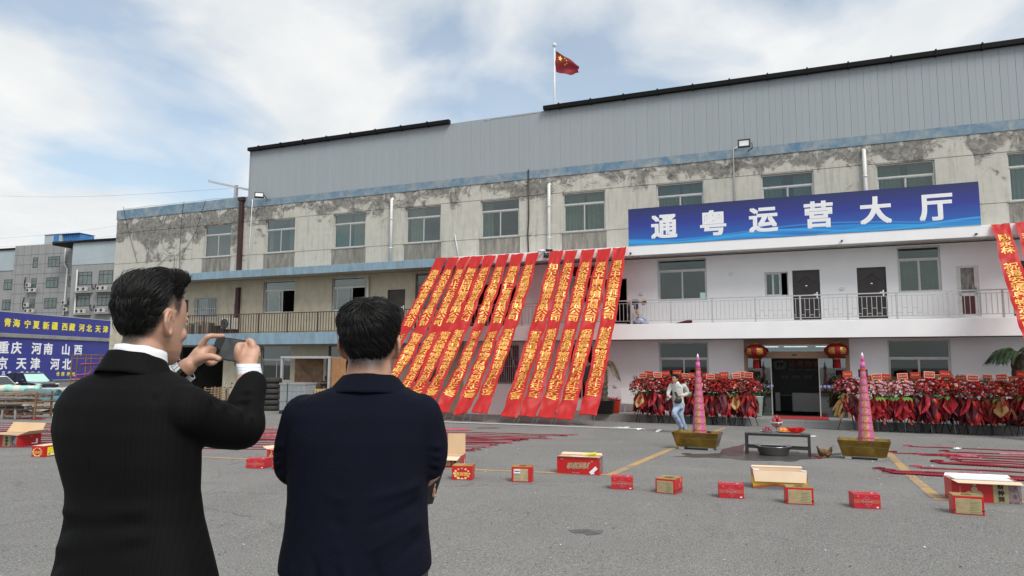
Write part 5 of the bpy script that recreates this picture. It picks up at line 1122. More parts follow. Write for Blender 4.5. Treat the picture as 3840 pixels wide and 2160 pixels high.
        dk = bpy.data.materials['coin_print'] if 'coin_print' in bpy.data.materials else mat('coin_print', (.85, .62, .28), (.7, .42, .14), .4, scale=20)
        ftext('发财圈' if style == 'cartoon' else '恭喜发财', h * (.30 if style == 'cartoon' else .26), .5, .42, MT['gold'], 1.0, .05)
        rn = random.Random(4); c_ = MB()
        for k in range(12): a = 2 * pi * k / 12; x, z = w * (.5 + .36 * cos(a)), h * (.46 + .36 * sin(a)); r = rn.uniform(.014, .026); c_.add([(x + r * cos(2 * pi * q / 8), -.003, z + r * .8 * sin(2 * pi * q / 8)) for q in range(8)], [range(8)])
        c_.build('coin_pattern', dk, bd); ftext('烟花', h * .11, .5, .82, pale); dec('bar_label', pale, .3, .72, .05, .12)
        if style == 'cartoon': t_ = MB(); text(t_, '发财', h * .26, lambda x, y: (w + .004, depth * .5 + x * .6, h * .45 + y), .05, res=1); t_.build('lettering', MT['gold'], bd); m = MB(); m.box(.004, w - .004, .004, depth - .004, h + .001, h + .004); m.build('foil_top', btop, bd)
        else:
            decs('yellow_label', byel, .2, .8, .1, .86); m = MB(); m.box(w + .003, w + .0035, depth * .24, depth * .6, h * .12, h * .22); m.build('white_panel', bwhite, bd); m = MB(); m.box(w + .003, w + .0035, depth * .25, depth * .35, h * .16, h * .3); m.build('green_mark', MT['leafl'], bd)
            for q in range(5): m = MB(); m.box(w + .003, w + .0035, depth * .26, depth * .72, h * (.34 + q * .1), h * (.35 + q * .1)); m.build('print_line', MT['wood'], bd)
            m = MB(); m.box(.004, w - .004, .004, depth - .004, h + .001, h + .003); m.build('foil_top', bpeach, bd)
    elif style == 'big':
        t_ = MB(); text(t_, '恭喜发财', h * .40, lambda x, y: (w * .5 + x + y * .18, -.004, h * .50 + y + x * .05), .03, .82, res=2); t_.build('lettering', btan, bd)
        t_ = MB(); t_.T = Matrix.Translation((w * .86, -.003, h * .26)) @ Matrix.Rotation(-.75, 4, 'Y'); t_.box(-.07, .07, -.001, 0, -.026, .026); t_.build('address_label', bwhite, bd); ftext('烟花', h * .09, .12, .86, pale); ftext('祝您生意兴隆', h * .07, .45, .08, pale); decs('dark_print', bdark, .02, .98, .2, 1); dec('white_mark', bwhite, .83, .88, .05, .13)
        rn = random.Random(2); c_ = MB()
        for k in range(7): x, z = w * rn.uniform(.35, .85), h * rn.uniform(.3, .8); r = .018; c_.add([(x + r * (1 if q % 2 else .5) * cos(2 * pi * q / 12), -.002, z + r * (1 if q % 2 else .5) * sin(2 * pi * q / 12)) for q in range(12)], [range(12)])
        c_.build('blossom_print', pale, bd)
    elif style == 'sun':
        ftext('祝你发达', h * .34, .68, .55, MT['dark'], .85); decs('blue_side', MT['signblue'], 0, 1, 0, 1)
    elif style in ('wealth', 'pink'):
        dec('gold_panel', bgold, .60, .82, 0, 1); ftext('财神到', h * .27, .71, .47, MT['dark'], 1.05, .03, True, .0045); dec('dark_print', bdark, .822, 1, 0, 1)
        t_ = MB()
        for x, z, r in ((.33, .55, .17), (.33, .82, .10), (.25, .3, .2), (.40, .32, .19)): t_.add([(w * x + r * h * cos(2 * pi * q / 12) * .8, -.003, h * z + r * h * sin(2 * pi * q / 12)) for q in range(12)], [range(12)])
        t_.build('figure_print', btan, bd); ftext('吉星高照', h * .08, .12, .55, pale, 1.1, .02, True)
        decs('plain_red_side', boxr, 0, 1, 0, 1)
        t_ = MB(); text(t_, '个人烟花', h * .12, lambda x, y: (w + .005, depth * .55 + x * .8, h * .80 + y), .03, res=1); t_.build('lettering', pale, bd); m = MB(); m.box(w + .004, w + .005, depth * .60, depth * .86, h * .12, h * .2); m.box(w + .004, w + .005, depth * .78, depth * .86, h * .2, h * .55); m.build('white_tape', bwhite, bd)
    return o, w, h, depth, bd
def flap(bd, hinge_a, hinge_b, out, mt_, t_=.005):   # a carton flap: quad from the hinge line outward
    a, b, o_ = Vector(hinge_a), Vector(hinge_b), Vector(out); n_ = (b - a).cross(o_).normalized() * t_; k = (b - a) * .03
    m = MB(); m.add([a, b, b + o_ - k, a + o_ + k, a + n_, b + n_, b + o_ - k + n_, a + o_ + k + n_], [(0, 1, 2, 3), (7, 6, 5, 4), (0, 4, 5, 1), (1, 5, 6, 2), (2, 6, 7, 3), (3, 7, 4, 0)]); m.build('flap', mt_, bd)
# big open ones
o, w, h, d, bd = carton((-70, 1670), (62, 1676), 41, .55, 'big open red box at the left edge with its cardboard flaps out', 'wealth', False); flap(bd, (0, 0, h), (w, 0, h), (0, -.16, .03), bpeach); flap(bd, (w, 0, h), (w, d, h), (.28, 0, .10), bpeach); flap(bd, (0, d, h), (w, d, h), (0, .12, .20), MT['cardboard'])
o, w, h, d, bd = carton((1655, 1752), (1726, 1754), 40, .42, 'open red box with raised cardboard lid right behind the man in the polo shirt', 'pink', False); flap(bd, (0, d, h), (w, d, h), (0, .03, .34), MT['cardboard']); flap(bd, (0, 0, h), (w, 0, h), (-.02, -.12, -.05), bpeach)
o, w, h, d, bd = carton((2089, 1775), (2248, 1783), 62, .30, 'long open red box with gold greeting lettering and rolled yellow paper on top', 'big', False); flap(bd, (0, 0, h), (w, 0, h), (0, -.03, .015), bpeach); flap(bd, (0, d, h), (w, d, h), (0, .05, .03), bpeach)
m = MB(); m.tube([(w * .6, d * .4, h + .02), (w * .9, d * .3, h + .05)], [.012, .03], 8); m.build('paper_roll', byel, bd); m = MB(); m.box(w * .3, w * .7, d * .2, d * .5, h - .01, h); m.build('loose_paper', bwhite, bd)
o, w, h, d, bd = carton((2825, 1831), (3029, 1840), 66, .36, 'long open box with sunset print and a cream flap folded down its front', 'sun', False); flap(bd, (0, 0, h), (w, 0, h), (0, -.035, -.15), bpeach); flap(bd, (0, d, h), (w, d, h), (0, .02, .02), bpeach)
for x in (.02, .90): m = MB(); m.box(w * x, w * (x + .10), -.004, d * .25, h + .006, h + .008); m.build('white_tape', bwhite, bd)
o, w, h, d, bd = carton((3572, 1878), (3833, 1892), 78, .34, 'largest open red box at the right edge with gold panel and pale lid', 'wealth', False); flap(bd, (0, 0, h), (w, 0, h), (.02, -.13, -.02), bpeach); flap(bd, (0, d, h), (w, d, h), (0, .04, .03), bwhite); m = MB(); m.box(w * .06, w * .92, .02, d * .9, h + .002, h + .006); m.build('lid_print', mat('pale_blue_lid', (.62, .70, .74), (.70, .72, .72), .5, scale=2), bd)
o, w, h, d, bd = carton((1000, 1722), (1052, 1727), 36, .3, 'open purple red box half hidden at the left of the man in the polo shirt', 'pink', False); flap(bd, (0, 0, h), (0, d, h), (-.13, 0, .04), bpeach)
# small closed ones
for args in (((117, 1713), (161, 1715), 40, .42, 'small red box with yellow side label near the left edge', 'yellow'), ((922, 1756), (990, 1758), 34, .30, 'red box with diamond emblem between the suited man and the polo man', 'diamond'),
             ((1020, 1760), (1062, 1761), 24, .2, 'small plain red box half hidden at the elbow of the man in the polo shirt', 'diamond'), ((1694, 1799), (1770, 1801), 50, .26, 'red box with yellow money lettering and coin print by the polo man', 'cartoon'),
             ((1918, 1807), (1996, 1809), 54, .24, 'red box with a beige two part text label on its front', 'label'), ((2292, 1834), (2374, 1837), 44, .24, 'crimson box with diamond emblem just left of the yellow line', 'diamond'),
             ((2458, 1848), (2531, 1855), 52, .34, 'red box with green gold label, leftmost of its kind', 'gold'), ((2697, 1867), (2791, 1871), 50, .20, 'crimson diamond box left of the sunset print box', 'diamond'),
             ((2949, 1890), (3053, 1895), 60, .22, 'red box with green gold label in front of the sunset print box', 'gold'), ((3203, 1906), (3304, 1910), 52, .22, 'crimson diamond box standing alone nearest the right yellow line', 'diamond'),
             ((3576, 1927), (3694, 1935), 66, .24, 'red box with green gold label, rightmost, before the largest open box', 'gold')): carton(*args)

# ------------------------------------------------------------------ firecracker strings and litter
fc = stripes('firecracker_paper', (.30, .012, .03), (.14, .012, .02), .05, 0, .25, .6, .8); fcp = mat('pinkish_firecracker_wrap', (.55, .12, .16), (.34, .02, .05), .5, scale=12)
def string_(pa, pb, r, label, group, wig=.05, seed=0, wide=False):
    a, b = G(*pa), G(*pb); rn = random.Random(seed); L = (b - a).length; n_ = int(L / .16); o = thing('firecracker_string', label, 'firecracker string', a, atan2(b.y - a.y, b.x - a.x), group); s_ = Vector((-(b - a).y, (b - a).x, 0)).normalized()
    Mi = Matrix.Rotation(-atan2(b.y - a.y, b.x - a.x), 3, 'Z'); pts = []; rs = []
    for i in range(n_ + 1):
        p = a.lerp(b, i / n_) + s_ * (wig * (noise.noise(Vector((i * .09, seed * 3.7, 0))) * 2.2 + .3 * noise.noise(Vector((i * .5, seed, 5))))); rr = r * (1 + .5 * noise.noise(Vector((i * .35, seed * 1.7, 2)))); p.z = gz(p.x, p.y) + rr * .9
        pts.append(Mi @ (p - a)); rs.append(rr)
    MB().tube(pts, rs, 6).build('string', fc, o)
    k = MB(); c = pts[0]; k.tube([c, c + Vector((-.08, .05, .02)), c + Vector((-.14, .12, .01)), c + Vector((-.05, .14, .02)), c + Vector((.05, .06, .02))], [r * .7, r * .9, r * .8, r, r], 6); k.build('looped_end', fc if seed % 3 else fcp, o)
    if wide: w = MB(); i0 = n_ // 3; w.tube(pts[i0:i0 + max(6, n_ // 5)], [r * 1.6 * (1 + .4 * noise.noise(Vector((i * .8, seed, 1)))) for i in range(max(6, n_ // 5))][:len(pts[i0:i0 + max(6, n_ // 5)])], 7); w.build('wrapped_bundle', fcp, o)
    return o
ends = [(2150, 1632), (2110, 1636), (2030, 1640), (2050, 1646), (1960, 1651), (1930, 1655), (1900, 1662), (1870, 1664), (1845, 1671), (1820, 1678), (1780, 1686), (1755, 1692)]
for i, (x, y) in enumerate(ends):
    yl = 1585 + i * 8.2
    string_((x, y), (-120, yl), .0115 if i not in (4, 6) else .019, ORDN[i] + ' firecracker string from the building in the long left field', 'firecracker strings across the left yard', .07, i, i in (0, 4))
rends = [((3415, 1676), 1694), ((3355, 1700), 1715), ((3555, 1697), 1706), ((3455, 1708), 1728), ((3600, 1733), 1748), ((3530, 1742), 1760), ((3450, 1757), 1778), ((3310, 1765), 1795), ((3352, 1780), 1808), ((3585, 1724), 1738)]
for i, (p, yr) in enumerate(rends): string_(p, (4150, yr + 12), .015 if i not in (5, 8) else .028, ORDN[i] + ' firecracker string from the building in the field at the right', 'firecracker strings at the right of the yard', .06, 30 + i, i in (2, 7))
def litter(px, py, w, l, label, m_, seed, name='paper_scrap', cat='litter'):
    p = G(px, py); o = thing(name, label, cat, p, seed * 1.1); rn = random.Random(seed); m = MB(); N = 6
    m.add([((i / N - .5) * l, (j / N - .5) * w, .006 + .03 * abs(noise.noise(Vector((i * .6, j * .6, seed)))) + .012 * ((i + j) % 2)) for i in range(N + 1) for j in range(N + 1)], [(i * (N + 1) + j, (i + 1) * (N + 1) + j, (i + 1) * (N + 1) + j + 1, i * (N + 1) + j + 1) for i in range(N) for j in range(N)]); m.build('scrap', m_, o)
for a_ in ((2334, 1605, .3, .55, 'crumpled pale plastic sheet on the yard near the rightmost banner', MT['white'], 3), (2470, 1617, .12, .9, 'white paper strip lying left of the runner', MT['white'], 4), (2833, 1632, .14, .3, 'white paper scrap in front of the granite step', MT['white'], 5), (3037, 1639, .08, .4, 'white paper strip right of the offering table', MT['white'], 6), (3630, 1712, .35, .5, 'crumpled red pink wrapper among the right firecrackers', fcp, 7), (3560, 1708, .3, .4, 'dark red wrapper among the right firecrackers', PAPER[0], 8), (3590, 1684, .12, .25, 'white scrap on the far right firecracker string', MT['white'], 9), (184, 1615, .3, .5, 'red and white wrapper on the left firecracker strings', fcp, 10), (207, 1561, .25, .3, 'white plastic lump on the yard by the suited man', MT['white'], 11), (95, 1570, .35, .9, 'dark red wrapper heap near the left rack', PAPER[0], 12), (145, 1573, .25, .6, 'dark red torn wrapper right of its larger heap', PAPER[0], 13), (1690, 1612, .5, 1.2, 'pink red wrapper sheet among the firecrackers by the polo man', fcp, 14), (3200, 1617, .15, .3, 'dark scrap left of the right flower stands', MT['wood'], 15)): litter(*a_)

# scattered specks of paper and grit, too many to count
rn = random.Random(77); m = MB()
for k in range(900):
    if k < 500: p = G(rn.uniform(-100, 3940), rn.uniform(1590, 2150)); m.cur = rn.choice([0, 0, 0, 0, 0, 1]); sz = rn.uniform(.004, .016)
    else:
        side = k % 2; p = G(rn.uniform(3250, 3900), rn.uniform(1660, 1800)) if side else G(rn.uniform(0, 2200), rn.uniform(1590, 1700)); m.cur = rn.choice([2, 2, 2, 2, 1]); sz = rn.uniform(.008, .028)
    a = rn.uniform(0, 6.28); z = gz(p.x, p.y) + .005; q = [Vector((sz * cos(a + 1.57 * i) * rn.uniform(.6, 1.3), sz * sin(a + 1.57 * i) * rn.uniform(.5, 1.2), rn.uniform(0, .006))) for i in range(4)]
    m.add([(p.x + e.x, p.y + e.y, z + e.z) for e in q], [(0, 1, 2, 3)])
o = m.build('paper_debris', [MT['black'], MT['white'], PAPER[0]]); tag(o, 'specks of torn red and white paper and dark grit strewn over the yard', 'debris', None, 'stuff')
# ------------------------------------------------------------------ blue billboards along the left boundary
L0, L1 = WP(0, 1365, 61.7), WP(412, 1365, 75.0); LD = (L1 - L0); LD.z = 0; LL = LD.length; LD.normalize(); LN = Vector((LD.y, -LD.x, 0)); LRZ = atan2(LD.y, LD.x)
if LN.dot(CAM - L0) < 0: LN = -LN
def LP(px, py, off=0.):                  # pixel on the boundary wall -> along, height
    r = ray(px, py); k = ((L0 + LN * off) - CAM).dot(LN) / r.dot(LN); p = CAM + r * k; return (p - L0).dot(LD), p.z
def lthing(name, label, cat, a, off, z, group=None): p = L0 + LD * a + LN * off; return thing(name, label, cat, (p.x, p.y, z), LRZ, group)
zu1, zu0 = (LP(0, 1169)[1] + LP(410, 1203)[1]) / 2, (LP(0, 1247.5)[1] + LP(410, 1269.5)[1]) / 2; zl1, zl0 = (LP(0, 1264)[1] + LP(410, 1281.5)[1]) / 2, LP(238, 1423)[1]
gl_ = gz(L0.x, L0.y)
o = lthing('boundary_wall', 'concrete boundary wall carrying the blue billboards', 'wall', -14, 0, gl_)
m = MB(); m.box(0, 14 + LL + 1, 0, .3, 0, zu1 - gl_ - .05); m.build('wall_body', MT['concrete'], o); m = MB(); m.box(0, 14 + LL + 1, -.25, -.02, zl1 - gl_ + .03, zu0 - gl_ - .03); m.build('ledge', MT['concrete'], o)
def board(z0, z1, label, rows):
    o = lthing('billboard', label, 'billboard', -14, .10, z0); m = MB(); m.box(0, 14 + LL, 0, .09, 0, z1 - z0); m.build('panel', MT['signblue'], o)
    m = MB(); m.box(0, 14 + LL, -.02, .1, z1 - z0, z1 - z0 + .06); m.box(0, 14 + LL, -.02, .1, -.06, 0); m.build('edge_rail', MT['steel_l'], o)
    for mt_, size, chars in rows:
        t_ = MB()
        for c, x, y in chars: a, z = LP(x / 2.498, 860 + y / 2.498, .11); text(t_, c, size, lambda u, v: (a + 14 + u, -.008, z - z0 + v), .03, res=2)
        t_.build('lettering', MT[mt_], o)
board(zu0, zu1, 'upper blue billboard with yellow province names', [('text_yellow', .76, [('青', 72, 873), ('海', 155, 880), ('宁', 258, 890), ('夏', 340, 895), ('新', 432, 903), ('疆', 513, 906), ('西', 607, 913), ('藏', 676, 917), ('河', 766, 923), ('北', 836, 928), ('天', 918, 934), ('津', 988, 938)])])
board(zl0, zl1, 'lower blue billboard with white province names', [('text_white', 1.12, [('重', 35, 1108), ('庆', 155, 1112), ('河', 342, 1118), ('南', 452, 1122), ('山', 617, 1128), ('西', 732, 1132), ('京', 22, 1256), ('天', 200, 1258), ('津', 330, 1260), ('河', 515, 1264), ('北', 625, 1265)]), ('text_white', .40, [('华', -75, 1348), ('东', -20, 1348), ('五', 32, 1348), ('省', 88, 1349), ('东', 205, 1350), ('北', 252, 1350), ('三', 305, 1350), ('省', 362, 1351)]), ('text_yellow', .42, [('仓', 543, 1354), ('库', 590, 1355), ('地', 640, 1356), ('址', 690, 1357)])])

# ------------------------------------------------------------------ grey apartment style block behind
MT['gtile'] = weathered('grey_render', (.30, .30, .31), (.17, .17, .17), .3, .5, .3); MT['gclad'] = mat('pale_blue_sheet', (.36, .42, .45), (.32, .38, .41), .6, scale=.3); MT['wgreen'] = mat('dark_green_window_frame', (.03, .06, .055), rough=.4)
BY = R(-17.5); BU = Vector((cos(BY), sin(BY), 0)); BN = Vector((sin(BY), -cos(BY), 0)); B0 = WP(58, 1365, 118); B0.z = 0
def BP(px, py, off=0.): r = ray(px, py); k = ((B0 + BN * off) - CAM).dot(BN) / r.dot(BN); p = CAM + r * k; return (p - B0).dot(BU), p.z
def zp(x, y): return x / 2.498, 860 + y / 2.498
def bthing(name, label, cat, t, off, z, group=None): p = B0 + BU * t + BN * off; return thing(name, label, cat, (p.x, p.y, z), BY, group)
far = bthing('apartment_building', 'grey rendered four storey block behind the blue billboards', 'building', 0, 0, 0)
gz0 = -2
def blk(t0, t1, z0, z1, y0, y1, mt_, nm='wall'): m = MB(); m.box(t0, t1, y0, y1, z0, z1); return m.build(nm, MT[mt_], far)
tA0, zA = BP(*zp(145, 158)); tA1, _ = BP(*zp(690, 128)); tB0, zB = BP(*zp(690, 130), 3); tB1, _ = BP(*zp(1130, 95), 3); zB2 = BP(*zp(690, 335), 3)[1]; tL, zL = BP(*zp(140, 185)); zL2 = BP(*zp(100, 380))[1]
blk(tA0, tB0 + .2, gz0, zA, 0, 10, 'gtile'); blk(-30, tA0, gz0, zL2, .6, 10, 'gtile'); blk(-30, tA0 - .05, zL2, zL, .5, 10, 'gclad'); blk(tB0, tB1 + 6, gz0, zB2, -3, 8, 'gtile'); blk(tB0, tB1 + 6, zB2, zB, -3.06, 8, 'gclad')
m = MB(); m.box(-30, tA0 + .2, .3, .6, zL, zL + .3); m.box(tB0 - 4.0, tB1 + 6, -3.4, -3.0, zB, zB + .35); m.box(tB0 - 4, tB0, -3.3, -.02, zB - .2, zB + .1); m.build('roof_edge', MT['gutter'], far)
m = MB(); zg = BP(*zp(300, 600))[1]
for k in range(0, 9): m.box(tA0, tB0, -.03, .0, zA - 1.6 - 3.25 * k * .5 - .03, zA - 1.6 - 3.25 * k * .5 + .0)
for k in range(8): t = tA0 + .5 + k * 1.6; m.box(t, t + .04, -.028, .0, gz0, zA)
m.build('panel_joint', mat('panel_joint_grey', (.2, .2, .2), rough=.9), far)  # joints between the wall panels in their own plain grey
def bwin(x0, x1, y0, y1, off, cols=3):
    t0, z1 = BP(*zp(x0, y0), off); t1, z0 = BP(*zp(x1, y1), off); z0 = min(z0, z1 - .8); y = -off
    f = MB(); w = .09; f.box(t0, t0 + w, y - .05, y + .02, z0, z1); f.box(t1 - w, t1, y - .05, y + .02, z0, z1); f.box(t0 + w, t1 - w, y - .05, y + .02, z0, z0 + w); f.box(t0 + w, t1 - w, y - .05, y + .02, z1 - w, z1); zt = z1 - (z1 - z0) * .28
    f.box(t0 + w, t1 - w, y - .048, y + .018, zt - .05, zt + .05)
    for k in range(1, cols): tt = t0 + (t1 - t0) * k / cols; f.box(tt - .04, tt + .04, y - .046, y + .016, z0 + w, z1 - w)
    o = f.build('window', MT['wgreen'], far); p = MB(); p.box(t0 + w, t1 - w, y - .03, y - .005, z0 + w, z1 - w); p.build('pane', MT['farglass'], o)
    s_ = MB(); s_.box(t0 - .1, t1 + .1, y - .02, y - .001, z0 - 1.2, z0 - .02); 
MT['farglass'] = mat('far_window_glass', (.075, .10, .10), (.14, .17, .165), .12, scale=.8, spec=.8)
for w_ in ((455, 558, 257, 348, 0, 3), (437, 541, 452, 545, 0, 3), (419, 525, 645, 738, 0, 3), (313, 352, 265, 356, 0, 1), (298, 338, 460, 550, 0, 1), (281, 320, 652, 743, 0, 1), (42, 137, 472, 562, -.58, 3), (26, 121, 660, 752, -.58, 3)): bwin(*w_[:4], w_[4], w_[5])
for w_ in ((738, 857, 402, 518), (931, 1053, 388, 510), (722, 838, 622, 718), (916, 1036, 612, 712)): bwin(*w_, 3, 3)
bwin(648, 668, 442, 536, 0, 1); bwin(634, 652, 640, 732, 0, 1)
for x, y in ((770, 585), (963, 575), (757, 790), (952, 780)):
    t, z = BP(*zp(x, y), 3.5); m = MB(); m.box(t - 1.6, t + 1.6, -3.9, -3.02, z - .2, z); m.build('ac_ledge', MT['gtile'], far)
k_ = 0
for x, y, off in ((742, 562, 3.4), (793, 558, 3.4), (928, 552, 3.4), (975, 549, 3.4), (730, 768, 3.4), (775, 766, 3.4), (911, 760, 3.4), (958, 757, 3.4), (265, 523, .5), (268, 571, .5), (314, 569, .5), (247, 708, .5), (250, 764, .5), (297, 763, .5), (600, 686, .5), (616, 750, .5)):
    t, z = BP(*zp(x, y), off); o = bthing('air_conditioner', ORDN[k_] + ' air conditioner of the grey block, counted from its right wing top row', 'air conditioner', t, off, z - .3, 'air conditioners on the grey block'); k_ += 1
    m = MB(); m.box(-.45, .45, -.15, .15, 0, .62); m.build('casing', MT['acwhite'], o); m = MB(); m.add([(-.12 + .25 * cos(2 * pi * q / 10), -.16, .31 + .25 * sin(2 * pi * q / 10)) for q in range(10)], [range(10)]); m.build('fan', MT['black'], o)
for q, (x, ya, yb, off) in enumerate(((240, 445, 560, .2), (224, 635, 750, .2), (868, 510, 560, 3.3), (900, 510, 560, 3.3), (850, 705, 760, 3.3), (886, 705, 760, 3.3))):
    t, z = BP(*zp(x, ya), off); z2_ = BP(*zp(x, yb), off)[1]; o = bthing('hose_bundle', ORDN[q] + ' dark hose bundle curving down the grey block wall', 'hose', t, off, z2_); MB().tube([(0, 0, z - z2_), (-.15, 0, (z - z2_) * .6), (-.1, 0, .3), (.3, 0, 0)], .1, 6).build('hose', MT['black'], o, True)
t, z = BP(*zp(615, 180), .2); z2_ = BP(*zp(605, 800), .2)[1]; o = bthing('downpipe', 'kinked white downpipe on the grey block', 'downpipe', t, .2, z2_); MB().tube([(0, 0, z - z2_), (0, 0, z - z2_ - 2.6), (.7, 0, z - z2_ - 3.4), (.5, 0, 0)], .12, 8).build('pipe', MT['pvc'], o)
t, z = BP(*zp(725, 378), 3.2); z2_ = BP(*zp(705, 800), 3.2)[1]; o = bthing('downpipe', 'straight white downpipe on the right wing of the grey block', 'downpipe', t, 3.2, z2_); MB().tube([(0, 0, z - z2_), (0, 0, 0)], .12, 8).build('pipe', MT['pvc'], o)
t0, z1 = BP(*zp(420, 68), -4); t1, _ = BP(*zp(740, 85), -4); o = bthing('roof_cabin', 'bright blue sheet metal cabin on the roof of the grey block', 'roof cabin', t0, -4, zA - .3); H_ = z1 - zA + .5
m = MB(); m.box(0, (t1 - t0) * .5, 0, 3, 0, H_); m.build('wall', MT['gclad'], o); m = MB(); m.box((t1 - t0) * .5 + .02, t1 - t0, .3, 3, 0, H_ - .1)
bl = mat('bright_blue_sheet', (.04, .17, .42), (.03, .14, .36), .5, scale=2); m.build('blue_wall', bl, o); m = MB(); m.box((t1 - t0) * .27, (t1 - t0) * .42, -.03, 0, 0, H_); m.box(-.1, t1 - t0 + .1, -.1, 3.1, H_, H_ + .1); m.build('trim', bl, o)
m = MB()
for k in range(8): x = (t1 - t0) * (.52 + .06 * k); m.box(x, x + .08, .22, .30, 0, H_ - .1)
m.build('rib', bl, o)
for q, (ya, yb, xb) in enumerate(((693, 570, 870), (905, 905, 440), (1020, 960, 438), (875, 720, 440))): 
    A_, B_ = WP(-200, ya + 30, 70), (WP(870, 706, 45) if q == 0 else WP(640, [0, 850, 905, 812][q], 80)); o = thing('overhead_wire', ['topmost overhead wire reaching the cross arm', 'overhead wire crossing left of the old block', 'lowest overhead wire left of the old block', 'thin overhead wire above the grey block'][q], 'wire', A_)
    MB().tube([(B_ - A_) * (k / 10) + Vector((0, 0, -1.0 * sin(pi * k / 10) * .5)) for k in range(11)], .008, 4).build('wire', MT['grey'], o)

# ------------------------------------------------------------------ cars
def car(label, px, d, heading, L, Wd, Hh, paint, suv, shade):
    p = WP(px, 1400, d); p.z = gz(p.x, p.y); o = thing('parked_car', label, 'car', p, heading, 'cars parked by the billboards'); w = Wd / 2; r = .36 if suv else .32
    hood = .62 * Hh if suv else .60 * Hh; b0 = .22 * Hh / 1.6
    m = MB(); m.loft([((-L / 2, 0, (hood + b0) / 2 + .1), (0, w * .72, 0), (0, 0, (hood - b0) * .36)), ((-L / 2 + .12, 0, (hood + b0) / 2 + .04), (0, w * .92, 0), (0, 0, (hood - b0) * .5)), ((-L * .25, 0, (hood + b0) / 2), (0, w, 0), (0, 0, (hood - b0) * .52)), ((L * .12, 0, (hood + b0) / 2), (0, w, 0), (0, 0, (hood - b0) * .50)), ((L * .36, 0, (hood + b0) / 2 - .03), (0, w * .97, 0), (0, 0, (hood - b0) * .46)), ((L / 2 - .14, 0, (hood + b0) / 2 - .06), (0, w * .90, 0), (0, 0, (hood - b0) * .42)), ((L / 2, 0, (hood + b0) / 2 - .09), (0, w * .74, 0), (0, 0, (hood - b0) * .30))], 28, 5.)
    q = m.build('body', paint, o, True); set_smooth_angle(q.data, 35)
    x0, x1, x2, x3 = (-L * .47, -L * .36, L * .05, L * .21) if suv else (-L * .40, -L * .20, L * .03, L * .22); zt = Hh; m = MB(); sec = [(x0, hood - .02, .9, 0), (x1, zt - .10, .76, 1), (x2, zt - .02, .78, 1), (x3, hood - .02, .88, 0)]
    vs = [(x0, -w * .92, hood - .03), (x0, w * .92, hood - .03), (x1, -w * .74, zt - .06), (x1, w * .74, zt - .06), (x2, -w * .76, zt - .03), (x2, w * .76, zt - .03), (x3, -w * .90, hood - .03), (x3, w * .90, hood - .03)]
    m.add(vs, [(0, 1, 3, 2), (2, 3, 5, 4), (0, 2, 4, 6), (1, 7, 5, 3), (0, 6, 7, 1)]); m.build('side_windows', MT['carglass'], o)
    m = MB(); m.add([vs[4], vs[5], vs[7], vs[6]], [(0, 1, 2, 3)]); m.build('windscreen', MT['sunshade'] if shade else MT['carglass'], o)
    m = MB(); m.loft([((x1 - .08, 0, zt - .06), (0, w * .70, 0), (0, 0, .02)), ((x1 + .2, 0, zt - .04), (0, w * .76, 0), (0, 0, .045)), ((x2, 0, zt - .02), (0, w * .77, 0), (0, 0, .04)), ((x2 + .08, 0, zt - .05), (0, w * .74, 0), (0, 0, .02))], 16, 4); m.build('roof', paint, o, True)
    m = MB()
    for sg in (-1, 1):
        for a, b in ((4, 6), (5, 7), (2, 0), (3, 1)): m.beam(vs[a], vs[b], .06)
        m.beam(((x1 + x2) / 2 + .1, sg * w * .77, zt - .05), ((x1 + x2) / 2 + .1, sg * w * .92, hood), .06)
    m.build('pillars', paint, o)
    for sx in (-L * .30, L * .31):
        for sg in (-1, 1):
            c = (sx, sg * (w - .10), r); t_ = MB(); t_.T = Matrix.Translation(c) @ Matrix.Rotation(pi / 2, 4, 'X'); t_.lathe([(r * .62, -.10), (r * .96, -.11), (r, -.06), (r, .06), (r * .96, .11), (r * .62, .10)], 20, caps=True); wl = t_.build('wheel', MT['tyre'], o, True)
            t_ = MB(); t_.T = Matrix.Translation((c[0], c[1] + sg * .105, c[2])) @ Matrix.Rotation(pi / 2, 4, 'X'); t_.lathe([(0, .0), (r * .25, .012), (r * .6, .005)], 12)
            for k in range(5): a = 2 * pi * k / 5; t_.beam((0, 0, .012 * -sg), (r * .6 * cos(a), r * .6 * sin(a), .012 * -sg), .06, .02)
            t_.build('rim', MT['chrome'], wl)
    for sg in (-1, 1):
        MB().loft([((L / 2 - .30, sg * w * .86, hood * .76), (0, .03, 0), (0, 0, .05)), ((L / 2 - .07, sg * w * .72, hood * .75), (0, .16, 0), (0, 0, .055)), ((L / 2 - .0, sg * w * .55, hood * .74), (0, .1, 0), (0, 0, .03))], 10).build('headlight', MT['lampface'], o, True)
        MB().ball((x3 - .15, sg * (w + .08), hood + .05), (.10, .09, .07)).build('mirror', paint, o, True)
    m = MB(); m.box(L / 2 - .10, L / 2 + .005, -w * .5, w * .5, hood * .55, hood * .72); m.build('grille', MT['black'], o); m = MB(); m.box(L / 2 - .02, L / 2 + .015, -.24, .24, hood * .42, hood * .42 + .14); m.build('number_plate', MT['signblue'], o); m = MB(); m.box(L / 2 - .1, L / 2 - .01, -w * .7, w * .7, b0 - .02, b0 + .12); m.build('bumper', MT['black'], o)
MT['carglass'] = mat('dark_car_glass', (.02, .025, .028), (.03, .035, .038), .06, spec=.8); MT['sunshade'] = mat('mint_sunshade', (.42, .68, .62), (.36, .60, .55), .3, scale=3)
car('black SUV with a mint sunshade behind its windscreen', 118, 54, R(-28), 4.7, 1.9, 1.52, mat('black_car_paint', (.012, .012, .014), rough=.12, coat=1), True, True)
car('white sedan at the left edge beside the black SUV', -18, 50, R(-26), 4.7, 1.8, 1.33, mat('white_car_paint', (.72, .72, .72), (.70, .70, .70), .15, coat=1), False, False)

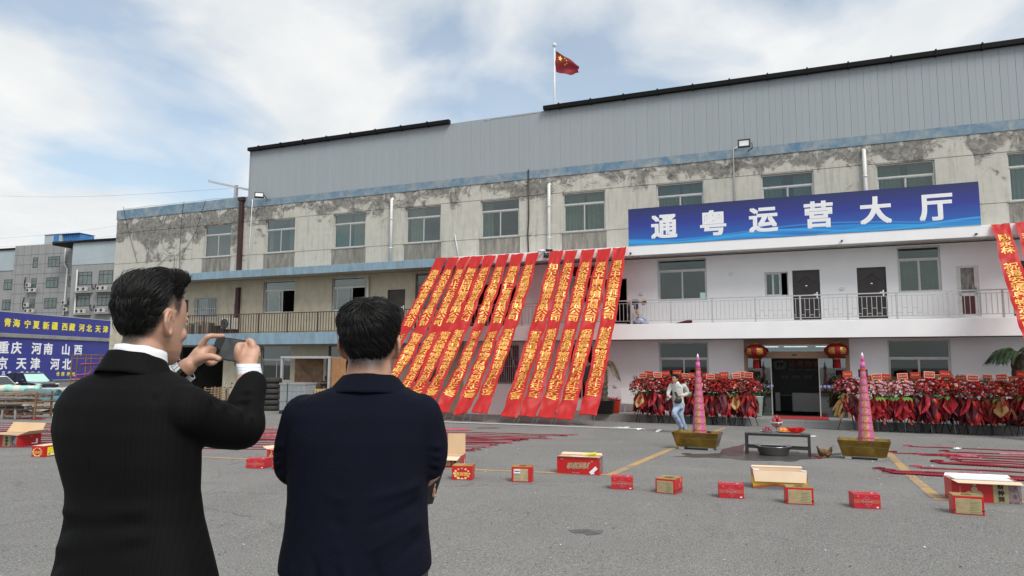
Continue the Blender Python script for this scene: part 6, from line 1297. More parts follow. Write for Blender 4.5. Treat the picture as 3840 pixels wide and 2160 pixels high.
# ------------------------------------------------------------------ yard clutter on the left
def gthing(name, label, cat, px, py, rz=YAW, group=None): return thing(name, label, cat, G(px, py), rz, group)
o = gthing('steel_rack', 'stack of rusty steel pallet frames at the left edge of the yard', 'rack', -60, 1572, R(6)); st_ = [MT['rust'], MT['steel_d'], MT['wood'], MT['concrete']]; rn = random.Random(5); RW = 1.52
for lv in range(4):
    z = .10 + lv * .20
    for y in (0, .5, 1.0): MB().beam((0, y, z + rn.uniform(-.02, .02)), (RW, y, z + rn.uniform(-.03, .03)), .045).build('rail', st_[rn.randrange(4)], o)
    for x in [RW * k / 5 for k in range(6)]: MB().beam((x, 0, z + .05), (x + rn.uniform(-.05, .05), 1.0, z + .05), .04).build('crossbar', st_[rn.randrange(4)], o)
for x in (.05, RW * .35, RW * .62, RW): 
    for y in (0, 1.0): MB().beam((x, y, 0), (x + rn.uniform(-.02, .02), y, .30 if x < RW else .86), .055).build('post', MT['rust'] if x == RW else MT['concrete'], o)
for k in range(6): z = .55 + .05 * k; MB().beam((-.2, rn.uniform(-.1, .9), z), (RW - rn.uniform(0, .3), rn.uniform(-.1, .9), z + rn.uniform(-.04, .08)), .05).build('loose_pole', st_[rn.randrange(4)], o)
teal = cloth('teal_tarpaulin', (.13, .25, .25), (.1, .2, .2), .5, .6, .05, (.06, .12, .18)); mint = stripes('mint_cream_tarpaulin', (.33, .58, .52), (.66, .60, .50), .55, 0, .12, .5, 1., bump=.3, bscale=20)
gt = G(150, 1546); o = thing('flat_trailer', 'low black trailer bed under the rolled tarpaulins', 'trailer', gt, R(4)); m = MB(); m.box(-1.9, 1.5, -.1, 1.3, .10, .30); m.box(-1.8, 1.4, 0, 1.2, 0, .1); m.build('bed', MT['black'], o)
def roll(name, label, c0, c1, r, m_, seed, cat='tarpaulin'):
    A_, B_ = Vector(c0), Vector(c1); o = thing(name, label, cat, A_); d = (B_ - A_); n_ = 14; m = MB()
    m.tube([d * (k / n_) + Vector((0, .03 * noise.noise(Vector((k * .5, seed, 0))), .04 * noise.noise(Vector((k * .4, seed, 3))))) for k in range(n_ + 1)], [r * (1 + .13 * noise.noise(Vector((k * .6, seed * 2., 1)))) for k in range(n_ + 1)], 16); m.build('roll', m_, o, True)
    s_ = MB(); x = d.cross(Vector((0, 0, 1))).normalized(); e = d.normalized(); pts = [d + e * (.012 + .02 * (k % 3 == 0)) + (x * cos(k * .55) + Vector((0, 0, 1)) * sin(k * .55)) * r * (.97 - .022 * k) for k in range(40)]
    s_.tube(pts, r * .075, 5); s_.build('spiral_end', m_, o, True); return o
def gp(dx, dy, z): return gt + Vector((dx, dy, z))
roll('tarpaulin_roll', 'lower teal tarpaulin roll on the trailer', gp(-.9, .25, .46), gp(.75, .15, .46), .17, teal, 1); roll('tarpaulin_roll', 'upper teal tarpaulin roll with its spiral end facing right', gp(-.9, .5, .72), gp(.50, .25, .70), .18, teal, 2); roll('tarpaulin_roll', 'mint and cream striped tarpaulin roll on top at the left', gp(-2.2, .6, .88), gp(-.55, .75, .86), .15, mint, 3); roll('tarpaulin_roll', 'pale rolled tarpaulin behind the teal rolls', gp(-.6, .9, .78), gp(1.0, .9, .80), .14, MT['curtain2'], 4)
o = thing('grey_tarpaulin', 'loose grey tarpaulin draped over the front of the trailer', 'tarpaulin', gp(-.6, -.14, .0)); m = MB(); N = 16
m.add([(1.45 * i / N, -.03 - .05 * (j / 6) + .03 * sin(i * 1.1 + j), .40 - (.08 + .28 * abs(sin(pi * (.15 + .8 * i / N)))) * j / 6) for i in range(N + 1) for j in range(7)], [(i * 7 + j, (i + 1) * 7 + j, (i + 1) * 7 + j + 1, i * 7 + j + 1) for i in range(N) for j in range(6)]); m.build('sheet', mat('grey_canvas', (.33, .31, .28), (.22, .20, .18), .9, scale=4, bump=.4), o, True)
p = WP(345, 1365, 44); p.z = gz(p.x, p.y); o = thing('scaffold_rack', 'tall stack of rusty racks in front of the lower billboard', 'rack', p, R(10))
for lv in range(4):
    z = .5 + lv * .62 + .2
    for y in (0, .8):
        for zz_ in (z, z + .22): MB().beam((-1.15, y, zz_), (1.2, y, zz_), .05).build('rail', MT['rust'] if lv % 2 else MT['steel_d'], o)
    for k in range(6): MB().beam((-1.15 + .47 * k, 0, z), (-1.15 + .47 * k + (.2 if k % 2 else -.1), 0, z + .24), .04).build('brace', MT['steel_d'], o)
for x in (-1.15, -.35, .45, 1.2):
    for y in (0, .8): MB().beam((x, y, 0), (x, y, 2.72 if x < .5 else 2.6), .06).build('post', MT['rust'], o)
m = MB(); m.tube([(-.6, -.06, 2.2), (.4, -.08, 2.25), (-.2, -.06, 1.6), (-.8, -.07, 1.55), (-.9, -.06, 1.3), (-.5, -.06, 1.25)], .03, 5); m.build('pink_hose', mat('pink_hose', (.55, .08, .30), rough=.5), o)

# between the two men
def near_wall(px, py): g_ = G(px, py); return g_
o = gthing('plastic_bulk_bin', 'grey plastic bulk bin on a pallet before the plywood booth', 'bin', 1046, 1552, R(-14)); s_ = FOC / G(1046, 1552).y; bw, bh = 104 / s_, 112 / s_
m = MB(); m.box(0, bw, 0, .9, .14, bh); m.build('tub', mat('grey_bin_plastic', (.27, .30, .32), (.21, .24, .26), .5, scale=3), o, bevel=.02)
m = MB(); m.box(-.02, bw + .02, -.02, .92, bh - .05, bh + .02); m.build('lid', MT['grey'], o); m = MB(); m.box(0, bw, 0, .9, 0, .06)
for x in (0, bw * .43, bw * .86): m.box(x, x + bw * .14, .0, .9, .06, .139)
m.build('pallet', MT['black'], o)
for k in range(1, 6): m = MB(); m.box(bw * k / 6 - .012, bw * k / 6 + .012, -.02, -.001, .16, bh - .06); m.build('rib', MT['grey'], o)
for k in (.33, .66): m = MB(); m.box(0, bw, -.018, -.0005, .14 + bh * k - .02, .14 + bh * k + .01); m.build('rib', MT['grey'], o)
m = MB(); m.box(bw * .30, bw * .33, -.028, -.021, .1, bh); m.build('strap', MT['black'], o)
def tyre_(o_label, loc, rz, grp, r=.45, h=.24): o = thing('tyre', o_label, 'tyre', loc, rz, grp); t_ = MB(); t_.lathe([(r * .58, .02), (r * .7, 0), (r * .95, .03), (r, h * .3), (r, h * .7), (r * .95, h - .03), (r * .7, h), (r * .58, h - .02), (r * .58, .02)], 20); t_.build('rubber', MT['tyre'], o, True); return o
g0 = G(1006, 1541)
for k in range(6): tyre_(['lowest', 'second', 'third', 'fourth', 'fifth', 'topmost'][k] + ' tyre from the ground of the stack left of the booth', g0 + Vector((.02 * (k % 2), .35, .255 * k)), 0, 'tyres stacked left of the booth', .43, .25)
bo = G(1040, 1541); s_ = FOC / bo.y; BW, BH = 204 / s_, 194 / s_; BRZ = YAW * .8
o = thing('plywood_booth', 'steel framed booth with stained plywood back between the two men', 'booth', bo + Vector((0, .35, 0)), BRZ)
for x in (0, BW): MB().box(x - .05, x + .05, 0, .1, 0, BH).build('post', MT['steel_l'], o)
m = MB(); m.box(-.05, BW + .05, -.02, .12, BH, BH + .1); m.box(-.05, BW + .05, .12, 1.6, BH + .02, BH + .08); m.build('top_beam', MT['steel_l'], o); m = MB(); m.box(.05, BW - .05, .3, .34, BH * .52, BH * .54); m.build('crossbar', MT['rust'], o)
m = MB(); m.box(.05, BW * .63, 1.0, 1.04, 0, BH); m.build('plywood', mat('stained_plywood', (.33, .19, .10), (.13, .085, .06), .8, scale=1.6, dist=.6), o); m = MB(); m.box(BW * .63, BW - .05, 1.3, 1.34, 0, BH); m.build('back_panel', MT['concrete'], o)
m = MB(); m.box(BW * .66, BW - .06, .5, 1.2, BH * .44, BH * .46); m.build('shelf', MT['steel_d'], o)
R3 = Matrix.Rotation(BRZ, 3, 'Z')
for k, (x, z) in enumerate(((.74, .0), (.74, .26), (.90, .0), (.90, .26), (.80, BH * .47), (.90, BH * .47 + .26))): tyre_(['bottom left', 'second left', 'bottom right', 'second right', 'shelf', 'top shelf'][k] + ' tyre inside the plywood booth', bo + Vector((0, .35, 0)) + R3 @ Vector((BW * x, .75, z + .01)), 0, 'tyres in the booth', .36, .24)
o = thing('plywood_sheet', 'orange brown plywood sheet standing right of the booth', 'plywood', bo + Vector((0, .35, 0)) + R3 @ Vector((BW + .08, .1, 0)), BRZ); MB().box(0, .75, 0, .03, 0, BH * 1.02).build('sheet', mat('orange_plywood', (.40, .20, .085), (.26, .13, .06), .7, scale=2, stretch=(4, 1, 1)), o)
p0 = G(1150, 1553); s_ = FOC / p0.y
o = thing('wooden_pallet', 'pale wooden pallet standing by the bulk bin', 'pallet', p0 + Vector((.25, .1, 0)), YAW); hh = 92 / s_; ww = 90 / s_; pale = mat('fresh_pine', (.55, .40, .21), (.44, .31, .15), .8, scale=5, stretch=(1, 1, 5))
for k in range(7): MB().box(ww * k / 6.8, ww * k / 6.8 + ww * .10, 0, .02, 0, hh).build('plank', pale, o)
for z in (0, hh * .48, hh - .08): MB().box(0, ww, .022, .10, z, z + .08).build('bearer', pale, o)
o = thing('slatted_crate', 'brown slatted wooden crate by the dark doorway', 'crate', G(766, 1535), YAW); s_ = FOC / G(766, 1535).y; cw, ch = 64 / s_, 82 / s_
for x in (0, cw * .5, cw): 
    for y in (0, .6): MB().box(x - .03, x + .03, y - .03, y + .03, 0, ch).build('post', MT['wood'], o)
for k in range(9): z = ch * (.08 + k * .105); MB().box(-.03, cw + .03, -.05, -.031, z, z + .035).build('slat', MT['wood'], o)
for k in range(9): z = ch * (.08 + k * .105); MB().box(-.03, cw + .03, .631, .65, z, z + .035).build('slat', MT['wood'], o)
# electric scooter
sc0 = G(880, 1532); o = thing('electric_scooter', 'dark electric scooter parked by the cream wall', 'scooter', sc0, R(165))
for x in (-.55, .55):
    t_ = MB(); t_.T = Matrix.Translation((x, 0, .22)) @ Matrix.Rotation(pi / 2, 4, 'X'); t_.lathe([(.13, -.05), (.21, -.05), (.22, 0), (.21, .05), (.13, .05)], 20, caps=True); w_ = t_.build('wheel', MT['tyre'], o, True)
m = MB(); m.loft([((-.75, 0, .62), (0, .05, 0), (0, 0, .05)), ((-.5, 0, .62), (0, .14, 0), (0, 0, .13)), ((-.15, 0, .55), (0, .15, 0), (0, 0, .12)), ((.05, 0, .33), (0, .13, 0), (0, 0, .06)), ((.32, 0, .33), (0, .14, 0), (0, 0, .05)), ((.42, 0, .5), (0, .18, 0), (.04, 0, .2)), ((.50, 0, .85), (0, .12, 0), (.04, 0, .1))], 14); m.build('body', mat('dark_blue_scooter_paint', (.02, .03, .07), rough=.3), o, True)
MB().loft([((-.72, 0, .78), (0, .06, 0), (0, 0, .03)), ((-.4, 0, .78), (0, .13, 0), (0, 0, .05)), ((-.1, 0, .72), (0, .11, 0), (0, 0, .04))], 12).build('seat', MT['black'], o, True); m = MB(); m.tube([(.55, 0, .22), (.50, 0, .9), (.46, 0, 1.0)], .03, 8); m.tube([(.42, -.32, 1.05), (.48, -.1, 1.0), (.48, .1, 1.0), (.42, .32, 1.05)], .018, 8); m.build('handlebar', MT['black'], o, True)
for sg in (-1, 1): m = MB(); m.tube([(.45, sg * .2, 1.02), (.42, sg * .26, 1.2)], .008, 5); m.ball((.42, sg * .27, 1.24), (.015, .06, .045)); m.build('mirror', MT['chrome'] if sg > 0 else MT['black'], o, True)
# goods behind the banners
for q, (px, py, lab, mt_) in enumerate(((1760, 1546, 'dark rack of mixed goods behind the middle banners', 'black'), (1640, 1540, 'stack of dark boxes behind the left banners', 'doorgrey'))):
    o = gthing('goods_stack', lab, 'goods', px, py); rn = random.Random(q + 2)
    for lv in range(5):
        x = -.9
        while x < .9: w = rn.uniform(.25, .5); h = rn.uniform(.2, .27); m = MB(); m.box(x, x + w, .6, 1.2, lv * .28, lv * .28 + h); m.build('box', MT[rn.choice([mt_, 'steel_d', 'rust', 'doorgrey', 'cardboard' if lv == 3 else 'black'])], o); x += w + .02
brn = cloth('brown_tarpaulin', (.085, .055, .045), (.08, .05, .04), .45, .6, .05)
p = G(1860, 1550)
for q, (a, b, r, z) in enumerate(((-.75, .55, .3, .32), (-.55, .8, .28, .30), (-.5, .5, .25, .78))): roll('tarpaulin_roll', ['front brown tarpaulin roll behind the banners', 'rear brown tarpaulin roll behind the banners', 'top brown tarpaulin roll behind the banners'][q], p + UV * a + Vector((0, .25 + .45 * (q == 1), z)), p + UV * b + Vector((0, .15 + .45 * (q == 1), z)), r, brn, 5 + q)
p = G(2075, 1553); o = thing('purple_sack', 'purple sack and bicycle wheel shaped junk behind the right banners', 'sack', p + Vector((0, .3, 0)), YAW); MB().loft([((0, 0, 0), (.25, 0, 0), (0, .18, 0)), ((0, 0, .3), (.28, 0, 0), (0, .2, 0)), ((.02, 0, .6), (.2, 0, 0), (0, .14, 0)), ((.03, 0, .75), (.05, 0, 0), (0, .05, 0))], 14).build('sack', mat('purple_sack', (.06, .02, .16), rough=.6), o, True)
p = G(2160, 1553); o = thing('bicycle', 'old grey bicycle leaning behind the rightmost slung banner', 'bicycle', p + Vector((-.1, .4, 0)), YAW)
for x in (-.5, .5):
    t_ = MB(); t_.tube([(x + .32 * cos(2 * pi * k / 24), 0, .33 + .32 * sin(2 * pi * k / 24)) for k in range(25)], .018, 6, False)
    w_ = t_.build('wheel', MT['tyre'], o); t_ = MB()
    for k in range(10): t_.beam((x, 0, .33), (x + .31 * cos(2 * pi * k / 10), 0, .33 + .31 * sin(2 * pi * k / 10)), .005)
    t_.build('spokes', MT['steel_l'], w_)
m = MB(); 
for a, b in (((-.5, 0, .33), (-.1, 0, .33)), ((-.1, 0, .33), (-.25, 0, .85)), ((-.1, 0, .33), (.35, 0, .75)), ((-.22, 0, .72), (.33, 0, .8)), ((.33, 0, .85), (.5, 0, .33)), ((-.5, 0, .33), (-.22, 0, .72))): m.tube([a, b], .015, 6)
m.build('frame', MT['grey'], o); MB().ball((-.26, 0, .9), (.13, .06, .03)).build('saddle', MT['black'], o, True); m = MB(); m.tube([(.28, -.28, .95), (.33, -.05, .95), (.33, .05, .95), (.28, .28, .95)], .013, 6); m.tube([(.33, 0, .85), (.33, 0, .95)], .013, 6); m.build('handlebar', MT['steel_l'], o)
# ------------------------------------------------------------------ people
def skinmat(name, c1, c2):
    m, n, b = newmat(name); v = mapped(n); b.inputs['Roughness'].default_value = .48; b.inputs['Subsurface Weight'].default_value = .12; b.inputs['Subsurface Radius'].default_value = (.012, .005, .003); b.inputs['Subsurface Scale'].default_value = .6
    at_ = nd('ShaderNodeAttribute', n, attribute_name='stubble'); n.links.new(mixc(n, M(n, 'MULTIPLY', at_.outputs['Fac'], rng(n, nz(n, v, 420, 2), .2, .6, .72, 1.0)), mixc(n, nz(n, v, 14, 6, .6), c2, c1), (.012, .010, .009)), b.inputs['Base Color']); bump_in(n, b, M(n, 'ADD', nz(n, v, 260, 3), M(n, 'MULTIPLY', nz(n, v, 60, 4), .8)), .12, .002); return m
SKIN = skinmat('warm_skin', (.53, .315, .225), (.45, .245, .165)); SKIN2 = skinmat('tan_skin', (.47, .265, .18), (.39, .20, .13))
HAIR = mat('black_hair', (.007, .0066, .0066), (.004, .004, .004), .42, scale=80, spec=.28); SCALP = mat('dark_hair_mass', (.007, .0065, .0062), rough=.9, spec=.1)  # second material: dark colour of the hair mass beneath the strands
HEADRINGS = [(-.005, .070, .040, .014), (0.0, .084, .028, .027), (.012, .093, .012, .038), (.035, .096, -.02, .051), (.06, .097, -.062, .060), (.085, .096, -.084, .067), (.11, .095, -.095, .071), (.14, .096, -.101, .0745), (.17, .092, -.102, .0745), (.195, .080, -.095, .069), (.215, .060, -.079, .058), (.230, .03, -.05, .038), (.237, .005, -.02, .012)]
def head_mb(mb, Mx, ear=1.0):
    mb.T = Mx
    mb.loft([((0, (f + k) / 2, z), (w, 0, 0), (0, (f - k) / 2, 0), 2.25) for z, f, k, w in HEADRINGS], 28)
    mb.loft([((0, .094, .130), (.007, 0, 0), (0, .008, 0)), ((0, .104, .108), (.009, 0, 0), (0, .010, 0)), ((0, .112, .088), (.013, 0, 0), (0, .012, 0)), ((0, .106, .076), (.015, 0, 0), (0, .009, 0)), ((0, .098, .073), (.006, 0, 0), (0, .004, 0))], 10)
    for sg in (-1, 1):
        mb.ball((sg * .017, .098, .080), (.008, .009, .008), 8, 6); mb.ball((sg * .042, .064, .084), (.020, .022, .022), 10, 7)
        mb.tube([(sg * .012, .096, .129), (sg * .035, .090, .133), (sg * .056, .072, .128)], [.007, .008, .005], 8)
        ex = lambda y: sg * (.0715 + .42 * max(0, -y - .002))
        pts = [(.004, .118), (-.002, .134), (-.014, .143), (-.028, .139), (-.036, .125), (-.036, .108), (-.029, .094), (-.018, .082), (-.007, .076), (.001, .080), (.003, .090)]
        mb.tube([(ex(y) , y, .11 + (z - .11) * ear) for y, z in pts], [.0045, .005, .0055, .0058, .0058, .0055, .0052, .0055, .0065, .006, .005], 8)
        mb.loft([((ex(.0) - sg * .004, .002, .110), (.003, 0, 0), (0, 0, .022)), ((ex(-.014) - sg * .0055, -.014, .110), (.003, 0, 0), (0, 0, .030)), ((ex(-.030) - sg * .003, -.030, .114), (.003, 0, 0), (0, 0, .022))], 10)
        mb.tube([(ex(-.006), -.004, .127), (ex(-.018) + sg * .004, -.018, .128), (ex(-.026) + sg * .004, -.024, .112), (ex(-.014) + sg * .004, -.015, .094)], [.003, .0038, .0038, .003], 6)
    mb.tube([(-.022, .094, .045), (-.008, .101, .049), (0, .101, .0475), (.008, .101, .049), (.022, .094, .045)], [.003, .0055, .005, .0055, .003], 8); mb.tube([(-.019, .094, .041), (0, .101, .038), (.019, .094, .041)], [.003, .006, .003], 8)
    mb.ball((0, .083, .010), (.020, .015, .014)); mb.T = None
def face_parts(o, Mx):
    for sg in (-1, 1):
        e = MB(); e.T = Mx; e.ball((sg * .031, .0865, .1165), (.0125, .009, .0085), 10, 7); e.build('eye', MT['pvc'], o, True); e = MB(); e.T = Mx; e.ball((sg * .031, .0935, .1165), (.006, .003, .006), 8, 6); e.build('iris', MT['black'], o, True)
        e = MB(); e.T = Mx; e.tube([(sg * .014, .102, .134), (sg * .032, .099, .140), (sg * .052, .082, .135)], [.004, .0045, .002], 6); e.build('eyebrow', HAIR, o, True)
def lerp_tab(tab, x):
    for (a, fa), (b, fb) in zip(tab[:-1], tab[1:]):
        if x <= b: return fa + (fb - fa) * max(0, min(1, (x - a) / (b - a)))
    return tab[-1][1]
HLINE = [(-.11, .038), (-.07, .046), (-.045, .075), (-.02, .118), (.0, .138), (.012, .112), (.026, .116), (.034, .15), (.05, .176), (.07, .19), (.10, .205)]
def smooth01(x): x = max(0., min(1., x)); return x * x * (3 - 2 * x)
def hair_on(o, body, Mx, style, seed, n, rad=.0011):
    """a combed mass over the scalp (thick() metres deep) with strands lying along comb() on it"""
    inv = Mx.inverted(); R3_ = Mx.to_3x3(); Ri = inv.to_3x3(); rn = random.Random(seed); polys = []; tot = 0; vmap = {}; cv = []; cf = []
    def height(c): return c.z - lerp_tab(HLINE, c.y) - style.get('raise', lambda c: 0)(c)
    def bad(c): return abs(c.x) > .078 * style.get('w', 1) or abs(c.y) > .118 or c.z < .0 or c.z > .26 or (abs(c.x) > .0735 and -.045 < c.y < .012 and .06 < c.z < .149)
    def deep(c, nl, h): return style['thick'](c, h) * smooth01((h - style['cap']) / .055) * (1 + .22 * noise.noise(Vector((c.x * 26, c.y * 13, c.z * 30)) + Vector((seed, 0, 0))))
    sa = body.attributes.get('stubble') or body.attributes.new('stubble', 'FLOAT', 'POINT'); sv = [0.] * len(body.vertices)
    for v in body.vertices:
        c = inv @ v.co
        if not bad(c): sv[v.index] = smooth01((height(c) + style.get('fade', .012)) / (style['cap'] * .8 + .014))
    sa.data.foreach_set('value', sv)
    for p in body.polygons:
        c = inv @ p.center
        if bad(c): continue
        nl = (Ri @ p.normal).normalized(); h = height(c)
        if h < 0: continue
        tot += p.area; polys.append((tot, c.copy(), nl, h))
        if h > style['cap']:
            f = []
            for vi in p.vertices:
                if vi not in vmap:
                    lc = inv @ body.vertices[vi].co; ln = (Ri @ body.vertices[vi].normal).normalized(); vmap[vi] = len(cv); cv.append(Mx @ (lc + ln * (.0012 + deep(lc, ln, height(lc)))))
                f.append(vmap[vi])
            cf.append(f)
    m = MB(); m.add(cv, cf)
    if cv: m.build('hair_cap', SCALP, o, True)
    P = []; import bisect; cum = [q[0] for q in polys]; npt = 7; cnt = 0; rads = []
    for _ in range(n):
        tot_, c, nl, h = polys[min(len(polys) - 1, bisect.bisect(cum, rn.random() * tot))]
        k = smooth01((h - style['cap'] * .4) / .06)
        if rn.random() > style['edge'] + k: continue
        c = c + Vector((rn.uniform(-1, 1), rn.uniform(-1, 1), rn.uniform(-1, 1))) * .0028
        th = deep(c, nl, h) * rn.uniform(.55, 1.0); V = style['comb'](c, nl); t = (V - nl * V.dot(nl)); t = t.normalized() if t.length > 1e-3 else Vector((0, 1, 0)); sd = nl.cross(t)
        tuft = noise.noise(Vector((c.x * 45, c.y * 45, c.z * 45 + seed))); t = (t + sd * (tuft * .75 + rn.gauss(0, .12))).normalized(); L = style['len'](c, h) * (.006 / .03 + k * .8) * rn.uniform(.75, 1.15); fly = rn.random() < .05; L *= 1.3 if fly else 1.; lf = style['lift'] * k + (.35 * rn.random() if fly else 0) + .25 * (1 - k) + .12 * tuft
        d0 = t + nl * lf; d1 = t - nl * (lf * .9 + .25 * k) + style.get('curl', Vector())
        for q_ in range(npt):
            s_ = q_ / (npt - 1); q = c + nl * th + L * (d0 * s_ + (d1 - d0) * s_ * s_ * .5); P += list(Mx @ q); rads.append(rad * (1 - .75 * s_ ** 2) * (1 if k > .4 else .6))
        cnt += 1
    hc = bpy.data.hair_curves.new('hair'); hc.add_curves([npt] * cnt); hc.points.foreach_set('position', P)
    at_ = hc.attributes.get('radius') or hc.attributes.new('radius', 'FLOAT', 'POINT'); at_.data.foreach_set('value', rads)
    ho = bpy.data.objects.new('hair', hc); COL.objects.link(ho); ho.parent = o; hc.materials.append(HAIR)
def arc(pts, radii, n=14): return pts, radii
def limb(mb, pts, radii, n=16):
    P = [Vector(p) for p in pts]; Q, Rr = [], []
    for i in range(len(P) - 1):
        for k in range(4):
            t = k / 4; p0, p1, p2, p3 = P[max(i - 1, 0)], P[i], P[i + 1], P[min(i + 2, len(P) - 1)]
            Q.append(.5 * ((2 * p1) + (p2 - p0) * t + (2 * p0 - 5 * p1 + 4 * p2 - p3) * t * t + (3 * p1 - p0 - 3 * p2 + p3) * t ** 3)); Rr.append(radii[i] + (radii[i + 1] - radii[i]) * t)
    Q.append(P[-1]); Rr.append(radii[-1]); mb.tube(Q, Rr, n); mb.ball(Q[0], Rr[0], 14, 9); mb.ball(Q[-1], Rr[-1], 14, 9)
def finger(mb, pts, r0, r1): limb(mb, pts, [r0 + (r1 - r0) * i / (len(pts) - 1) for i in range(len(pts))], 10)
def wrinkle(me, amp, freq, stretch=(1, 1, 1), seed=0, mask=None):
    nrm = [v.normal.copy() for v in me.vertices]
    for v, n_ in zip(me.vertices, nrm):
        c = v.co; q = Vector((c.x * stretch[0], c.y * stretch[1], c.z * stretch[2])) * freq + Vector((seed, 0, 0)); w = noise.noise(q) + .5 * noise.noise(q * 2.3)
        k = mask(c) if mask else 1.
        v.co = c + n_ * (amp * w * k)
    me.update()
def folds(me, lines):                     # creases: (a, b, width, depth, ripple count)
    nrm = [v.normal.copy() for v in me.vertices]
    for v, n_ in zip(me.vertices, nrm):
        c = v.co.copy(); dd = 0
        for a, b, w, dp in lines:
            ab = b - a; t = max(0, min(1, (c - a).dot(ab) / ab.length_squared)); d = (c - a - ab * t).length
            if d < w * 2.5: dd += dp * math.exp(-(d / w) ** 2) * (sin(pi * (.1 + .8 * t)))
        if dd: v.co = c + n_ * dd
    me.update()
D_ = lambda x, y, d: WP(x * DS, y * DS, d)

# ---- man in the pinstripe suit, phone raised
TH = R(20); f_ = Vector((sin(TH), cos(TH), 0)); r_ = Vector((cos(TH), -sin(TH), 0)); Z3 = Vector((0, 0, 1))
suit = thing('person', 'man in dark pinstripe suit raising a phone with both hands, seen from behind', 'person', (D_(345, 1449, 1.96).x, 1.96, 0), 0)
SB = Vector(suit.location)
def rel(mb_or_v): return mb_or_v
def sub(v): return Vector(v) - SB
ho_ = sub(D_(371, 912, 2.0)); HM = Matrix.Translation(ho_) @ Matrix.Rotation(-R(19), 4, 'Z') @ Matrix.Rotation(R(-3), 4, 'X')
b_ = MB(); head_mb(b_, HM)
nb = sub(D_(345, 945, 1.965))
b_.loft([(HM @ Vector((0, -.018, .075)), r_ * .050, f_ * .055), (HM @ Vector((0, -.024, .02)), r_ * .056, f_ * .060), (nb + Vector((0, 0, .045)), r_ * .062, f_ * .062), (nb + Vector((0, 0, -.02)), r_ * .085, f_ * .07), (nb + Vector((0, 0, -.10)), r_ * .15, f_ * .08), (nb + Vector((0, 0, -.40)), r_ * .13, f_ * .08), (nb + Vector((0, 0, -.60)), r_ * .13, f_ * .08)], 20)
ZZ = lambda x, y, d: sub(WP(600 + x / 4.529, 1180 + y / 4.529, d))
shL = nb + r_ * -.172 + Z3 * -.088 + f_ * .01; shR = nb + r_ * .172 + Z3 * -.088 + f_ * -.0
elL = sub(D_(340, 1035, 2.27)); wrL = ZZ(480, 870, 2.275); elR = sub(D_(612, 1078, 2.13)); wrR = ZZ(1500, 850, 2.262)
limb(b_, [shL, shL.lerp(elL, .5), elL, elL.lerp(wrL, .52), wrL], [.048, .045, .042, .036, .027]); limb(b_, [shR, shR.lerp(elR, .45), elR, elR.lerp(wrR, .45), wrR], [.048, .045, .042, .036, .027])
# left hand: palm, thumb below the phone, index above it, the others folded behind
pd = 2.285
b_.loft([(wrL, (ZZ(400, 790, pd) - ZZ(575, 965, pd)) * .42, Vector((.006, -.016, 0))), (ZZ(560, 790, pd), (ZZ(480, 690, pd) - ZZ(660, 890, pd)) * .45, Vector((.008, -.017, 0))), (ZZ(660, 680, pd), (ZZ(590, 570, pd) - ZZ(760, 790, pd)) * .48, Vector((.008, -.017, 0))), (ZZ(760, 590, pd + .01), (ZZ(690, 490, pd) - ZZ(840, 690, pd)) * .46, Vector((.008, -.015, 0))), (ZZ(800, 560, pd + .015), (ZZ(740, 500, pd) - ZZ(860, 640, pd)) * .36, Vector((.006, -.010, 0)))], 18)
finger(b_, [ZZ(700, 520, pd), ZZ(770, 430, pd - .004), ZZ(835, 365, pd - .006), ZZ(950, 362, pd + .012), ZZ(1070, 360, pd + .03)], .0108, .0078)
finger(b_, [ZZ(640, 790, pd - .012), ZZ(740, 735, pd - .022), ZZ(870, 712, pd - .024), ZZ(1000, 750, pd - .018)], .0165, .0098)
finger(b_, [ZZ(770, 560, pd + .012), ZZ(850, 560, pd + .02), ZZ(930, 600, pd + .05)], .0105, .009); finger(b_, [ZZ(790, 610, pd + .016), ZZ(860, 640, pd + .026), ZZ(940, 660, pd + .055)], .010, .0085)
finger(b_, [ZZ(760, 700, pd + .015), ZZ(830, 830, pd + .014), ZZ(945, 800, pd + .04)], .0100, .0085)
# right hand: back of the hand towards the camera, fingers behind the phone, thumb on its edge
qd = 2.262
b_.loft([(wrR + Vector((0, 0, -.01)), (ZZ(1370, 840, qd) - ZZ(1640, 840, qd)) * .5, Vector((0, .02, 0))), (ZZ(1495, 770, qd), (ZZ(1320, 770, qd) - ZZ(1670, 770, qd)) * .5, Vector((0, .02, 0))), (ZZ(1495, 670, qd + .005), (ZZ(1305, 670, qd) - ZZ(1685, 670, qd)) * .5, Vector((0, .019, 0))), (ZZ(1510, 590, qd + .012), (ZZ(1330, 590, qd) - ZZ(1680, 590, qd)) * .48, Vector((0, .016, 0))), (ZZ(1520, 540, qd + .022), (ZZ(1380, 540, qd) - ZZ(1650, 540, qd)) * .45, Vector((0, .010, 0)))], 18)
finger(b_, [ZZ(1580, 600, qd + .01), ZZ(1570, 500, qd + .012), ZZ(1520, 445, qd + .025), ZZ(1480, 470, qd + .06)], .0125, .009)
finger(b_, [ZZ(1640, 620, qd + .015), ZZ(1630, 560, qd + .04), ZZ(1520, 560, qd + .075)], .0115, .009); finger(b_, [ZZ(1655, 690, qd + .02), ZZ(1640, 660, qd + .05), ZZ(1500, 680, qd + .08)], .011, .009)
finger(b_, [ZZ(1340, 740, qd - .005), ZZ(1325, 630, qd - .012), ZZ(1340, 535, qd - .006), ZZ(1400, 520, qd + .014)], .0150, .0105); finger(b_, [ZZ(1400, 800, qd + .02), ZZ(1340, 840, qd + .035), ZZ(1285, 830, qd + .05)], .010, .008)
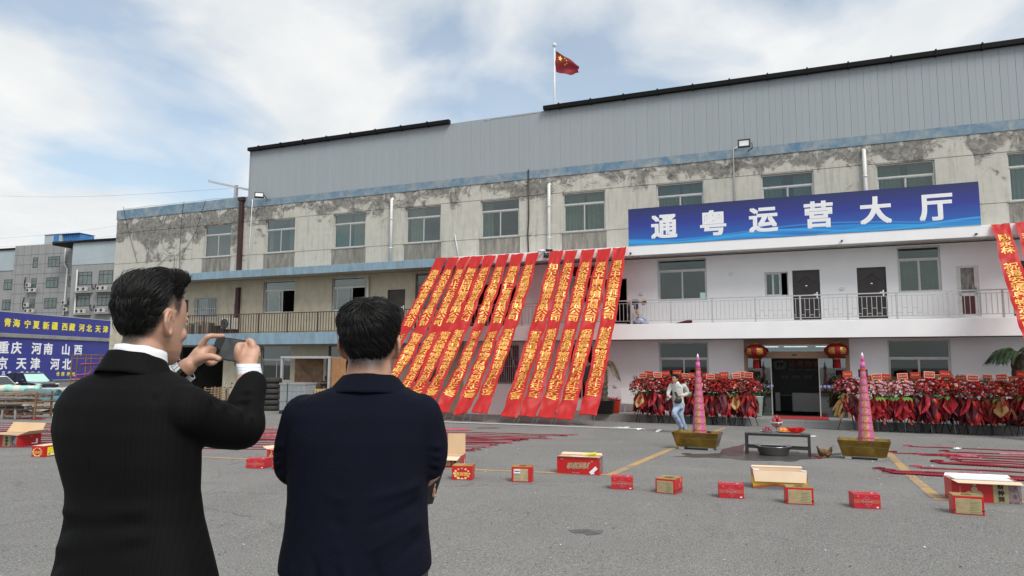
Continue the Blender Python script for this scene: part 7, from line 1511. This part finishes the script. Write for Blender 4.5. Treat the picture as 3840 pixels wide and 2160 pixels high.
# hidden lower body so the figure stands on its feet
hp = nb + Vector((0, 0, -.62)); 
for sg in (-1, 1): limb(b_, [hp + r_ * .09 * sg, hp + r_ * .10 * sg + Vector((0, 0, -.42)), Vector((hp.x, hp.y, .08)) + r_ * .11 * sg], [.085, .055, .04])
me = remeshed(b_, .0042, 3, 'skin', SKIN); link('body', me, suit); face_parts(suit, HM)
for p_, c_, rr in (((950, 755), (1020, 760), .007),):
    n_ = MB(); n_.ball(ZZ(985, 752, pd - .0285), (.0075, .003, .0062), 10, 7); n_.build('thumbnail', mat('fingernail', (.55, .34, .27), rough=.3), suit, True)
def s_thick(c, h):
    top = smooth01((c.z - .135) / .06); fr = smooth01((c.y + .05) / .13)
    return .003 + (.014 if c.y > -.02 else .006) * smooth01((c.z - .12) / .05) + top * (.006 + .032 * fr)
def s_comb(c, nl):
    if c.z < .125 or c.y < -.07 and c.z < .17: return Vector((0, -.15 - .3 * (c.y > -.05), -1))
    return Vector((-c.x * 1.5, .55 + .3 * smooth01((c.y + .02) / .08), .75))
hair_on(suit, me, HM, dict(cap=.036, edge=.0, fade=.026, **{'raise': lambda c: .026 * smooth01((c.y + .055) / .05) * smooth01((abs(c.x) - .045) / .02)}, thick=s_thick, comb=s_comb, len=lambda c, h: .030 + .018 * smooth01((c.z - .15) / .05), lift=.28), 1, 17000, .00095)
# jacket
SUITM = stripes('black_pinstripe_wool', (.0036, .0036, .0042), (.0080, .0080, .0095), .013, 0, .10, .8, .20, bump=.25, bscale=420, spec=.12)
jk = MB(); RG = [(345, 918, .062, .060), (343, 935, .100, .078), (338, 953, .150, .092), (331, 975, .188, .108), (322, 1015, .210, .122), (318, 1080, .212, .130), (324, 1150, .203, .128), (334, 1230, .186, .120), (338, 1300, .190, .122), (340, 1380, .212, .132), (340, 1449, .230, .140), (341, 1560, .240, .146)]
jk.loft([(sub(D_(x, y, 1.965)), r_ * a, f_ * b, 2.5) for x, y, a, b in RG], 36)
limb(jk, [shR + Z3 * .0, shR.lerp(elR, .45) + Vector((0, 0, -.012)), elR, elR.lerp(wrR, .30), ZZ(1560, 1195, 2.225)], [.068, .066, .060, .055, .046], 20)
limb(jk, [shL, shL.lerp(elL, .5), elL, elL.lerp(wrL, .34)], [.066, .064, .058, .047], 20)
jm = remeshed(jk, .0062, 5, 'jacket', SUITM)
wrinkle(jm, .0035, 7, (1, 1, .6), 3)
fl = []
for k in range(7): a = elR.lerp(wrR, .06 + k * .085); fl.append((a + Vector((-.06, -.05, .01 - .012 * k)), a + Vector((.07, -.06, .03 + .006 * (k % 3))), .009, (-1) ** k * .009))
for k in range(6): a = shR.lerp(elR, .25 + .14 * k); fl.append((a + Vector((-.05, -.07, -.05)), a + Vector((.05, -.05, .055)), .013, (-1) ** k * .010))
for k in range(4): a = nb + Vector((0, 0, -.36 - .05 * k)); fl.append((a + r_ * -.20 - f_ * .1, a + r_ * .16 - f_ * .1 + Vector((0, 0, .03 + .02 * k)), .016, (-1) ** k * .009))
fl.append((shR + Vector((-.045, -.07, .07)), shR + Vector((-.055, -.06, -.11)), .006, -.007)); fl.append((nb - f_ * .13 + Vector((0, 0, -.12)), nb - f_ * .13 + Vector((0, 0, -.62)), .004, -.004))
folds(jm, fl); jo = link('jacket', jm, suit)
def collar(name, o, c0, c1, a0, b0, a1, b1, th, m_, rr, ff, n=40, tilt0=0, tilt1=0, open_=.0, mid=None):
    m = MB(); K = 6; vs = []
    for s_ in range(K + 1):
        t = s_ / K; c = c0.lerp(c1, t); a = a0 + (a1 - a0) * t; b = b0 + (b1 - b0) * t; tl = tilt0 + (tilt1 - tilt0) * t
        for i in range(n + 1): g = pi / 2 + open_ + (2 * pi - 2 * open_) * i / n; vs.append(c + rr * (a * cos(g)) + ff * (b * sin(g)) + Z3 * (-tl * sin(g) + .004 * noise.noise(Vector((g * 2, t, a0)))))
    m.add(vs, [(s_ * (n + 1) + i, s_ * (n + 1) + i + 1, (s_ + 1) * (n + 1) + i + 1, (s_ + 1) * (n + 1) + i) for s_ in range(K) for i in range(n)])
    q = m.build(name, m_, o, True); md = q.modifiers.new('thick', 'SOLIDIFY'); md.thickness = th; md.offset = 1; return q
SHIRTM = stripes('white_striped_shirt', (.74, .76, .80), (.42, .48, .66), .011, 2, .16, .7, .55, bump=.1); SHIRTC = mat('white_shirt_collar', (.76, .77, .80), (.70, .72, .76), .7)
collar('shirt_collar', suit, nb + Vector((.004, .006, .072)), nb + Vector((0, 0, .0)), .064, .066, .080, .078, .003, SHIRTC, r_, f_, tilt0=.014, tilt1=.016)
collar('jacket_collar', suit, nb + Vector((0, -.002, .050)), nb + Vector((0, -.004, -.014)), .073, .075, .108, .098, .005, SUITM, r_, f_, tilt0=.020, tilt1=.03, open_=.5)
# cuffs, watch, buttons, phone
m = MB(); cu0, cu1 = ZZ(1500, 835, 2.262), ZZ(1548, 1150, 2.232); m.loft([(cu0.lerp(cu1, k / 5), (ZZ(1330, 850, 2.26) - ZZ(1670, 850, 2.26)) * (.55 + .05 * k / 5), Vector((0, .042, 0))) for k in range(6)], 28); m.build('shirt_cuff', stripes('striped_cuff_cloth', (.74, .76, .80), (.44, .50, .68), .0085, 2, .14, .7, .6, bump=.1), suit, True)
m = MB(); c0_, c1_ = elL.lerp(wrL, .50), wrL.lerp(elL, .16); ax = (wrL - elL).normalized(); x_ = ax.cross(Vector((0, 1, 0))).normalized(); y_ = ax.cross(x_); m.loft([(c0_.lerp(c1_, k / 4), x_ * (.048 - .010 * k / 4), y_ * .040) for k in range(5)], 26); m.build('shirt_cuff', stripes('striped_cuff_cloth_left', (.74, .76, .80), (.44, .50, .68), .009, 0, .14, .7, .6, bump=.1), suit, True)
m = MB(); wc = wrL.lerp(elL, .10)
wt_ = thing('wristwatch', 'steel bracelet wristwatch worn by the man in the suit', 'watch', SB + wc); n_ = 26; ca, cb = .042, .031
for k in range(n_):
    a = 2 * pi * k / n_; p = x_ * (ca * cos(a)) + y_ * (cb * sin(a)); tg = (x_ * (-ca * sin(a)) + y_ * (cb * cos(a))).normalized(); q = MB(); q.beam(p - tg * .0045, p + tg * .0045, .004, .004); nn_ = p.normalized()
    q = MB(); q.add([p + tg * s1 * .0042 + ax * s2 * .0095 + nn_ * s3 * .0018 for s3 in (-1, 1) for s2 in (-1, 1) for s1 in (-1, 1)], [(0, 2, 3, 1), (4, 5, 7, 6), (0, 1, 5, 4), (2, 6, 7, 3), (0, 4, 6, 2), (1, 3, 7, 5)]); q.build('link', MT['chrome'], wt_)
m = MB(); pc = x_ * (ca + .003); m.loft([(pc - x_ * .004, ax * .018, y_ * .018), (pc + x_ * .004, ax * .018, y_ * .018), (pc + x_ * .006, ax * .015, y_ * .015)], 24); m.build('case', MT['chrome'], wt_)
for k in range(3): t = elR.lerp(wrR, .42 + .10 * k) + Vector((.05, -.012, .0)); m = MB(); m.ball(t, (.005, .007, .007), 8, 6); m.build('cuff_button', MT['black'], suit, True)
PHC = WP(*(Vector((583, 880)) * DS), 2.315); o = thing('phone', 'black smartphone held sideways by the man in the suit', 'phone', PHC); fcn = (SB + HM @ Vector((0, .1, .12)) - PHC).normalized(); xx = Z3.cross(fcn).normalized(); yy = fcn.cross(xx); PM = Matrix((xx, yy, fcn)).transposed().to_4x4() @ Matrix.Rotation(R(-7), 4, 'Z')
m = MB(); m.T = PM; m.loft([((0, 0, -.0042), (.0745, 0, 0), (0, .036, 0), 9), ((0, 0, -.003), (.077, 0, 0), (0, .0375, 0), 9), ((0, 0, .003), (.077, 0, 0), (0, .0375, 0), 9), ((0, 0, .0042), (.0745, 0, 0), (0, .036, 0), 9)], 40); m.build('phone_body', mat('phone_glass_black', (.010, .010, .011), rough=.08), o)
m = MB(); m.T = PM; m.add([(-.042, -.034, .0046), (.070, -.034, .0046), (.070, .034, .0046), (-.036, .034, .0046)], [(0, 1, 2, 3)]); m.build('screen', mat('phone_screen_sky_grey', (.055, .065, .07), (.05, .058, .063), .25, scale=2), o)  # sky reflection painted into the screen as a grey area, left end stays black
# trousers and shoes below the frame
TROU = SUITM; t_ = MB(); hp2 = Vector((hp.x, hp.y, hp.z))
for sg in (-1, 1): limb(t_, [hp2 + r_ * .085 * sg, hp2 + r_ * .10 * sg + Vector((0, 0, -.45)), Vector((hp.x, hp.y, .09)) + r_ * .11 * sg], [.115, .085, .075])
t_.loft([(hp2 + Vector((0, 0, .12)), r_ * .17, f_ * .12), (hp2, r_ * .19, f_ * .13), (hp2 + Vector((0, 0, -.14)), r_ * .18, f_ * .12)], 20); link('trousers', remeshed(t_, .014, 4, 'trousers', TROU), suit)
def shoes(o, base, rr, ff, m_, gap=.11):
    for sg in (-1, 1):
        s_ = MB(); c = Vector((base.x, base.y, 0)) + rr * gap * sg; s_.loft([(c - ff * .09 + Z3 * .045, rr * .025, Z3 * .04), (c - ff * .06 + Z3 * .05, rr * .038, Z3 * .05), (c + ff * .02 + Z3 * .048, rr * .04, Z3 * .048), (c + ff * .12 + Z3 * .034, rr * .048, Z3 * .034), (c + ff * .19 + Z3 * .026, rr * .03, Z3 * .022)], 14); s_.build('shoe', m_, o, True)
shoes(suit, hp, r_, f_, MT['black'])

# ---- man in the navy polo shirt, arms folded
TH2 = R(1); f2 = Vector((sin(TH2), cos(TH2), 0)); r2 = Vector((cos(TH2), -sin(TH2), 0)); pd0 = 2.1
polo = thing('person', 'stocky man in navy polo shirt with folded arms, seen from behind', 'person', (D_(900, 1449, pd0).x, pd0, 0), 0); SB = Vector(polo.location)
HM2 = Matrix.Translation(sub(D_(934, 966, pd0 + .02))) @ Matrix.Rotation(-R(3), 4, 'Z') @ Matrix.Rotation(R(2), 4, 'X') @ Matrix.Diagonal((1.04, 1.03, 1.0, 1))
b_ = MB(); head_mb(b_, HM2, .98); nb2 = sub(D_(930, 985, pd0))
b_.loft([(HM2 @ Vector((0, -.02, .09)), r2 * .058, f2 * .06), (HM2 @ Vector((0, -.03, .03)), r2 * .066, f2 * .068), (nb2 + Vector((0, 0, .03)), r2 * .074, f2 * .07), (nb2 + Vector((0, 0, -.03)), r2 * .10, f2 * .08), (nb2 + Vector((0, 0, -.12)), r2 * .16, f2 * .09), (nb2 + Vector((0, 0, -.52)), r2 * .16, f2 * .11)], 22)
sL, sR = sub(D_(768, 1052, pd0)), sub(D_(1052, 1050, pd0)); eL, eR = sub(D_(742, 1182, pd0 + .03)), sub(D_(1072, 1184, pd0 + .03)); wL, wR = sub(D_(985, 1200, pd0 + .20)), sub(D_(830, 1175, pd0 + .26))
limb(b_, [sL, sL.lerp(eL, .5), eL, eL.lerp(wL, .22), wL], [.052, .048, .044, .042, .030]); limb(b_, [sR, sR.lerp(eR, .5), eR, eR.lerp(wR, .20), wR], [.052, .048, .044, .042, .030])
hc_ = sub(D_(1052, 1214, pd0 + .13)); limb(b_, [wL, sub(D_(1030, 1205, pd0 + .16)), hc_], [.030, .036, .034])
for k in range(4): finger(b_, [hc_ + Vector((-.01, .0, .02 - .016 * k)), hc_ + Vector((.03, -.01, .022 - .017 * k)), hc_ + Vector((.052, -.028, .016 - .017 * k))], .0095, .0075)
finger(b_, [hc_ + Vector((-.02, -.015, .0)), hc_ + Vector((.01, -.035, .012)), hc_ + Vector((.035, -.04, .01))], .012, .009)
hh_ = wR
for k in range(4): finger(b_, [hh_ + Vector((0, 0, .02 - .015 * k)), hh_ + Vector((-.06, -.01, .022 - .016 * k)), hh_ + Vector((-.09, -.03, .02 - .016 * k))], .0095, .0075)
hpp = nb2 + Vector((-.01, 0, -.60))
for sg in (-1, 1): limb(b_, [hpp + r2 * .09 * sg, hpp + r2 * .11 * sg + Vector((0, 0, -.40)), Vector((hpp.x, hpp.y, .08)) + r2 * .12 * sg], [.09, .06, .045])
me = remeshed(b_, .0045, 3, 'skin', SKIN2); link('body', me, polo); face_parts(polo, HM2)
WHORL = Vector((-.004, -.062, .198))
def p_comb(c, nl):
    if c.z < .10: return Vector((0, -.1, -1))
    d = c - WHORL; return d + nl.cross(d) * .5 + Vector((0, 0, -.02))
hair_on(polo, me, HM2, dict(cap=.046, edge=.0, fade=.026, w=1.02, thick=lambda c, h: .003 + .004 * (c.y < -.05) + .005 * smooth01((c.z - .12) / .05) + .010 * smooth01((c.z - .17) / .05), comb=p_comb, len=lambda c, h: .034, lift=.22), 2, 18000, .00095)
POLOM = mat('navy_pique_cotton', (.0036, .0046, .0130), (.003, .0038, .0105), .82, scale=9, bump=.35, bscale=500, spec=.12)
pk = MB(); RG2 = [(931, 962, .080, .072), (929, 975, .108, .086), (923, 990, .150, .100), (914, 1006, .186, .108), (908, 1040, .204, .124), (906, 1100, .206, .138), (904, 1180, .200, .142), (902, 1260, .197, .144), (899, 1340, .203, .148), (896, 1400, .212, .152), (895, 1432, .214, .152)]
pk.loft([(sub(D_(x, y, pd0)), r2 * a, f2 * b, 2.5) for x, y, a, b in RG2], 36)
limb(pk, [sL, sL.lerp(eL, .5) + Vector((-.004, 0, 0)), sL.lerp(eL, .88)], [.070, .070, .066], 20); limb(pk, [sR, sR.lerp(eR, .5) + Vector((.004, 0, 0)), sR.lerp(eR, .80)], [.070, .070, .066], 20)
pm_ = remeshed(pk, .0062, 5, 'polo', POLOM); wrinkle(pm_, .003, 6, (1, 1, .7), 9)
fl = []
for sg, s_, e_ in ((-1, sL, eL), (1, sR, eR)):
    for k in range(6): a = s_.lerp(e_, .48 + .10 * k); fl.append((a + Vector((-.07 * sg, -.06, .03 + .01 * k)), a + Vector((.06 * sg, -.05, -.01)), .011, (-1) ** k * .011))
    fl.append((s_ + Vector((-sg * .03, -.08, .075)), s_ + Vector((-sg * .05, -.06, -.10)), .006, -.006))
    for k in range(4): c_ = nb2 + Vector((sg * .20, -.06, -.24 - .045 * k)); fl.append((c_, c_ + Vector((-sg * .16, -.08, -.04 - .02 * k)), .014, (-1) ** k * .011))
for k in range(5): c_ = nb2 + Vector((-.19 + .08 * k, -.14, -.44)); fl.append((c_, c_ + Vector((.03, 0, -.14)), .014, (-1) ** k * .010))
folds(pm_, fl); link('polo_shirt', pm_, polo)
collar('polo_collar', polo, nb2 + Vector((.002, -.002, .040)), nb2 + Vector((.0, -.004, -.018)), .082, .078, .128, .104, .004, POLOM, r2, f2, tilt0=.014, tilt1=.022, open_=.45)
PHX = D_(1079, 1230, pd0 + .09); o = thing('phone', 'black phone peeking out beside the right elbow of the polo man', 'phone', PHX); m = MB(); m.T = Matrix.Rotation(R(18), 4, 'Y') @ Matrix.Rotation(R(55), 4, 'Z'); m.loft([((0, 0, -.045), (.022, 0, 0), (0, .005, 0), 7), ((0, 0, -.043), (.036, 0, 0), (0, .0055, 0), 7), ((0, 0, .060), (.036, 0, 0), (0, .0055, 0), 7), ((0, 0, .062), (.022, 0, 0), (0, .005, 0), 7)], 28); m.build('phone_body', bpy.data.materials['phone_glass_black'], o)
TRM = mat('charcoal_trousers', (.028, .027, .028), (.02, .02, .02), .8, scale=6, bump=.2, bscale=200); t_ = MB()
t_.loft([(sub(D_(897, 1426, pd0)), r2 * .196, f2 * .14, 2.4), (sub(D_(897, 1450, pd0)), r2 * .198, f2 * .142, 2.4), (hpp + Vector((0, 0, -.02)), r2 * .20, f2 * .145), (hpp + Vector((0, 0, -.16)), r2 * .19, f2 * .13)], 26)
for sg in (-1, 1): limb(t_, [hpp + r2 * .10 * sg + Vector((0, 0, -.05)), hpp + r2 * .115 * sg + Vector((0, 0, -.45)), Vector((hpp.x, hpp.y, .09)) + r2 * .12 * sg], [.115, .09, .078])
link('trousers', remeshed(t_, .012, 4, 'trousers', TRM), polo); m = MB(); m.loft([(sub(D_(897, 1428, pd0)), r2 * .202, f2 * .146, 2.4), (sub(D_(897, 1452, pd0)), r2 * .203, f2 * .147, 2.4)], 30); m.build('belt', MT['black'], polo, True); shoes(polo, hpp, r2, f2, MT['black'], .12)

# ---- running man
rd = G(2556, 1622).y; run = thing('person', 'man in pale grey shirt and light jeans running past the left pagoda', 'person', G(2556, 1622), 0); SB = Vector(run.location)
Q8 = lambda x, y, dd=0.: sub(WP(2450 + x / 3.917, 1330 + y / 3.917, rd + dd))
yaw_r = R(118); fr_ = Vector((-sin(R(50)), -cos(R(50)), 0)); rr_ = Vector((-cos(R(50)), sin(R(50)), 0))    # facing left and towards the camera
HM3 = Matrix.Translation(Q8(322, 412, -.05)) @ Matrix.Rotation(R(50) + pi, 4, 'Z') @ Matrix.Rotation(R(-6), 4, 'X') @ Matrix.Diagonal((1, 1, .98, 1))
HM3 = Matrix.Translation(Q8(322, 412, -.05)) @ Matrix((rr_, fr_, Z3)).transposed().to_4x4() @ Matrix.Diagonal((1.02, 1.0, 1.0, 1))
if HM3.determinant() < 0: rr_ = -rr_; HM3 = Matrix.Translation(Q8(322, 412, -.05)) @ Matrix((rr_, fr_, Z3)).transposed().to_4x4()
b_ = MB(); head_mb(b_, HM3); nk = Q8(345, 425); limb(b_, [HM3 @ Vector((0, -.02, .06)), nk, Q8(360, 520)], [.055, .06, .09])
limb(b_, [Q8(262, 455, .10), Q8(222, 548, .08), Q8(210, 600, -.05)], [.045, .038, .027]); limb(b_, [Q8(450, 460, -.05), Q8(500, 562, .05), Q8(400, 604, -.16)], [.045, .038, .028])
for hb, dr in ((Q8(208, 606, -.06), Vector((.03, -.06, -.05))), (Q8(392, 604, -.17), Vector((-.075, -.02, .0)))):
    limb(b_, [hb, hb + dr * .5], [.032, .034])
    for k in range(4): o_ = Z3 * (.024 - .016 * k); finger(b_, [hb + dr * .6 + o_, hb + dr * 1.1 + o_ + Vector((0, -.02, 0)), hb + dr * 1.2 + o_ * .8 + Vector((.02, -.03, -.01))], .010, .008)
    finger(b_, [hb + dr * .2 + Z3 * .02, hb + dr * .8 + Z3 * .045 + Vector((0, -.02, 0)), hb + dr + Z3 * .04], .012, .009)
pelv = Q8(372, 735); ft = [(Q8(345, 745, -.05), Q8(312, 868, -.24), Q8(404, 1058, .08)), (Q8(412, 745, .06), Q8(398, 880, .02), Q8(462, 1085, .20))]
for a, b, c in ft: limb(b_, [a, b, c], [.07, .05, .035])
limb(b_, [Q8(365, 560), pelv], [.10, .10])
me = remeshed(b_, .0085, 2, 'skin', SKIN2); link('body', me, run); face_parts(run, HM3)
hair_on(run, me, HM3, dict(cap=.005, edge=.5, thick=lambda c, h: .022, comb=lambda c, nl: Vector((.5, .4, -.3)), len=lambda c, h: .04, lift=.4), 3, 3500, .0022)
s_ = MB(); s_.loft([(Q8(343, 408), rr_ * .065, fr_ * .06), (Q8(345, 432), rr_ * .13, fr_ * .085), (Q8(350, 465), rr_ * .185, fr_ * .105), (Q8(357, 530), rr_ * .185, fr_ * .12), (Q8(364, 610), rr_ * .172, fr_ * .12), (Q8(368, 690), rr_ * .178, fr_ * .125), (Q8(369, 722), rr_ * .180, fr_ * .128)], 24)
limb(s_, [Q8(262, 458, .10), Q8(222, 548, .08), Q8(212, 592, -.03)], [.075, .06, .042]); limb(s_, [Q8(448, 462, -.05), Q8(500, 560, .05), Q8(428, 600, -.12)], [.078, .062, .044])
sm_ = remeshed(s_, .011, 3, 'shirt', mat('pale_grey_knit', (.50, .51, .49), (.44, .45, .43), .85, scale=8, bump=.2, bscale=90)); wrinkle(sm_, .010, 8, (1, 1, 1), 4); link('shirt', sm_, run)
collar('shirt_collar', run, Q8(340, 395), Q8(342, 425), .064, .06, .095, .085, .006, MT['white'], rr_, fr_, open_=.4); m = MB(); m.beam(HM3 @ Vector((.0, .12, -.05)), HM3 @ Vector((0, .14, -.13)), .012); m.build('placket', MT['grey'], run)
t_ = MB(); t_.loft([(Q8(370, 705), rr_ * .165, fr_ * .115), (Q8(372, 745), rr_ * .175, fr_ * .125), (Q8(374, 790), rr_ * .16, fr_ * .115)], 20)
for a, b, c in ft: limb(t_, [a, a.lerp(b, .5), b, b.lerp(c, .5), c], [.105, .095, .078, .072, .066])
tm = remeshed(t_, .011, 3, 'jeans', mat('light_blue_denim', (.36, .44, .56), (.25, .33, .47), .85, scale=5, bump=.2, bscale=80)); wrinkle(tm, .010, 9, (1, 1, .7), 6); link('jeans', tm, run)
for k, (a, b, c) in enumerate(ft):
    e = (c - b).normalized(); fo = (fr_ * .75 + Vector((0, 0, -.55 if k == 0 else -.15))).normalized(); h = c + e * .06; q = MB(); q.loft([(h - fo * .07 + Z3 * .01, rr_ * .03, Z3 * .035), (h, rr_ * .042, Z3 * .045), (h + fo * .10 + Z3 * -.012, rr_ * .045, Z3 * .035), (h + fo * .18 + Z3 * -.02, rr_ * .03, Z3 * .02)], 14); zmin = min(v[2] for v in q.v)
    if zmin + SB.z < gz(SB.x, SB.y): q.v = [(x, y, z + gz(SB.x, SB.y) - SB.z - zmin) for x, y, z in q.v]
    q.build('shoe', mat('dark_grey_shoe', (.05, .05, .05), (.03, .03, .03), .6, scale=20) if k == 0 else bpy.data.materials['dark_grey_shoe'], run, True)
o = thing('phone', 'dark phone held at the chest of the running man', 'phone', SB + Q8(335, 582, -.26)); m = MB(); m.T = Matrix.Rotation(R(-22), 4, 'Y'); m.box(-.036, .036, -.005, .005, -.075, .075); m.build('phone_body', MT['black'], o)
o = thing('folded_bag', 'black pouch hanging from the running man hand', 'pouch', SB + Q8(370, 665, -.25)); MB().loft([((0, 0, .09), (.05, 0, 0), (0, .02, 0)), ((0, 0, .03), (.10, 0, 0), (0, .04, 0)), ((-.02, 0, -.06), (.12, 0, 0), (0, .045, 0)), ((-.03, 0, -.11), (.07, 0, 0), (0, .02, 0))], 14).build('pouch', MT['black'], o, True)
o = thing('face_mask', 'pale blue face mask in the running man hand', 'mask', SB + Q8(228, 632, -.10)); m = MB(); m.T = Matrix.Rotation(R(35), 4, 'Y'); m.add([(.05 * (i / 4 - .5) * (1 + .2 * j), .015 * ((i + j) % 2), .16 * (j / 5 - .5)) for i in range(5) for j in range(6)], [(i * 6 + j, (i + 1) * 6 + j, (i + 1) * 6 + j + 1, i * 6 + j + 1) for i in range(4) for j in range(5)]); m.build('mask_cloth', mat('pale_blue_mask', (.45, .62, .68), (.65, .72, .74), .8, scale=20), o)

# ---- person bending on the balcony, person behind the window
t_b, _ = F(2375, 1180, .6); pb_ = FW(t_b, .6, Z_SLAB_T - .015); bd_ = pb_.y; bend = thing('person', 'person in dark blue shirt bending over on the balcony by the red banner', 'person', pb_); SB = Vector(bend.location)
Q4 = lambda x, y, dd=0.: sub(WP(2300 + x / 3.22, 1000 + y / 3.22, bd_ + dd))
hv = UV; HM4 = Matrix.Translation(Q4(338, 452)) @ Matrix((NV, (UV * .6 + Z3 * -.8).normalized(), (UV * .8 + Z3 * .6).normalized())).transposed().to_4x4()
if HM4.determinant() < 0: HM4 = Matrix.Translation(Q4(338, 452)) @ Matrix((-NV, (UV * .6 + Z3 * -.8).normalized(), (UV * .8 + Z3 * .6).normalized())).transposed().to_4x4()
b_ = MB(); head_mb(b_, HM4); limb(b_, [HM4 @ Vector((0, -.02, .08)), Q4(290, 420), Q4(190, 440)], [.05, .06, .1]); limb(b_, [Q4(280, 430, -.15), Q4(265, 520, -.15), Q4(305, 590, -.12)], [.05, .04, .03]); limb(b_, [Q4(280, 430, .15), Q4(285, 520, .15), Q4(320, 600, .1)], [.05, .04, .03])
for sg in (-1, 1):
    limb(b_, [Q4(185, 470, .09 * sg), Q4(205, 575, .1 * sg), Q4(185, 665, .1 * sg)], [.09, .06, .045])
    hb = Q4(308, 598, -.12 if sg < 0 else .1); finger(b_, [hb, hb + Vector((.02, 0, -.05)), hb + Vector((.04, 0, -.09))], .03, .014)
me = remeshed(b_, .014, 2, 'skin', SKIN2); link('body', me, bend)
m = MB(); m.T = HM4; m.loft([((0, -.02, .10), (.080, 0, 0), (0, .088, 0)), ((0, -.01, .16), (.081, 0, 0), (0, .100, 0)), ((0, 0, .21), (.068, 0, 0), (0, .085, 0)), ((0, 0, .245), (.03, 0, 0), (0, .04, 0))], 16); m.build('hair', HAIR, bend, True)
s_ = MB(); s_.loft([(Q4(305, 425), NV * .10, Vector((.05, 0, .08))), (Q4(270, 425), NV * .20, Vector((.03, 0, .11))), (Q4(215, 432), NV * .19, Vector((.05, 0, .12))), (Q4(165, 470), NV * .17, Vector((.10, 0, .09)))], 20); limb(s_, [Q4(278, 430, -.16), Q4(266, 500, -.16)], [.08, .065]); limb(s_, [Q4(278, 430, .16), Q4(283, 500, .16)], [.08, .065]); link('shirt', remeshed(s_, .016, 3, 'shirt', mat('dark_blue_tee', (.03, .045, .085), (.02, .03, .06), .85, scale=6)), bend)
t_ = MB(); 
for sg in (-1, 1): limb(t_, [Q4(180, 475, .09 * sg), Q4(205, 575, .1 * sg), Q4(188, 670, .1 * sg)], [.125, .09, .075])
link('trousers', remeshed(t_, .018, 3, 'trousers', MT['black']), bend)
for sg in (-1, 1): q = MB(); c = Q4(190, 690, .1 * sg); c.z = .045; q.loft([(c - UV * .08, NV * .03, Z3 * .04), (c, NV * .045, Z3 * .045), (c + UV * .14 - Z3 * .01, NV * .04, Z3 * .03)], 12); q.build('shoe', MT['black'], bend, True)
o = thing('plastic_sack', 'blue and white plastic sack on the balcony by the bending person', 'sack', SB + Q4(335, 690) * 1.0); o.location.z = Z_SLAB_T - .01; m = MB(); m.loft([((0, 0, 0), (.30, 0, 0), (0, .2, 0)), ((0, 0, .12), (.33, 0, 0), (0, .22, 0)), ((-.03, 0, .28), (.2, 0, 0), (0, .14, 0)), ((-.05, 0, .40), (.06, 0, 0), (0, .05, 0))], 18); me = m.mesh('sack', mat('blue_white_plastic', (.50, .53, .60), (.08, .12, .35), .3, scale=7), True); wrinkle(me, .03, 8, (1, 1, 1), 2); link('sack_body', me, o)
o = fthing('red_bundle', 'dark red folded bundle lying on the balcony edge', 'bundle', F(2555, 1212, .7)[0], .8, Z_SLAB_T - .01); m = MB(); m.loft([((-.3, 0, .01), (0, .1, 0), (0, 0, .01)), ((0, 0, .05), (0, .14, 0), (0, 0, .05)), ((.35, 0, .10), (0, .12, 0), (0, 0, .09)), ((.45, 0, .10), (0, .04, 0), (0, 0, .04))], 12); m.build('cloth', PAPER[1], o, True)
tw, zw = F(2300 + 1000 / 3.22, 1000 + 330 / 3.22, -1.2); pw_ = FW(tw, -1.2, Z_SLAB_T + .03); sit = thing('person', 'person in silhouette behind the wide upper window', 'person', pw_, YAW); HMs = Matrix.Translation((0, 0, zw - Z_SLAB_T - .16)) @ Matrix.Rotation(pi, 4, 'Z'); b_ = MB(); head_mb(b_, HMs); zc = zw - Z_SLAB_T - .16
b_.loft([((0, -.0, zc + .04), (.05, 0, 0), (0, .05, 0)), ((0, 0, zc - .06), (.07, 0, 0), (0, .06, 0)), ((0, 0, zc - .13), (.19, 0, 0), (0, .1, 0)), ((0, 0, zc - .4), (.18, 0, 0), (0, .12, 0)), ((0, 0, .5), (.17, 0, 0), (0, .13, 0))], 20)
for sg in (-1, 1): limb(b_, [(sg * .09, 0, .52), (sg * .1, -.05, .3), (sg * .1, 0, .02)], [.09, .06, .05]); limb(b_, [(sg * .19, 0, zc - .16), (sg * .23, 0, zc - .42), (sg * .2, -.18, zc - .52)], [.05, .04, .03])
link('body', remeshed(b_, .014, 2, 'skin', SKIN2), sit); m = MB(); m.T = HMs; m.loft([((0, -.02, .10), (.080, 0, 0), (0, .088, 0)), ((0, -.01, .16), (.081, 0, 0), (0, .100, 0)), ((0, 0, .21), (.068, 0, 0), (0, .085, 0)), ((0, 0, .245), (.03, 0, 0), (0, .04, 0))], 16); m.build('hair', HAIR, sit, True)
m = MB(); m.loft([((0, 0, zc - .07), (.10, 0, 0), (0, .075, 0)), ((0, 0, zc - .13), (.205, 0, 0), (0, .11, 0)), ((0, 0, zc - .42), (.20, 0, 0), (0, .135, 0)), ((0, 0, .48), (.19, 0, 0), (0, .14, 0))], 20); m.build('shirt', MT['black'], sit, True)
bpy.data.objects.remove(_to)
